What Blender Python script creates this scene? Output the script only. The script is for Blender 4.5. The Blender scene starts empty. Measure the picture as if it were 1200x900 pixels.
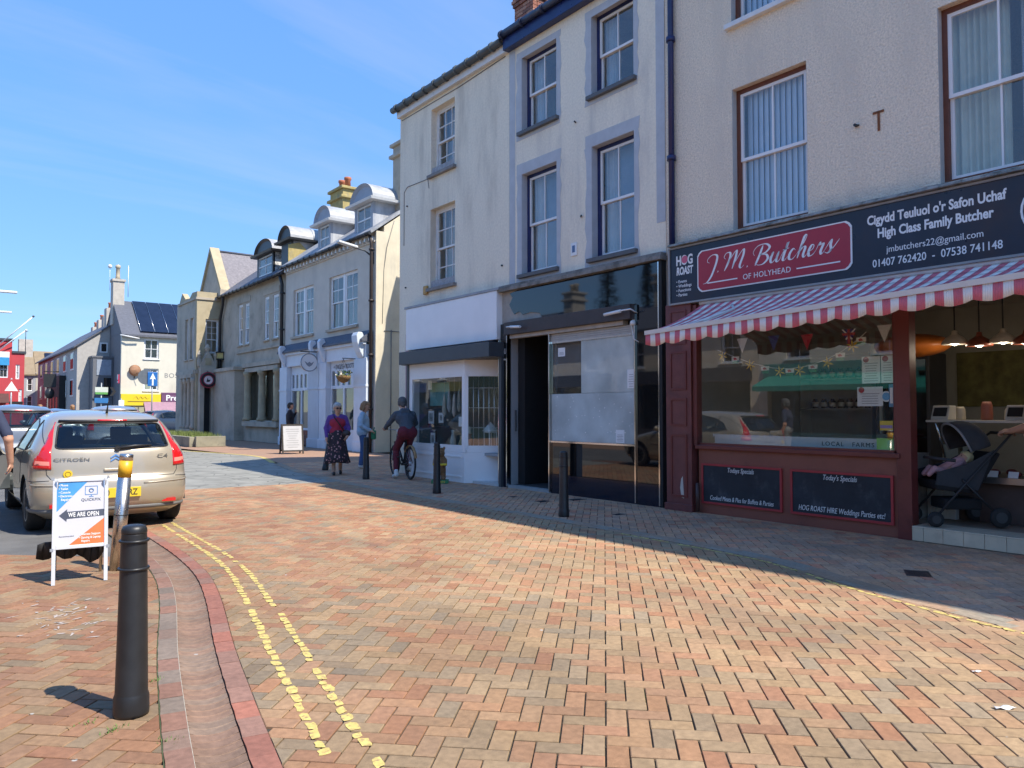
import bpy, math, random, numpy as np
from mathutils import Vector, Matrix
from mathutils.geometry import delaunay_2d_cdt
R = math.radians
random.seed(7)
scene = bpy.context.scene
COL = scene.collection

# ------------------------------------------------------------------ camera
cam_d = bpy.data.cameras.new('camera')
cam = bpy.data.objects.new('camera', cam_d); COL.objects.link(cam)
cam.location = (0, 0, 1.43)
cam.rotation_euler = (R(90 + 2.08), 0, R(-38.0))
cam_d.sensor_width = 36.0
cam_d.lens = 36.0 * 880 / 1200
cam_d.clip_start = 0.05; cam_d.clip_end = 3000
scene.camera = cam

# ------------------------------------------------------------------ sky, sun, exposure
SUN_EL, SUN_AZ = 54.0, math.degrees(math.atan2(.37, -.929))
world = bpy.data.worlds.new('World'); scene.world = world; world.use_nodes = True
nt = world.node_tree; nt.nodes.clear()
wo = nt.nodes.new('ShaderNodeOutputWorld'); bg = nt.nodes.new('ShaderNodeBackground')
sky = nt.nodes.new('ShaderNodeTexSky'); sky.sky_type = 'NISHITA'; sky.sun_disc = False
sky.sun_elevation = R(SUN_EL); sky.sun_rotation = R(SUN_AZ)
sky.air_density = 0.7; sky.dust_density = 0.0; sky.ozone_density = 3.0; sky.altitude = 0
tc = nt.nodes.new('ShaderNodeTexCoord'); sep = nt.nodes.new('ShaderNodeSeparateXYZ')
nt.links.new(tc.outputs['Generated'], sep.inputs[0])
# thin cirrus streaks on a plane high overhead
add = nt.nodes.new('ShaderNodeMath'); add.operation = 'ADD'; add.inputs[1].default_value = 0.106
nt.links.new(sep.outputs['Z'], add.inputs[0])
dx = nt.nodes.new('ShaderNodeMath'); dx.operation = 'DIVIDE'; nt.links.new(sep.outputs['X'], dx.inputs[0]); nt.links.new(add.outputs[0], dx.inputs[1])
dy = nt.nodes.new('ShaderNodeMath'); dy.operation = 'DIVIDE'; nt.links.new(sep.outputs['Y'], dy.inputs[0]); nt.links.new(add.outputs[0], dy.inputs[1])
cmb = nt.nodes.new('ShaderNodeCombineXYZ'); nt.links.new(dx.outputs[0], cmb.inputs[0]); nt.links.new(dy.outputs[0], cmb.inputs[1])
mp = nt.nodes.new('ShaderNodeMapping'); mp.inputs['Rotation'].default_value = (0, 0, R(20)); mp.inputs['Scale'].default_value = (.28, 1.3, 1)
nt.links.new(cmb.outputs[0], mp.inputs[0])
cn = nt.nodes.new('ShaderNodeTexNoise'); cn.inputs['Scale'].default_value = 1.1; cn.inputs['Detail'].default_value = 7; cn.inputs['Roughness'].default_value = .55
cn.inputs['Distortion'].default_value = .6
nt.links.new(mp.outputs[0], cn.inputs['Vector'])
cr = nt.nodes.new('ShaderNodeValToRGB'); cr.color_ramp.elements[0].position = .50; cr.color_ramp.elements[1].position = .85
cr.color_ramp.elements[0].color = (0, 0, 0, 1); cr.color_ramp.elements[1].color = (.16, .16, .16, 1)
nt.links.new(cn.outputs['Fac'], cr.inputs[0])
mx = nt.nodes.new('ShaderNodeMix'); mx.data_type = 'RGBA'
nt.links.new(cr.outputs[0], mx.inputs[0]); nt.links.new(sky.outputs[0], mx.inputs[6]); mx.inputs[7].default_value = (7.5, 8.2, 9.0, 1)
hs = nt.nodes.new('ShaderNodeHueSaturation'); hs.inputs['Saturation'].default_value = 1.14; hs.inputs['Value'].default_value = 1.0
nt.links.new(mx.outputs[2], hs.inputs['Color'])
# even out the brightness between zenith and horizon over the whole dome, as this clear dry sky shows
bw_ = nt.nodes.new('ShaderNodeRGBToBW'); nt.links.new(hs.outputs[0], bw_.inputs[0])
pw = nt.nodes.new('ShaderNodeMath'); pw.operation = 'POWER'; pw.inputs[1].default_value = -.62; nt.links.new(bw_.outputs[0], pw.inputs[0])
k_ = nt.nodes.new('ShaderNodeMath'); k_.operation = 'MULTIPLY'; k_.inputs[1].default_value = 1.6; nt.links.new(pw.outputs[0], k_.inputs[0])
flat = nt.nodes.new('ShaderNodeVectorMath'); flat.operation = 'SCALE'; nt.links.new(hs.outputs[0], flat.inputs[0]); nt.links.new(k_.outputs[0], flat.inputs['Scale'])
nt.links.new(flat.outputs[0], bg.inputs[0]); bg.inputs[1].default_value = 0.106
nt.links.new(bg.outputs[0], wo.inputs[0])

sun_l = bpy.data.lights.new('sun', 'SUN'); sun_l.energy = 2.9; sun_l.angle = R(.53); sun_l.color = (1, .93, .82)
sun = bpy.data.objects.new('sun', sun_l); COL.objects.link(sun)
sv = Vector((math.sin(R(SUN_AZ)) * math.cos(R(SUN_EL)), math.cos(R(SUN_AZ)) * math.cos(R(SUN_EL)), math.sin(R(SUN_EL))))
sun.rotation_euler = (-sv).to_track_quat('-Z', 'Y').to_euler()
sun.location = (20, -30, 40)
vs = scene.view_settings
vs.view_transform = 'Standard'; vs.look = 'None'; vs.exposure = 1.33; vs.gamma = 1.0; vs.use_curve_mapping = False
scene.cycles.max_bounces = 8; scene.cycles.diffuse_bounces = 5; scene.cycles.transparent_max_bounces = 24
scene.cycles.sample_clamp_indirect = 6; scene.cycles.caustics_reflective = False; scene.cycles.caustics_refractive = False

# ------------------------------------------------------------------ object helpers
OFF = {}
def thing(name, label, cat, loc=(0, 0, 0), rotz=0, group=None, world=True):
    o = bpy.data.objects.new(name, None); COL.objects.link(o)
    o.location = loc; o.rotation_euler = (0, 0, rotz); o.empty_display_size = .2
    o['label'] = label; o['category'] = cat
    if group: o['group'] = group
    OFF[o.name] = tuple(loc) if world else (0, 0, 0)
    return o
def top(o):
    while o.parent: o = o.parent
    return o

class MB:
    def __init__(s): s.v = []; s.f = []; s.m = []; s.sm = []
    def add(s, vs, fs, m=0, sm=False):
        b = len(s.v); s.v += [tuple(v) for v in vs]
        for f in fs: s.f.append(tuple(b + i for i in f)); s.m.append(m); s.sm.append(sm)
        return s
    def box(s, x0, x1, y0, y1, z0, z1, m=0):
        return s.add([(x0,y0,z0),(x1,y0,z0),(x1,y1,z0),(x0,y1,z0),(x0,y0,z1),(x1,y0,z1),(x1,y1,z1),(x0,y1,z1)],
              [(0,3,2,1),(4,5,6,7),(0,1,5,4),(1,2,6,5),(2,3,7,6),(3,0,4,7)], m)
    def poly(s, pts, m=0): return s.add(pts, [tuple(range(len(pts)))], m)
    def extr(s, pts, vec, m=0):
        n = len(pts); vec = Vector(vec)
        a = [Vector(p) for p in pts]; b = [p + vec for p in a]
        fs = [tuple(range(n - 1, -1, -1)), tuple(range(n, 2 * n))] + [(i, (i + 1) % n, n + (i + 1) % n, n + i) for i in range(n)]
        return s.add(a + b, fs, m)
    def cyl(s, p0, p1, r0, r1=None, n=12, m=0, caps=True, sm=True):
        r1 = r0 if r1 is None else r1
        p0 = Vector(p0); p1 = Vector(p1); d = (p1 - p0)
        if d.length < 1e-9: return s
        d.normalize(); a = d.orthogonal().normalized(); b = d.cross(a)
        vs = []
        for p, r in ((p0, r0), (p1, r1)):
            for i in range(n):
                t = 2 * math.pi * i / n; vs.append(p + a * (r * math.cos(t)) + b * (r * math.sin(t)))
        base = len(s.v); s.v += [tuple(v) for v in vs]
        for i in range(n):
            s.f.append((base + i, base + (i + 1) % n, base + n + (i + 1) % n, base + n + i)); s.m.append(m); s.sm.append(sm)
        if caps:
            s.f.append(tuple(base + i for i in range(n - 1, -1, -1))); s.m.append(m); s.sm.append(False)
            s.f.append(tuple(base + n + i for i in range(n))); s.m.append(m); s.sm.append(False)
        return s
    def tube(s, pts, r, n=8, m=0, closed=False):
        P = [Vector(p) for p in pts]; k = len(P); base = len(s.v); up = None
        for i, p in enumerate(P):
            if closed: t = P[(i + 1) % k] - P[i - 1]
            else: t = P[min(i + 1, k - 1)] - P[max(i - 1, 0)]
            t.normalize()
            if up is None: up = t.orthogonal().normalized()
            a = (up - t * up.dot(t)); a = a.normalized() if a.length > 1e-6 else t.orthogonal().normalized(); up = a; b = t.cross(a)
            rr = r[i] if isinstance(r, (list, tuple)) else r
            for j in range(n):
                q = 2 * math.pi * j / n; s.v.append(tuple(p + a * rr * math.cos(q) + b * rr * math.sin(q)))
        for i in range(k if closed else k - 1):
            i2 = (i + 1) % k
            for j in range(n):
                s.f.append((base + i * n + j, base + i * n + (j + 1) % n, base + i2 * n + (j + 1) % n, base + i2 * n + j)); s.m.append(m); s.sm.append(True)
        if not closed:
            s.f.append(tuple(base + j for j in range(n - 1, -1, -1))); s.m.append(m); s.sm.append(False)
            s.f.append(tuple(base + (k - 1) * n + j for j in range(n))); s.m.append(m); s.sm.append(False)
        return s
    def lathe(s, prof, c=(0, 0, 0), n=24, m=0, axis='Z', sm=True, mf=None):
        base = len(s.v)
        for (r, z) in prof:
            for i in range(n):
                t = 2 * math.pi * i / n; a, b = r * math.cos(t), r * math.sin(t)
                q = (a, b, z) if axis == 'Z' else ((z, a, b) if axis == 'X' else (a, z, b))
                s.v.append((c[0] + q[0], c[1] + q[1], c[2] + q[2]))
        for k in range(len(prof) - 1):
            for i in range(n):
                s.f.append((base + k*n + i, base + k*n + (i+1) % n, base + (k+1)*n + (i+1) % n, base + (k+1)*n + i)); s.m.append(mf(k) if mf else m); s.sm.append(sm)
        for k, rev in ((0, True), (len(prof) - 1, False)):
            if prof[k][0] > 1e-5:
                idx = [base + k*n + i for i in range(n)]
                s.f.append(tuple(reversed(idx)) if rev else tuple(idx)); s.m.append(mf(0) if mf else m); s.sm.append(False)
        return s
    def ball(s, c, r, nu=12, nv=8, m=0):
        if not isinstance(r, (tuple, list)): r = (r, r, r)
        vs = [(c[0], c[1], c[2] - r[2])]
        for j in range(1, nv):
            ph = -math.pi / 2 + math.pi * j / nv
            for i in range(nu):
                t = 2 * math.pi * i / nu
                vs.append((c[0] + r[0]*math.cos(ph)*math.cos(t), c[1] + r[1]*math.cos(ph)*math.sin(t), c[2] + r[2]*math.sin(ph)))
        vs.append((c[0], c[1], c[2] + r[2])); fs = []
        for i in range(nu): fs.append((0, 1 + (i + 1) % nu, 1 + i))
        for j in range(nv - 2):
            for i in range(nu):
                a = 1 + j*nu; fs.append((a + i, a + (i+1) % nu, a + nu + (i+1) % nu, a + nu + i))
        L = len(vs) - 1; a = 1 + (nv - 2)*nu
        for i in range(nu): fs.append((a + i, a + (i + 1) % nu, L))
        return s.add(vs, fs, m, True)
    def ring(s, c, r, tr, axis='Z', n=24, k=8, m=0):
        pts = []
        for i in range(n):
            t = 2*math.pi*i/n; a, b = r*math.cos(t), r*math.sin(t)
            q = (a, b, 0) if axis == 'Z' else ((0, a, b) if axis == 'X' else (a, 0, b))
            pts.append((c[0]+q[0], c[1]+q[1], c[2]+q[2]))
        return s.tube(pts, tr, k, m, closed=True)

def mesh_of(name, mb, mats, off=(0, 0, 0)):
    me = bpy.data.meshes.new(name)
    v = [(a - off[0], b - off[1], c - off[2]) for a, b, c in mb.v]
    me.from_pydata(v, [], mb.f)
    for m in (mats if isinstance(mats, (list, tuple)) else [mats]): me.materials.append(m)
    me.polygons.foreach_set('material_index', mb.m)
    me.polygons.foreach_set('use_smooth', mb.sm)
    me.update()
    return me
def link(name, me, parent=None):
    o = bpy.data.objects.new(name, me); COL.objects.link(o)
    if parent is not None: o.parent = parent
    return o
def part(name, mb, mats, parent, bevel=0, label=None):
    o = link(name, mesh_of(name, mb, mats, OFF.get(top(parent).name, (0, 0, 0))), parent)
    if bevel: bev(o, bevel)
    if label: o['label'] = label
    return o
def bev(o, w, seg=2):
    b = o.modifiers.new('bevel', 'BEVEL'); b.width = w; b.segments = seg; b.limit_method = 'ANGLE'; b.angle_limit = R(40)
    return o
def solo(name, mb, mats, label=None, cat=None, group=None, kind=None, loc=None, bevel=0):
    o = link(name, mesh_of(name, mb, mats, loc or (0, 0, 0)))
    if loc: o.location = loc
    if label: o['label'] = label
    if cat: o['category'] = cat
    if group: o['group'] = group
    if kind: o['kind'] = kind
    OFF[o.name] = loc or (0, 0, 0)
    if bevel: bev(o, bevel)
    return o
def copy_tree(o, parent=None):
    c = o.copy(); COL.objects.link(c); c.parent = parent
    for ch in [x for x in KIDS.get(o.name, o.children)]: copy_tree(ch, c)
    return c
KIDS = {}

class Face:
    """a wall plane: a runs along it, d goes in behind it, z up"""
    def __init__(s, ax, plane): s.ax = ax; s.p = plane
    def pt(s, a, d, z): return (s.p + d, a, z) if s.ax == 'X' else (a, s.p + d, z)
    def box(s, mb, a0, a1, d0, d1, z0, z1, m=0):
        if s.ax == 'X': return mb.box(s.p + d0, s.p + d1, a0, a1, z0, z1, m)
        return mb.box(a0, a1, s.p + d0, s.p + d1, z0, z1, m)
    def wall(s, mb, a0, a1, z0, z1, holes=(), depth=.25, m=0, mr=None):
        mr = m if mr is None else mr
        As = sorted({a0, a1, *[h[0] for h in holes], *[h[1] for h in holes]}); Zs = sorted({z0, z1, *[h[2] for h in holes], *[h[3] for h in holes]})
        As = [a for a in As if a0 <= a <= a1]; Zs = [z for z in Zs if z0 <= z <= z1]
        for i in range(len(As) - 1):
            for j in range(len(Zs) - 1):
                ca, cz = (As[i] + As[i+1]) / 2, (Zs[j] + Zs[j+1]) / 2
                if any(h[0] < ca < h[1] and h[2] < cz < h[3] for h in holes): continue
                for d in (0, depth):
                    q = [s.pt(As[i], d, Zs[j]), s.pt(As[i+1], d, Zs[j]), s.pt(As[i+1], d, Zs[j+1]), s.pt(As[i], d, Zs[j+1])]
                    if (s.ax == 'X') == (d == 0): q.reverse()
                    mb.poly(q, m)
        for (b0, b1, y0, y1) in holes:
            for q in ([(b0, y0), (b0, y1)], [(b1, y1), (b1, y0)], [(b0, y1), (b1, y1)], [(b1, y0), (b0, y0)]):
                mb.poly([s.pt(q[0][0], 0, q[0][1]), s.pt(q[1][0], 0, q[1][1]), s.pt(q[1][0], depth, q[1][1]), s.pt(q[0][0], depth, q[0][1])], mr)
        for q in ([(a0, z0), (a0, z1)], [(a1, z1), (a1, z0)], [(a0, z1), (a1, z1)]):
            mb.poly([s.pt(q[0][0], 0, q[0][1]), s.pt(q[1][0], 0, q[1][1]), s.pt(q[1][0], depth, q[1][1]), s.pt(q[0][0], depth, q[0][1])], m)
        return mb

def text_mb(body, size, xs=1.0, shear=0.0, bold=0.0, align='CENTER', ext=.0015, spacing=1.0):
    cu = bpy.data.curves.new('t', 'FONT'); cu.body = body; cu.size = size; cu.shear = shear; cu.offset = bold * size
    cu.align_x = align; cu.extrude = ext; cu.space_character = spacing; cu.resolution_u = 3
    ob = bpy.data.objects.new('t', cu); me = ob.to_mesh()
    v = [(p.co.x * xs, p.co.y, p.co.z) for p in me.vertices]; f = [tuple(p.vertices) for p in me.polygons]
    ob.to_mesh_clear(); bpy.data.objects.remove(ob); bpy.data.curves.remove(cu)
    return v, f
def lettering(parent, body, origin, right, up, size, mat, name='lettering', **kw):
    """text mesh laid on a plane given by its right and up vectors"""
    v, f = text_mb(body, size, **kw)
    r = Vector(right).normalized(); u = Vector(up).normalized(); n = r.cross(u); o = Vector(origin)
    mb = MB(); mb.add([o + r*x + u*y + n*z for x, y, z in v], f)
    return part(name, mb, mat, parent)

# ------------------------------------------------------------------ materials
MATS = {}
def M(name, col, rough=.7, var=.12, vs=5.0, bump=0.0, bs=80.0, metal=0.0, spec=.5, stain=None, sscale=1.2, sth=(.5, .72), detail=4, coat=0, streak=False, grime=None):
    """principled material with mottled colour, optional stain colour and fine relief"""
    if name in MATS: return MATS[name]
    m = bpy.data.materials.new(name); m.use_nodes = True; t = m.node_tree; N = t.nodes; L = t.links
    b = N['Principled BSDF']; b.inputs['Roughness'].default_value = rough; b.inputs['Metallic'].default_value = metal
    b.inputs['Specular IOR Level'].default_value = spec; b.inputs['Coat Weight'].default_value = coat; b.inputs['Coat Roughness'].default_value = .04
    c = N.new('ShaderNodeTexCoord')
    def noise(sc, det=detail, vec=None, ro=.6):
        n = N.new('ShaderNodeTexNoise'); n.inputs['Scale'].default_value = sc; n.inputs['Detail'].default_value = det; n.inputs['Roughness'].default_value = ro
        L.new(vec or c.outputs['Object'], n.inputs['Vector']); return n
    n1 = noise(vs)
    mr = N.new('ShaderNodeMapRange'); mr.inputs[1].default_value = .3; mr.inputs[2].default_value = .7; mr.inputs[3].default_value = 1 - var; mr.inputs[4].default_value = 1 + var
    L.new(n1.outputs['Fac'], mr.inputs[0])
    hsv = N.new('ShaderNodeHueSaturation'); hsv.inputs['Color'].default_value = (*col, 1); L.new(mr.outputs[0], hsv.inputs['Value'])
    out = hsv.outputs[0]
    if stain:
        vec = None
        if streak:
            mpn = N.new('ShaderNodeMapping'); mpn.inputs['Scale'].default_value = (1, 1, .22); L.new(c.outputs['Object'], mpn.inputs[0]); vec = mpn.outputs[0]
        n2 = noise(sscale, 6, vec, .65); rp = N.new('ShaderNodeMapRange'); rp.interpolation_type = 'SMOOTHSTEP'
        rp.inputs[1].default_value = sth[0]; rp.inputs[2].default_value = sth[1]; L.new(n2.outputs['Fac'], rp.inputs[0])
        mx = N.new('ShaderNodeMix'); mx.data_type = 'RGBA'; L.new(rp.outputs[0], mx.inputs[0]); L.new(out, mx.inputs[6]); mx.inputs[7].default_value = (*stain, 1); out = mx.outputs[2]
    if grime:  # (z0, z1, colour): weather staining near given local heights, broken up by noise
        for (g0, g1, gc) in grime:
            sp = N.new('ShaderNodeSeparateXYZ'); L.new(c.outputs['Object'], sp.inputs[0])
            n3 = noise(2.2, 6); a = N.new('ShaderNodeMath'); a.operation = 'MULTIPLY_ADD'; a.inputs[1].default_value = .9; L.new(n3.outputs['Fac'], a.inputs[0]); L.new(sp.outputs['Z'], a.inputs[2])
            r3 = N.new('ShaderNodeMapRange'); r3.interpolation_type = 'SMOOTHSTEP'; r3.inputs[1].default_value = g0; r3.inputs[2].default_value = g1; L.new(a.outputs[0], r3.inputs[0])
            mx = N.new('ShaderNodeMix'); mx.data_type = 'RGBA'; L.new(r3.outputs[0], mx.inputs[0]); L.new(out, mx.inputs[6]); mx.inputs[7].default_value = (*gc, 1); out = mx.outputs[2]
    L.new(out, b.inputs['Base Color'])
    if bump:
        n4 = noise(bs, 3); bp = N.new('ShaderNodeBump'); bp.inputs['Strength'].default_value = min(1, bump * 4); bp.inputs['Distance'].default_value = .02 * bump * 2
        L.new(n4.outputs['Fac'], bp.inputs['Height']); L.new(bp.outputs[0], b.inputs['Normal'])
    rn = noise(vs * 2.3, 3); rr = N.new('ShaderNodeMapRange'); rr.inputs[3].default_value = max(0, rough - .08); rr.inputs[4].default_value = min(1, rough + .08)
    L.new(rn.outputs['Fac'], rr.inputs[0])
    if rough > .12: L.new(rr.outputs[0], b.inputs['Roughness'])
    MATS[name] = m; return m

def col_attr_mat(name, rough=.8, var=.16, vs=28, bump=.25, bs=220, speck=None):
    m = bpy.data.materials.new(name); m.use_nodes = True; t = m.node_tree; N = t.nodes; L = t.links
    b = N['Principled BSDF']; b.inputs['Roughness'].default_value = rough; b.inputs['Specular IOR Level'].default_value = .35
    at = N.new('ShaderNodeAttribute'); at.attribute_name = 'Col'; g = N.new('ShaderNodeNewGeometry')
    def nz(sc, det=4):
        n = N.new('ShaderNodeTexNoise'); n.inputs['Scale'].default_value = sc; n.inputs['Detail'].default_value = det; L.new(g.outputs['Position'], n.inputs['Vector']); return n
    n1 = nz(vs); r1 = N.new('ShaderNodeMapRange'); r1.inputs[1].default_value = .3; r1.inputs[2].default_value = .7; r1.inputs[3].default_value = 1 - var; r1.inputs[4].default_value = 1 + var; L.new(n1.outputs[0], r1.inputs[0])
    n2 = nz(.9, 5); r2 = N.new('ShaderNodeMapRange'); r2.inputs[1].default_value = .35; r2.inputs[2].default_value = .65; r2.inputs[3].default_value = .87; r2.inputs[4].default_value = 1.1; L.new(n2.outputs[0], r2.inputs[0])
    n5 = nz(420, 2); r5 = N.new('ShaderNodeMapRange'); r5.inputs[1].default_value = .35; r5.inputs[2].default_value = .65; r5.inputs[3].default_value = .86; r5.inputs[4].default_value = 1.12; L.new(n5.outputs[0], r5.inputs[0])
    mu = N.new('ShaderNodeMath'); mu.operation = 'MULTIPLY'; L.new(r1.outputs[0], mu.inputs[0]); L.new(r2.outputs[0], mu.inputs[1])
    mu2 = N.new('ShaderNodeMath'); mu2.operation = 'MULTIPLY'; L.new(mu.outputs[0], mu2.inputs[0]); L.new(r5.outputs[0], mu2.inputs[1])
    h = N.new('ShaderNodeHueSaturation'); L.new(at.outputs['Color'], h.inputs['Color']); L.new(mu2.outputs[0], h.inputs['Value'])
    # scattered pale specks of gum and lime
    v = N.new('ShaderNodeTexVoronoi'); v.inputs['Scale'].default_value = 2.6; L.new(g.outputs['Position'], v.inputs['Vector'])
    vn = nz(30, 2); va = N.new('ShaderNodeMath'); va.operation = 'MULTIPLY_ADD'; va.inputs[1].default_value = .05; L.new(vn.outputs[0], va.inputs[0]); L.new(v.outputs['Distance'], va.inputs[2])
    vr = N.new('ShaderNodeMapRange'); vr.inputs[1].default_value = .058; vr.inputs[2].default_value = .05; L.new(va.outputs[0], vr.inputs[0])
    mx = N.new('ShaderNodeMix'); mx.data_type = 'RGBA'; L.new(vr.outputs[0], mx.inputs[0]); L.new(h.outputs[0], mx.inputs[6]); mx.inputs[7].default_value = (.42, .40, .36, 1)
    # dark oily patches
    n6 = nz(1.7, 5); r6 = N.new('ShaderNodeMapRange'); r6.interpolation_type = 'SMOOTHSTEP'; r6.inputs[1].default_value = .58; r6.inputs[2].default_value = .78; r6.inputs[4].default_value = .28; L.new(n6.outputs[0], r6.inputs[0])
    mx2 = N.new('ShaderNodeMix'); mx2.data_type = 'RGBA'; L.new(r6.outputs[0], mx2.inputs[0]); L.new(mx.outputs[2], mx2.inputs[6]); mx2.inputs[7].default_value = (.13, .10, .08, 1)
    # long scuffs and tyre dirt along the street
    mp_ = N.new('ShaderNodeMapping'); mp_.inputs['Scale'].default_value = (1.5, .16, 1); mp_.inputs['Rotation'].default_value = (0, 0, R(6)); L.new(g.outputs['Position'], mp_.inputs[0]); n8 = N.new('ShaderNodeTexNoise'); n8.inputs['Scale'].default_value = 1.3; n8.inputs['Detail'].default_value = 6; L.new(mp_.outputs[0], n8.inputs['Vector']); r8 = N.new('ShaderNodeMapRange'); r8.interpolation_type = 'SMOOTHSTEP'; r8.inputs[1].default_value = .5; r8.inputs[2].default_value = .74; r8.inputs[4].default_value = .34; L.new(n8.outputs[0], r8.inputs[0])
    mx3 = N.new('ShaderNodeMix'); mx3.data_type = 'RGBA'; L.new(r8.outputs[0], mx3.inputs[0]); L.new(mx2.outputs[2], mx3.inputs[6]); mx3.inputs[7].default_value = (.15, .12, .095, 1)
    L.new(mx3.outputs[2], b.inputs['Base Color'])
    n3 = nz(bs, 3); bp = N.new('ShaderNodeBump'); bp.inputs['Strength'].default_value = bump; bp.inputs['Distance'].default_value = .004; L.new(n3.outputs[0], bp.inputs['Height']); L.new(bp.outputs[0], b.inputs['Normal'])
    return m

def glass(name, tint=(.96, .98, .97), ior=1.55, frost=None, rough=0.0, dirt=0.02):
    m = bpy.data.materials.new(name); m.use_nodes = True; t = m.node_tree; N = t.nodes; L = t.links
    N.clear(); o = N.new('ShaderNodeOutputMaterial')
    tr = N.new('ShaderNodeBsdfTransparent'); tr.inputs[0].default_value = (*tint, 1)
    gl = N.new('ShaderNodeBsdfGlossy'); gl.inputs['Roughness'].default_value = rough; gl.inputs[0].default_value = (1, 1, 1, 1)
    fr = N.new('ShaderNodeFresnel'); fr.inputs[0].default_value = ior
    # slight waviness of old panes
    c = N.new('ShaderNodeTexCoord'); n = N.new('ShaderNodeTexNoise'); n.inputs['Scale'].default_value = 1.6; n.inputs['Detail'].default_value = 1; L.new(c.outputs['Object'], n.inputs['Vector'])
    bp = N.new('ShaderNodeBump'); bp.inputs['Strength'].default_value = .03; bp.inputs['Distance'].default_value = .01; L.new(n.outputs[0], bp.inputs['Height'])
    L.new(bp.outputs[0], gl.inputs['Normal'])
    base = tr.outputs[0]
    df = N.new('ShaderNodeBsdfDiffuse'); df.inputs[0].default_value = (.6, .62, .6, 1)
    if frost:
        n5 = N.new('ShaderNodeTexNoise'); n5.inputs['Scale'].default_value = 1.7; n5.inputs['Detail'].default_value = 5; L.new(c.outputs['Object'], n5.inputs['Vector']); r5 = N.new('ShaderNodeValToRGB'); r5.color_ramp.elements[0].position = .35; r5.color_ramp.elements[1].position = .7; r5.color_ramp.elements[0].color = (*[q*.72 for q in frost[0]], 1); r5.color_ramp.elements[1].color = (*[min(1, q*1.12) for q in frost[0]], 1); L.new(n5.outputs[0], r5.inputs[0]); L.new(r5.outputs[0], df.inputs[0])
    mx0 = N.new('ShaderNodeMixShader'); mx0.inputs[0].default_value = dirt if not frost else frost[1]
    L.new(tr.outputs[0], mx0.inputs[1]); L.new(df.outputs[0], mx0.inputs[2])
    ge = N.new('ShaderNodeNewGeometry'); iv = N.new('ShaderNodeMath'); iv.operation = 'SUBTRACT'; iv.inputs[0].default_value = 1; L.new(ge.outputs['Backfacing'], iv.inputs[1]); fm = N.new('ShaderNodeMath'); fm.operation = 'MULTIPLY'; L.new(fr.outputs[0], fm.inputs[0]); L.new(iv.outputs[0], fm.inputs[1])
    mx = N.new('ShaderNodeMixShader'); L.new(fm.outputs[0], mx.inputs[0]); L.new(mx0.outputs[0], mx.inputs[1]); L.new(gl.outputs[0], mx.inputs[2])
    L.new(mx.outputs[0], o.inputs[0]); MATS[name] = m; return m

GL = glass('window glass', ior=1.95)
GL2 = glass('shop glass', ior=2.1, dirt=.012)
GLF = glass('whitewashed shop glass', ior=1.5, frost=((.66, .71, .67), .78), dirt=.1)
GLF2 = glass('frosted film glass', ior=1.45, frost=((.62, .69, .68), .84), rough=.15)
CARGL = glass('car glass', tint=(.45, .5, .5), ior=1.6, dirt=.0)

white = M('white gloss paint', (.78, .78, .77), .35, .04, 3)
white_old = M('weathered white paint', (.70, .70, .68), .5, .08, 6, stain=(.42, .42, .40), sth=(.6, .8), sscale=4)
shop_white = M('shopfront white paint', (.84, .83, .82), .4, .04, 2)
navy = M('navy gloss paint', (.012, .022, .10), .3, .2, 4)
paleblue = M('pale blue masonry paint', (.46, .48, .50), .75, .07, 5, .08, 90)
render_blue = M('smooth cream render', (.83, .75, .60), .85, .09, 26, .22, 55, stain=(.58, .53, .455), sscale=1.4, sth=(.45, .75), streak=True, grime=[(4.25, 3.6, (.36, .36, .36))])
render_cream = M('cream painted render', (.81, .73, .58), .85, .08, 22, .2, 50, stain=(.56, .50, .40), sscale=1.3, sth=(.44, .74), streak=True)
roughcast = M('pebbledash render', (.87, .74, .57), .9, .2, 42, .7, 42, stain=(.74, .64, .51), sscale=1.3, sth=(.42, .75), streak=True, grime=[(4.6, 4.0, (.46, .42, .37))])
lead = M('lead flashing', (.30, .31, .33), .5, .15, 6, .03, 30)
slate = M('roof slate', (.10, .105, .125), .6, .18, 7, .1, 40)
iron = M('black cast iron', (.022, .023, .025), .42, .25, 9, .05, 120, stain=(.06, .055, .05), sscale=8, sth=(.55, .8))
bollard_paint = M('bollard black paint', (.017, .018, .020), .42, .25, 10, .05, 160, stain=(.045, .044, .042), sscale=9, sth=(.6, .8), grime=[(.42, .25, (.075, .07, .06))])
dark_grey = M('dark grey powder coat', (.055, .062, .07), .45, .08, 3)
maroon = M('maroon gloss paint', (.16, .036, .032), .38, .12, 4, stain=(.06, .014, .014), sscale=2, sth=(.5, .8))
maroon_panel = M('brown red panel', (.24, .078, .052), .5, .12, 3, stain=(.16, .052, .038), sscale=1.5, sth=(.45, .75))
brown_wood = M('brown stained wood', (.14, .045, .022), .5, .15, 10)
black_glass = M('black structural glass', (.006, .006, .007), .03, .1, 3, spec=.9)
navy_glass = M('dark navy plinth glass', (.006, .009, .022), .12, .2, 6, spec=.7)
chrome = M('chrome strip', (.75, .75, .74), .12, .05, 3, metal=1)
alu = M('satin aluminium', (.70, .71, .72), .3, .05, 6, metal=1)
steel = M('brushed steel', (.62, .58, .53), .28, .07, 40, metal=1)
black_plain = M('matt black', (.015, .015, .016), .7, .2, 6)
rubber = M('tyre rubber', (.018, .018, .018), .8, .2, 9)
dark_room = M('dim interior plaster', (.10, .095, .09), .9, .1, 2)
mid_room = M('interior plaster', (.30, .29, .27), .9, .1, 2)
stone = M('grey sandstone', (.48, .42, .33), .9, .16, 2.2, .2, 50, stain=(.30, .265, .21), sscale=1.1, sth=(.45, .72))
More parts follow.
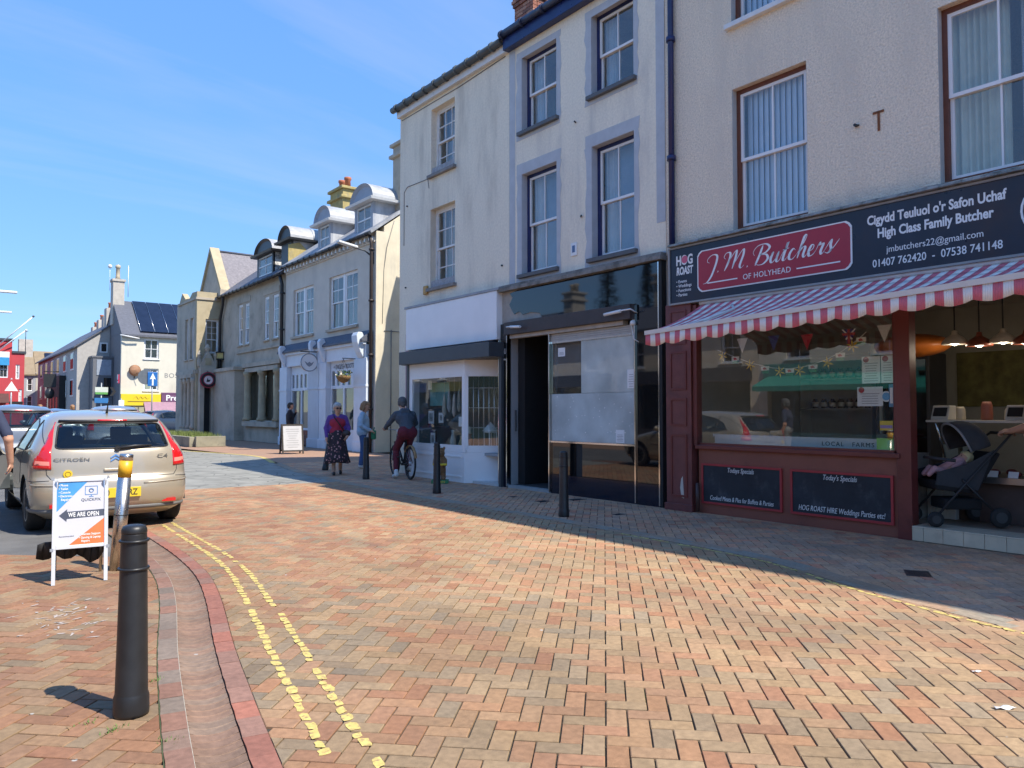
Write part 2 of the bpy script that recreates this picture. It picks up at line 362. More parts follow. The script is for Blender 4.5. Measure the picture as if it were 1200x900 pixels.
stone_yellow = M('yellow sandstone', (.44, .37, .24), .9, .14, 3, .2, 50, stain=(.36, .30, .18), sscale=1.5, sth=(.5, .75))
render_grey = M('grey cream render', (.60, .55, .47), .9, .07, 2, .08, 60, stain=(.46, .43, .38), sscale=.7, sth=(.5, .8), streak=True)
render_white = M('off white render', (.64, .60, .49), .9, .05, 2, .08, 50, stain=(.50, .46, .37), sscale=.9, sth=(.5, .8), streak=True)
brickm = M('red chimney brick', (.32, .13, .085), .9, .2, 8, .15, 90)
mortar = M('lime mortar', (.34, .31, .28), .95, .1, 20, .1, 80)
potm = M('buff chimney pot', (.50, .42, .30), .85, .15, 9)
pot_red = M('terracotta pot', (.42, .14, .07), .85, .15, 9)
asphalt = M('asphalt', (.135, .132, .125), .9, .12, 3, .3, 150, stain=(.19, .185, .175), sscale=.8, sth=(.4, .7))
letter_white = M('white lettering', (.82, .82, .80), .5, .02)
yellow_paint = M('yellow road paint', (.57, .45, .14), .8, .22, 25, .1, 200, stain=(.33, .21, .11), sscale=34, sth=(.50, .66))
red_p = M('red paint', (.42, .02, .03), .4, .05)
skinm = M('skin', (.55, .30, .20), .5, .06, 8, spec=.4)

# ------------------------------------------------------------------ ground
def sheet(name, pts, z, mat, kind='structure'):
    mb = MB(); mb.poly([(x, y, z) for x, y in pts]); return solo(name, mb, mat, kind=kind)
sheet('ground', [(-900, -600), (900, -600), (900, 1200), (-900, 1200)], -.06, asphalt)

def catmull(P, step=.05):
    P = [np.array(p, float) for p in P]; out = []
    Q = [2*P[0]-P[1]] + P + [2*P[-1]-P[-2]]
    for i in range(1, len(Q) - 2):
        n = max(2, int(np.linalg.norm(Q[i+1]-Q[i]) / step))
        for k in range(n):
            t = k / n
            out.append(.5*((2*Q[i]) + (-Q[i-1]+Q[i+1])*t + (2*Q[i-1]-5*Q[i]+4*Q[i+1]-Q[i+2])*t*t + (-Q[i-1]+3*Q[i]-3*Q[i+1]+Q[i+2])*t**3))
    out.append(P[-1]); return np.array(out)
def tangents(C):
    T = np.gradient(C, axis=0); return T / np.linalg.norm(T, axis=1)[:, None]
CH = catmull([(.66, -2.3), (.66, -1), (.67, .2), (.70, 1.2), (.78, 2.1), (.975, 3.12), (1.11, 3.8), (1.32, 4.78), (1.60, 5.95), (1.775, 6.85), (1.865, 7.71), (1.91, 8.7), (1.93, 10.1), (1.94, 13), (1.94, 16)])
CHT = tangents(CH); CHN = np.stack([CHT[:, 1], -CHT[:, 0]], 1)      # normal to the right
FE = catmull([(5.46, -2.3), (5.48, -.5), (5.52, 1.0), (5.72, 2.1), (5.98, 3.1), (6.32, 4.0), (6.46, 4.8), (6.5, 6), (6.52, 9), (6.55, 13), (6.9, 17), (7.6, 20.5)])
FET = tangents(FE); FEN = np.stack([FET[:, 1], -FET[:, 0]], 1)
def sd(C, N, p):
    d = ((C - p)**2).sum(1); i = int(d.argmin()); return float((p - C[i]) @ N[i]), i

PAVE = col_attr_mat('clay paver')
sand = M('joint sand', (.055, .048, .036), .95, .3, 12, .1, 100, stain=(.05, .065, .025), sscale=2.5, sth=(.55, .7))
PAL = [(.42, .185, .095), (.45, .215, .112), (.475, .255, .135), (.46, .28, .15), (.44, .305, .165), (.40, .285, .16), (.36, .27, .165), (.32, .255, .165), (.265, .22, .15), (.40, .17, .09)]
PAL = [tuple(.68*a+.32*b for a, b in zip(c, (.395, .255, .155))) for c in PAL]
def nz(x, y): return (math.sin(x*1.3+y*.7+1.2)+math.sin(x*.6-y*1.5+.4)+.7*math.sin(x*2.9+y*2.3)+.6*math.sin(-x*2.1+y*3.7+2))/3.3
def pick(x, y, zone):
    r = random.random(); n = nz(x, y); n2 = nz(x*.8+9, y*.8-4)
    if zone == 'left': w = [.22, .3, .34, .26, .12, .08, .06, .03, .005, .1]
    elif zone == 'foot': w = [.03, .05, .08, .12, .15, .25, .35, .25, .08, .03]
    else:
        far = min(1, max(0, (y - 4.2) / 5)); g = max(0, n) * (1 - .3*far)
        w = [.06+.28*far, .16+.35*far, .32+.12*far, .36, .34-.2*far, .18+.1*g, .06+.45*g, .03+.7*g, .01+.5*max(0, n2-.1)*max(0, n), .015+.15*far]
        if x > 3.6 and y < 9: w[3] += .35; w[4] += .35
    t = sum(w) * r
    for k, a in enumerate(w):
        t -= a
        if t <= 0: break
    c = PAL[k]; j = random.uniform(.88, 1.12); q = random.uniform(-.012, .012)
    if zone == 'foot': c = (c[0]*1.12, c[1]*.95, c[2]*.98)
    d = .62 if zone == 'left' else 1.15 if zone == 'foot' else .66+.2*min(1, max(0, (x-1.6)/3.2))  # brightness ramp across the road put into the paver colour
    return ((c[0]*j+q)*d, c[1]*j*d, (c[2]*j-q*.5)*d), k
def clip(poly, n, c):
    out = []
    for i in range(len(poly)):
        a, b = poly[i], poly[(i+1) % len(poly)]; da, db = a @ n - c, b @ n - c
        if da >= 0: out.append(a)
        if (da >= 0) != (db >= 0): out.append(a + (b - a) * (da / (da - db)))
    return out
def brick_geo(poly, z, ch=.0035, dep=.014):
    c = sum(poly) / len(poly); n = len(poly); vs = []
    ins = []
    for p in poly:
        d = c - p; L = np.linalg.norm(d); ins.append(p + d * min(.45, ch * 1.3 / L))
    vs += [(p[0], p[1], z) for p in ins] + [(p[0], p[1], z - ch*.8) for p in poly] + [(p[0], p[1], z - dep) for p in poly]
    fs = [tuple(range(n))] + [(n+i, n+(i+1) % n, (i+1) % n, i) for i in range(n)] + [(2*n+i, 2*n+(i+1) % n, n+(i+1) % n, n+i) for i in range(n)]
    return vs, fs
def set_col(me, cols):
    a = me.color_attributes.new('Col', 'FLOAT_COLOR', 'POINT'); a.data.foreach_set('color', np.array([(*c, 1) for c in cols], np.float32).ravel())
CY, SY = math.cos(R(38.)), math.sin(R(38.))
def in_view(x, y, m=0):
    dep = x*SY + y*CY; lat = x*CY - y*SY
    if dep < .8: return False
    u = 600 + 880*lat/dep; v = 482 + 880*1.43/dep
    return -m < u < 1200+m and v < 905+m

U = np.array([math.cos(R(45)), math.sin(R(45))]); V = np.array([-math.sin(R(45)), math.cos(R(45))])
zones = {'carriageway': [], 'pavement': [], 'footway': []}
g = .0036
def asph_edge(x): return 8.37 + (1.41 - x) * .93
for i in range(-45, 330):
    for j in range(-200, 215):
        t = (i - j) % 4
        if t == 0: hw, hh, cx, cy = .1, .05, (i + 1) * .1, (j + .5) * .1
        elif t == 3: hw, hh, cx, cy = .05, .1, (i + .5) * .1, (j + 1) * .1
        else: continue
        p = U * cx + V * cy
        if not (-3.2 < p[0] < 12.4 and -2.2 < p[1] < 20.2): continue
        zone = None; sdc, ic = sd(CH[::3], CHN[::3], p) if p[0] < 4 else (9, 0)
        sdf, jf = sd(FE[::3], FEN[::3], p) if p[0] > 4 else (-9, 0)
        if sdc < -.21 + .12 and p[0] < 2.5:
            if p[1] < asph_edge(p[0]) + .1 and p[0] > -3: zone = 'pavement'
        elif sdc > .21 - .12 and sdf < .12 - .02 and p[1] < 14.6: zone = 'carriageway'
        elif sdf > .22 - .12 and (p[0] < 8.80 or p[1] > 15.4): zone = 'footway'
        if not zone: continue
        jx = np.array([random.uniform(-.0012, .0012), random.uniform(-.0012, .0012)])
        corners = [(-hw+g, -hh+g), (hw-g, -hh+g), (hw-g, hh-g), (-hw+g, hh-g)]
        poly = [p + jx + U*a + V*b for a, b in corners]
        cl = []
        if zone == 'pavement':
            if sdc > -.35: cl.append((-CHN[::3][ic], -(CH[::3][ic] @ CHN[::3][ic]) + .215))
            if p[1] > asph_edge(p[0]) - .25: n_ = np.array([-.93, -1.0]) / math.hypot(.93, 1); cl.append((n_, np.array([1.41, 8.37]) @ n_))
        if zone == 'carriageway':
            if sdc < .35: cl.append((CHN[::3][ic], CH[::3][ic] @ CHN[::3][ic] + .215))
            if sdf > -.15: cl.append((-FEN[::3][jf], -(FE[::3][jf] @ FEN[::3][jf]) + .003))
            if p[1] > 14.2: cl.append((np.array([-.078, -1.]), -.078*3.72 - 14.54))
        if zone == 'footway' and sdf < .36: cl.append((FEN[::3][jf], FE[::3][jf] @ FEN[::3][jf] + .215))
        for n_, c_ in cl:
            q = clip(poly, n_, c_)
            poly = q
            if len(poly) < 3: break
        if len(poly) < 3: continue
        pa = np.array(poly); area = .5*abs(np.dot(pa[:, 0], np.roll(pa[:, 1], 1)) - np.dot(pa[:, 1], np.roll(pa[:, 0], 1)))
        if area < .0006: continue
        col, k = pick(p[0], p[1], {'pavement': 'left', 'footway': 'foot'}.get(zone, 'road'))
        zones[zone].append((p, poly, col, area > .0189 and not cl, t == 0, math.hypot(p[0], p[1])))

def ribbon(C, N, o0, o1):
    return [tuple(C[i] + N[i]*o0) for i in range(0, len(C), 4)] + [tuple(C[i] + N[i]*o1) for i in range(len(C)-1, -1, -4)]
# beds of jointing sand
bedp = {'carriageway': [tuple(CH[i] + CHN[i]*.2) for i in range(0, len(CH), 4) if CH[i][1] < 14.4] + [(3.7, 14.5), (6.6, 14.27)] + [tuple(FE[i] + FEN[i]*.0) for i in range(len(FE)-1, -1, -4) if FE[i][1] < 14.2],
        'pavement': [tuple(CH[i] - CHN[i]*.2) for i in range(0, len(CH), 4) if CH[i][1] < 8.0] + [(1.70, 8.10), (1.41, 8.37), (-3, 12.47), (-3, -2.3)],
        'footway': [tuple(FE[i]) for i in range(0, len(FE), 4)] + [(12.35, 20.2), (12.35, 15.5), (9.2, 15.5), (9.2, -2.3)]}
shared = {}
ORI = {True: (U, V, .1, .05), False: (U, V, .05, .1)}
def shared_paver(h, col, key):
    k = (h, key)
    if k not in shared:
        hw, hh = ORI[h][2:]; poly = [U*a + V*b for a, b in ((-hw+g, -hh+g), (hw-g, -hh+g), (hw-g, hh-g), (-hw+g, hh-g))]
        vs_, fs_ = brick_geo(poly, 0); mb = MB(); mb.add(vs_, fs_); me = mesh_of('paver', mb, PAVE); set_col(me, [col]*len(vs_)); shared[k] = me
    return shared[k]
for zn, L in zones.items():
    z0 = -.0105
    root = sheet(zn, bedp[zn], z0, sand)
    vis = sorted([b for b in L if b[3] and in_view(b[0][0], b[0][1])], key=lambda b: b[5])[:300]
    ids = {id(b) for b in vis}
    for q, b in enumerate(vis):
        key = q % 28 + (100 if zn == 'pavement' else 200 if zn == 'footway' else 0)
        # colours are shared by whole pavers of about the same shade
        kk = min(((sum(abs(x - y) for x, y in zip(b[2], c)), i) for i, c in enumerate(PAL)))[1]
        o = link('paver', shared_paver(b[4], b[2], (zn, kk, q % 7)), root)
        o.location = (b[0][0] + random.uniform(-.001, .001), b[0][1] + random.uniform(-.001, .001), random.uniform(-.0012, .0012))
        o.rotation_euler = (random.uniform(-.004, .004), random.uniform(-.004, .004), random.uniform(-.006, .006))
    mb = MB(); cols = []
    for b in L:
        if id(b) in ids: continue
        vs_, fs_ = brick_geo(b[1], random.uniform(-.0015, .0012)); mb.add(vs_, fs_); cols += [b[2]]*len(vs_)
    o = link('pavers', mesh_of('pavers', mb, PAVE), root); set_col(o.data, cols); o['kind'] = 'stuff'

# dished drainage channel with a row of edging bricks on each side
chan = MB()
for i in range(0, len(CH) - 4, 4):
    a, b = i, i + 4; row = []
    for k in (a, b): row.append([(*(CH[k] + CHN[k]*o), z) for o, z in ((-.215, -.012), (-.1, -.02), (0, -.045), (.1, -.02), (.215, -.012))])
    for k in range(4): chan.poly([row[0][k], row[0][k+1], row[1][k+1], row[1][k]])
channel = solo('drainage_channel', chan, sand, kind='structure')
CHL = np.concatenate([[0], np.cumsum(np.linalg.norm(np.diff(CH, axis=0), axis=1))])
def at_len(s):
    i = int(np.searchsorted(CHL, s)); i = min(max(i, 1), len(CH)-1); t = (s - CHL[i-1]) / (CHL[i]-CHL[i-1]); p = CH[i-1]*(1-t) + CH[i]*t; return p, CHN[i]
def strip_brick(s0, s1, o0, o1, zf, col, parent, name, n=1, m=1):
    vs_ = []; 
    for a in range(m + 1):
        p, nn = at_len(s0 + (s1 - s0)*a/m)
        for k in range(n + 1):
            o = o0 + (o1 - o0)*k/n; q = p + nn*o; vs_.append((q[0], q[1], zf(o)))
    fs_ = [(a*(n+1)+k, a*(n+1)+k+1, (a+1)*(n+1)+k+1, (a+1)*(n+1)+k) for a in range(m) for k in range(n)]
    # skirts
    nb = len(vs_); ring_ = [k for k in range(n+1)] + [a*(n+1)+n for a in range(1, m+1)] + [m*(n+1)+k for k in range(n-1, -1, -1)] + [a*(n+1) for a in range(m-1, 0, -1)]
    vs_ += [(vs_[r][0], vs_[r][1], vs_[r][2] - .018) for r in ring_]
    for q in range(len(ring_)): fs_.append((ring_[q], ring_[(q+1) % len(ring_)], nb+(q+1) % len(ring_), nb+q))
    mb = MB(); mb.add(vs_, fs_); me = mesh_of(name, mb, PAVE); set_col(me, [col]*len(vs_)); o = link(name, me, parent)
    bm = o.modifiers.new('bevel', 'BEVEL'); bm.width = .003; bm.segments = 1; bm.limit_method = 'ANGLE'; bm.angle_limit = R(50)
    return o
def chan_col(kind):
    j = random.uniform(.9, 1.1)
    c = {'dish': random.choice([(.235, .145, .10), (.25, .155, .105), (.225, .145, .10), (.23, .16, .115)]), 'r': random.choice([(.31, .125, .085), (.32, .13, .088), (.28, .12, .085), (.26, .145, .108)]),
         'l': random.choice([(.27, .145, .10), (.25, .14, .10), (.23, .15, .11), (.20, .155, .12)])}[kind]
    return tuple(x*j for x in c)
S0, S1 = 4.2, CHL[-1] - .3
s = S0
dz = lambda o: -.004 - .022*(1 - (o/.104)**2) if abs(o) < .104 else -.004
while s < S1:
    w = .076 if s < 11.2 else .27
    if s < 12.5: strip_brick(s + .0055, s + w - .0055, -.098, .098, dz, chan_col('dish'), channel, 'channel_brick', n=8)
    else: strip_brick(s + .002, s + w - .002, -.1, .1, dz, chan_col('dish'), channel, 'channel_brick', n=6, m=3)
    s += w
for sidek, o0, o1 in (('l', -.208, -.106), ('r', .106, .208)):
    s = S0
    while s < S1:
        zj = random.uniform(-.001, .002) + .003
        strip_brick(s + .002, s + .213, o0, o1, lambda o: zj, chan_col(sidek), channel, 'edging_brick', m=2); s += .215

for o_, m_ in ((-.103, M('pale mortar line', (.36, .33, .28), .95, .25, 30)), (-.2125, M('mossy joint', (.06, .075, .03), .95, .4, 20))):
    q = MB()
    for i in range(40, len(CH)-60, 2):
        q.poly([(*(CH[i]+CHN[i]*(o_-.0032)), .0012), (*(CH[i]+CHN[i]*(o_+.0032)), .0012), (*(CH[i+2]+CHN[i+2]*(o_+.0032)), .0012), (*(CH[i+2]+CHN[i+2]*(o_-.0032)), .0012)])
    link('joint_line', mesh_of('joint_line', q, m_), channel)
# edging rows where the footway meets the carriageway
fed = MB()
for i in range(0, len(FE) - 4, 4):
    fed.poly([(*FE[i], -.0085), (*(FE[i] + FEN[i]*.22), -.0085), (*(FE[i+4] + FEN[i+4]*.22), -.0085), (*FE[i+4], -.0085)])
fedge = solo('footway_edging', fed, sand, kind='structure')
CHs, CHNs, CHLs = CH, CHN, CHL
CH, CHN = FE, FEN; CHL = np.concatenate([[0], np.cumsum(np.linalg.norm(np.diff(FE, axis=0), axis=1))])
for o0, o1 in ((.004, .105), (.109, .211)):
    s = 3.6 + (.1 if o0 > .1 else 0)
    while s < CHL[-1] - .3:
        zj = random.uniform(-.001, .001); c = random.choice([(.33, .27, .20), (.36, .25, .17), (.30, .26, .20), (.38, .25, .16)])
        strip_brick(s + .002, s + .21, o0, o1, lambda o: zj, c, fedge, 'edging_brick', m=1); s += .213
CH, CHN, CHL = CHs, CHNs, CHLs

# painted yellow lines: the paint survives as one blob on each brick it crosses
def yellow_line(P, label_name, wid=.050, miss=.055, sk=None):
    C = catmull(P, .02); T = tangents(C); N_ = np.stack([T[:, 1], -T[:, 0]], 1); Ls = np.concatenate([[0], np.cumsum(np.linalg.norm(np.diff(C, axis=0), axis=1))])
    mb = MB(); mb.poly([(*(C[0] + N_[0]*.01), .0012), (*(C[0] - N_[0]*.01), .0012), (*(C[1] - N_[1]*.01), .0012), (*(C[1] + N_[1]*.01), .0012)])
    root = solo('yellow_line', mb, yellow_paint, kind='structure')
    s = .0
    while s < Ls[-1] - .1:
        L_ = random.uniform(.06, .13); i0 = int(np.searchsorted(Ls, s + L_/2)); i0 = min(i0, len(C)-1)
        if random.random() > miss:
            c = C[i0] + N_[i0]*random.uniform(-.006, .006); w = wid*random.uniform(.8, 1.2)/2; l = L_/2*random.uniform(.86, .98); pts = []
            n = 12; skew = random.choice([-.5, .5, .9, -.9])*w
            for k in range(n):
                a = 2*math.pi*k/n; ca, sa = math.cos(a), math.sin(a)
                x = l*math.copysign(abs(ca)**.42, ca)*random.uniform(.78, 1.08); y = w*math.copysign(abs(sa)**.42, sa)*random.uniform(.74, 1.12)
                x += skew*y/w*.45
                q = c + T[i0]*x + N_[i0]*y; pts.append((q[0], q[1], .0022))
            m2 = MB(); m2.extr(pts, (0, 0, .0003)); link('paint_patch', mesh_of('paint_patch', m2, yellow_paint), root)
        s += L_ + random.uniform(.002, .010)
yellow_line([(.98, .9), (1.12, 1.9), (1.32, 2.86), (1.47, 3.58), (1.68, 4.56), (1.94, 5.72), (2.17, 6.88), (2.27, 7.81), (2.32, 8.78), (2.39, 10.22)], 'inner')
yellow_line([(1.16, .9), (1.30, 1.9), (1.49, 2.82), (1.59, 3.31), (1.79, 4.22), (1.96, 4.99), (2.08, 5.62), (2.27, 6.6), (2.40, 7.62), (2.46, 8.83), (2.53, 10.34)], 'outer')
yellow_line([(5.50, 1.2), (5.66, 2.14), (5.79, 2.66), (5.92, 3.12), (6.30, 4.08), (6.40, 4.8), (6.44, 6.2)], 'kerb', wid=.045, miss=.05)

# further street surfaces
graysett = bpy.data.materials.new('pale worn setts'); graysett.use_nodes = True
N = graysett.node_tree.nodes; L = graysett.node_tree.links; b = N['Principled BSDF']; b.inputs['Roughness'].default_value = .85
c = N.new('ShaderNodeTexCoord'); mpn = N.new('ShaderNodeMapping'); mpn.inputs['Scale'].default_value = (1, .55, 1); L.new(c.outputs['Object'], mpn.inputs[0])
v = N.new('ShaderNodeTexVoronoi'); v.feature = 'DISTANCE_TO_EDGE'; v.inputs['Scale'].default_value = 2.6; L.new(mpn.outputs[0], v.inputs['Vector'])
r = N.new('ShaderNodeMapRange'); r.inputs[1].default_value = .0; r.inputs[2].default_value = .035; L.new(v.outputs['Distance'], r.inputs[0])
n1 = N.new('ShaderNodeTexNoise'); n1.inputs['Scale'].default_value = 2.0; n1.inputs['Detail'].default_value = 6; L.new(c.outputs['Object'], n1.inputs['Vector'])
cr = N.new('ShaderNodeValToRGB'); cr.color_ramp.elements[0].position = .3; cr.color_ramp.elements[1].position = .7
cr.color_ramp.elements[0].color = (.20, .195, .165, 1); cr.color_ramp.elements[1].color = (.30, .29, .25, 1); L.new(n1.outputs[0], cr.inputs[0])
n2 = N.new('ShaderNodeTexNoise'); n2.inputs['Scale'].default_value = .8; L.new(c.outputs['Object'], n2.inputs['Vector'])
r2 = N.new('ShaderNodeMapRange'); r2.inputs[1].default_value = .42; r2.inputs[2].default_value = .6; L.new(n2.outputs[0], r2.inputs[0])
mm = N.new('ShaderNodeMath'); mm.operation = 'MAXIMUM'; L.new(r.outputs[0], mm.inputs[0]); L.new(r2.outputs[0], mm.inputs[1])
mx = N.new('ShaderNodeMix'); mx.data_type = 'RGBA'; L.new(mm.outputs[0], mx.inputs[0]); mx.inputs[6].default_value = (.09, .085, .075, 1); L.new(cr.outputs[0], mx.inputs[7]); L.new(mx.outputs[2], b.inputs['Base Color'])
far_brick = M('far brick paving', (.35, .205, .13), .85, .22, 9, .1, 60, stain=(.30, .20, .14), sscale=1.4, sth=(.4, .7))
sheet('road_junction', [(2.2, 14.62), (3.72, 14.55), (6.85, 14.30), (6.95, 17), (7.65, 20.45), (8.3, 23.5), (8.15, 26), (7.1, 29.4), (6, 33), (2.2, 33)], -.004, graysett)
sheet('far_pavement', [(7.72, 20.25), (12.3, 20.25), (12.3, 42), (7.9, 42), (7.6, 33.2), (8.2, 26.2), (8.36, 23.5)], -.006, far_brick)
sheet('parking_bay', [(1.70, 8.12), (1.41, 8.40), (-3, 12.5), (-3, 33), (2.19, 33), (2.19, 14.62), (1.72, 14.62)], -.010, asphalt)
sheet('plaza', [(-9.48, -2.3), (-3.01, -2.3), (-3.01, 33), (-9.48, 33)], -.004, far_brick)
sheet('street_behind', [(-9.48, -60), (8.74, -60), (8.74, -2.31), (-9.48, -2.31)], -.004, far_brick)
sheet('road', [(-40, 33.05), (7.55, 33.05), (7.85, 42.05), (60, 42.05), (60, 60), (12.4, 61.5), (12.4, 140), (-40, 140)], -.012, asphalt)
sheet('far_footway', [(12.42, 62.1), (12.42, 61.4), (60, 60.0), (60, 62.1)], -.002, M('concrete flags', (.36, .34, .31), .9, .1, 3))
ys = MB()
P_ = catmull([(7.3, 29.0), (8.0, 26.3), (8.32, 23.6), (7.66, 20.6)], .3); T_ = tangents(P_)
for i in range(len(P_) - 1):
    n_ = np.array([T_[i][1], -T_[i][0]])*.07; n2_ = np.array([T_[i+1][1], -T_[i+1][0]])*.07
    ys.poly([(*(P_[i]-n_), .002), (*(P_[i]+n_), .002), (*(P_[i+1]+n2_), .002), (*(P_[i+1]-n2_), .002)])
solo('yellow_line', ys, yellow_paint, kind='structure')

# iron covers let into the footway
def cover(x, y, w, d, rz, label):
    mb = MB(); mb.box(-w/2, w/2, -d/2, d/2, -.012, .002)
    for k in range(5): mb.box(-w/2+.02+k*(w-.04)/5, -w/2+.02+k*(w-.04)/5+(w-.04)/5*.55, -d/2+.02, d/2-.02, .002, .004)
    o = solo('drain_cover', mb, iron, label, 'drain cover', 'small iron covers in the shaded footway'); o.location = (x, y, .0005); o.rotation_euler.z = R(rz)
cover(6.93, 3.06, .26, .2, 30, 'larger iron cover in the footway before the tiled shop step')
cover(8.35, 9.0, .24, .17, 0, 'iron cover beside the black shop window')
cover(7.78, 9.15, .22, .16, 0, 'iron cover on the footway before the black shop doorway')
cover(7.8, 9.95, .12, .12, 0, 'tiny iron cover nearest the white shop bay')
cover(7.62, 7.35, .17, .1, 0, 'iron cover just right of the middle shaded bollard')
# scuffed white paint by the shop board, and a bit of litter
sc = MB(); random.seed(21)
for k in range(60):
    x, y = .80 + random.gauss(0, .13), 6.05 + random.gauss(0, .28); a = R(random.choice([35, 45, -40, 50]) + random.gauss(0, 25)); l = random.uniform(.01, .05); w = random.uniform(.003, .010)
    q = [(x + math.cos(a)*u - math.sin(a)*v_*random.uniform(.5, 1.3), y + math.sin(a)*u + math.cos(a)*v_*random.uniform(.5, 1.3), .0025) for u, v_ in ((-l, 0), (-l*.4, -w), (l*.5, -w), (l, 0), (l*.4, w), (-l*.5, w))]
    sc.extr(q, (0, 0, .0008))
solo('paint_scuff', sc, M('white scuff', (.42, .36, .32), .9, .2), kind='structure')
for (x, y, s_, lab) in ((4.12, 1.43, 1.0, 'scrap of white paper lying on the pavers at the right edge'), (4.58, 1.72, .55, 'smaller white scrap of litter lying beyond the larger paper')):
    mb = MB(); n = 5
    vs_ = [(-.05+.1*i/n, (-.02+.04*j/2)*(1-.3*abs(i-2.5)/2.5), .004+.006*math.sin(i*1.7+j)) for i in range(n+1) for j in range(3)]
    mb.add(vs_, [(i*3+j, i*3+j+1, i*3+j+4, i*3+j+3) for i in range(n) for j in range(2)], 0, True)
    o = solo('paper_scrap', mb, letter_white, lab, 'litter', 'litter on the pavers'); o.location = (x, y, .003); o.scale = (s_, s_, s_); o.rotation_euler.z = R(-35)
    so = o.modifiers.new('t', 'SOLIDIFY'); so.thickness = .0015
# weeds in the joints round the left bollard
weedm = M('weed green', (.10, .17, .035), .8, .25, 30)
for k, (x, y, lab) in enumerate(((.985, 4.35, 'small weed tuft in the channel joint right of the near bollard'), (.70, 3.80, 'weed tuft at the foot of the near bollard, left side'), (.86, 3.52, 'weed tuft in the edging joint below the near bollard'), (.62, 3.95, 'thin weed line in the pavers left of the near bollard'))):
    mb = MB(); random.seed(40 + k)
    for q in range(34):
        a = random.uniform(0, 6.28); r_ = abs(random.gauss(0, .028)); bx, by = r_*math.cos(a)*1.6, r_*math.sin(a); h = random.uniform(.006, .022); t = random.uniform(0, 6.28); w = random.uniform(.003, .006)
        mb.add([(bx-w*math.sin(t), by+w*math.cos(t), 0), (bx+w*math.sin(t), by-w*math.cos(t), 0), (bx+math.cos(t)*h*.8, by+math.sin(t)*h*.8, h)], [(0, 1, 2)])
    o = solo('weed', mb, weedm, lab, 'weed', 'weeds in the paving joints'); o.location = (x, y, -.005)
random.seed(11)

# ------------------------------------------------------------------ building helpers
def window(root, F, a0, a1, z0, z1, inset=.10, fw=.05, frame=None, sashm=None, cols=2, ru=1, rl=1, split=.5, sill=None, silld=.08, pane_objs=True, glassm=None, outer=None, name='window', bar=.022, fd=.09):
    """sash window: a box frame, two sashes one behind the other, separate panes and a sill"""
    sashm = sashm or white; frame = frame or sashm; glassm = glassm or GL
    mb = MB()
    F.box(mb, a0, a0+fw, inset, inset+fd, z0, z1); F.box(mb, a1-fw, a1, inset, inset+fd, z0, z1)
    F.box(mb, a0+fw, a1-fw, inset, inset+fd, z1-fw, z1); F.box(mb, a0+fw, a1-fw, inset, inset+fd, z0, z0+fw*.8)
    w = part(name, mb, frame, root)
    zi0, zi1 = z0+fw*.8, z1-fw; zm = zi0 + (zi1-zi0)*(1-split); A0, A1 = a0+fw, a1-fw
    for (q0, q1, d, rows) in ((zm-.02, zi1, inset+.012, ru), (zi0, zm+.02, inset+.045, rl)):
        s = MB(); r = .042
        F.box(s, A0, A0+r, d, d+.032, q0, q1); F.box(s, A1-r, A1, d, d+.032, q0, q1)
        F.box(s, A0+r, A1-r, d, d+.032, q0, q0+r); F.box(s, A0+r, A1-r, d, d+.032, q1-r, q1)
        for k in range(1, cols):
            c = A0+r+(A1-A0-2*r)*k/cols; F.box(s, c-bar/2, c+bar/2, d+.003, d+.029, q0+r, q1-r)
        for k in range(1, rows):
            c = q0+r+(q1-q0-2*r)*k/rows; F.box(s, A0+r, A1-r, d+.004, d+.028, c-bar/2, c+bar/2)
        part('sash', s, sashm, w)
        if pane_objs:
            for i in range(cols):
                for j in range(rows):
                    g_ = MB(); p0 = A0+r+(A1-A0-2*r)*i/cols; p1 = A0+r+(A1-A0-2*r)*(i+1)/cols; v0 = q0+r+(q1-q0-2*r)*j/rows; v1 = q0+r+(q1-q0-2*r)*(j+1)/rows
                    F.box(g_, p0+.001, p1-.001, d+.014, d+.018, v0+.001, v1-.001); part('pane', g_, glassm, w)
        else:
            g_ = MB(); F.box(g_, A0+r, A1-r, d+.014, d+.018, q0+r, q1-r); part('pane', g_, glassm, w)
    if sill:
        s = MB(); F.box(s, a0-.07, a1+.07, -silld, inset, z0-.07, z0); part('sill', s, sill, w, .006)
    return w
def fill_pane(root, F, a0, a1, d, z0, z1, m, name='pane'):
    g_ = MB(); F.box(g_, a0, a1, d, d+.006, z0, z1); return part(name, g_, m, root)
def curtain(w, F, a0, a1, d, z0, z1, m, folds=7, amp=.02, name='curtain'):
    mb = MB(); n = folds*6; vs = []
    for i in range(n+1):
        a = a0+(a1-a0)*i/n; dd = d+amp*math.sin(i/n*folds*2*math.pi)+amp*.4*math.sin(i*1.3)
        vs += [F.pt(a, dd, z0), F.pt(a, dd, z1)]
    mb.add(vs, [(2*i, 2*i+2, 2*i+3, 2*i+1) for i in range(n)], 0, True); return part(name, mb, m, w)
def shell(mb, x0, x1, y0, y1, z1, t=.2, z0=0, slabs=(), sides=True):
    """back, side and top of a building whose front stands at x0"""
    mb.box(x1-t, x1, y0, y1, z0, z1)
    if sides: mb.box(x0+.26, x1-t, y0, y0+t, z0, z1); mb.box(x0+.26, x1-t, y1-t, y1, z0, z1)
    mb.box(x0+.26, x1-t, y0+t, y1-t, z1-.1, z1-.005)
    for s in slabs: mb.box(x0+.26, x1-t, y0+t, y1-t, s-.15, s)
def pipe(root, pts, r, m, name='downpipe', collars=()):
    mb = MB(); mb.tube(pts, r, 10)
    for c in collars: mb.cyl((c[0], c[1], c[2]-.035), (c[0], c[1], c[2]+.035), r*1.5, n=12); mb.box(c[0], c[0]+.1, c[1]-.012, c[1]+.012, c[2]-.015, c[2]+.015)
    return part(name, mb, m, root)
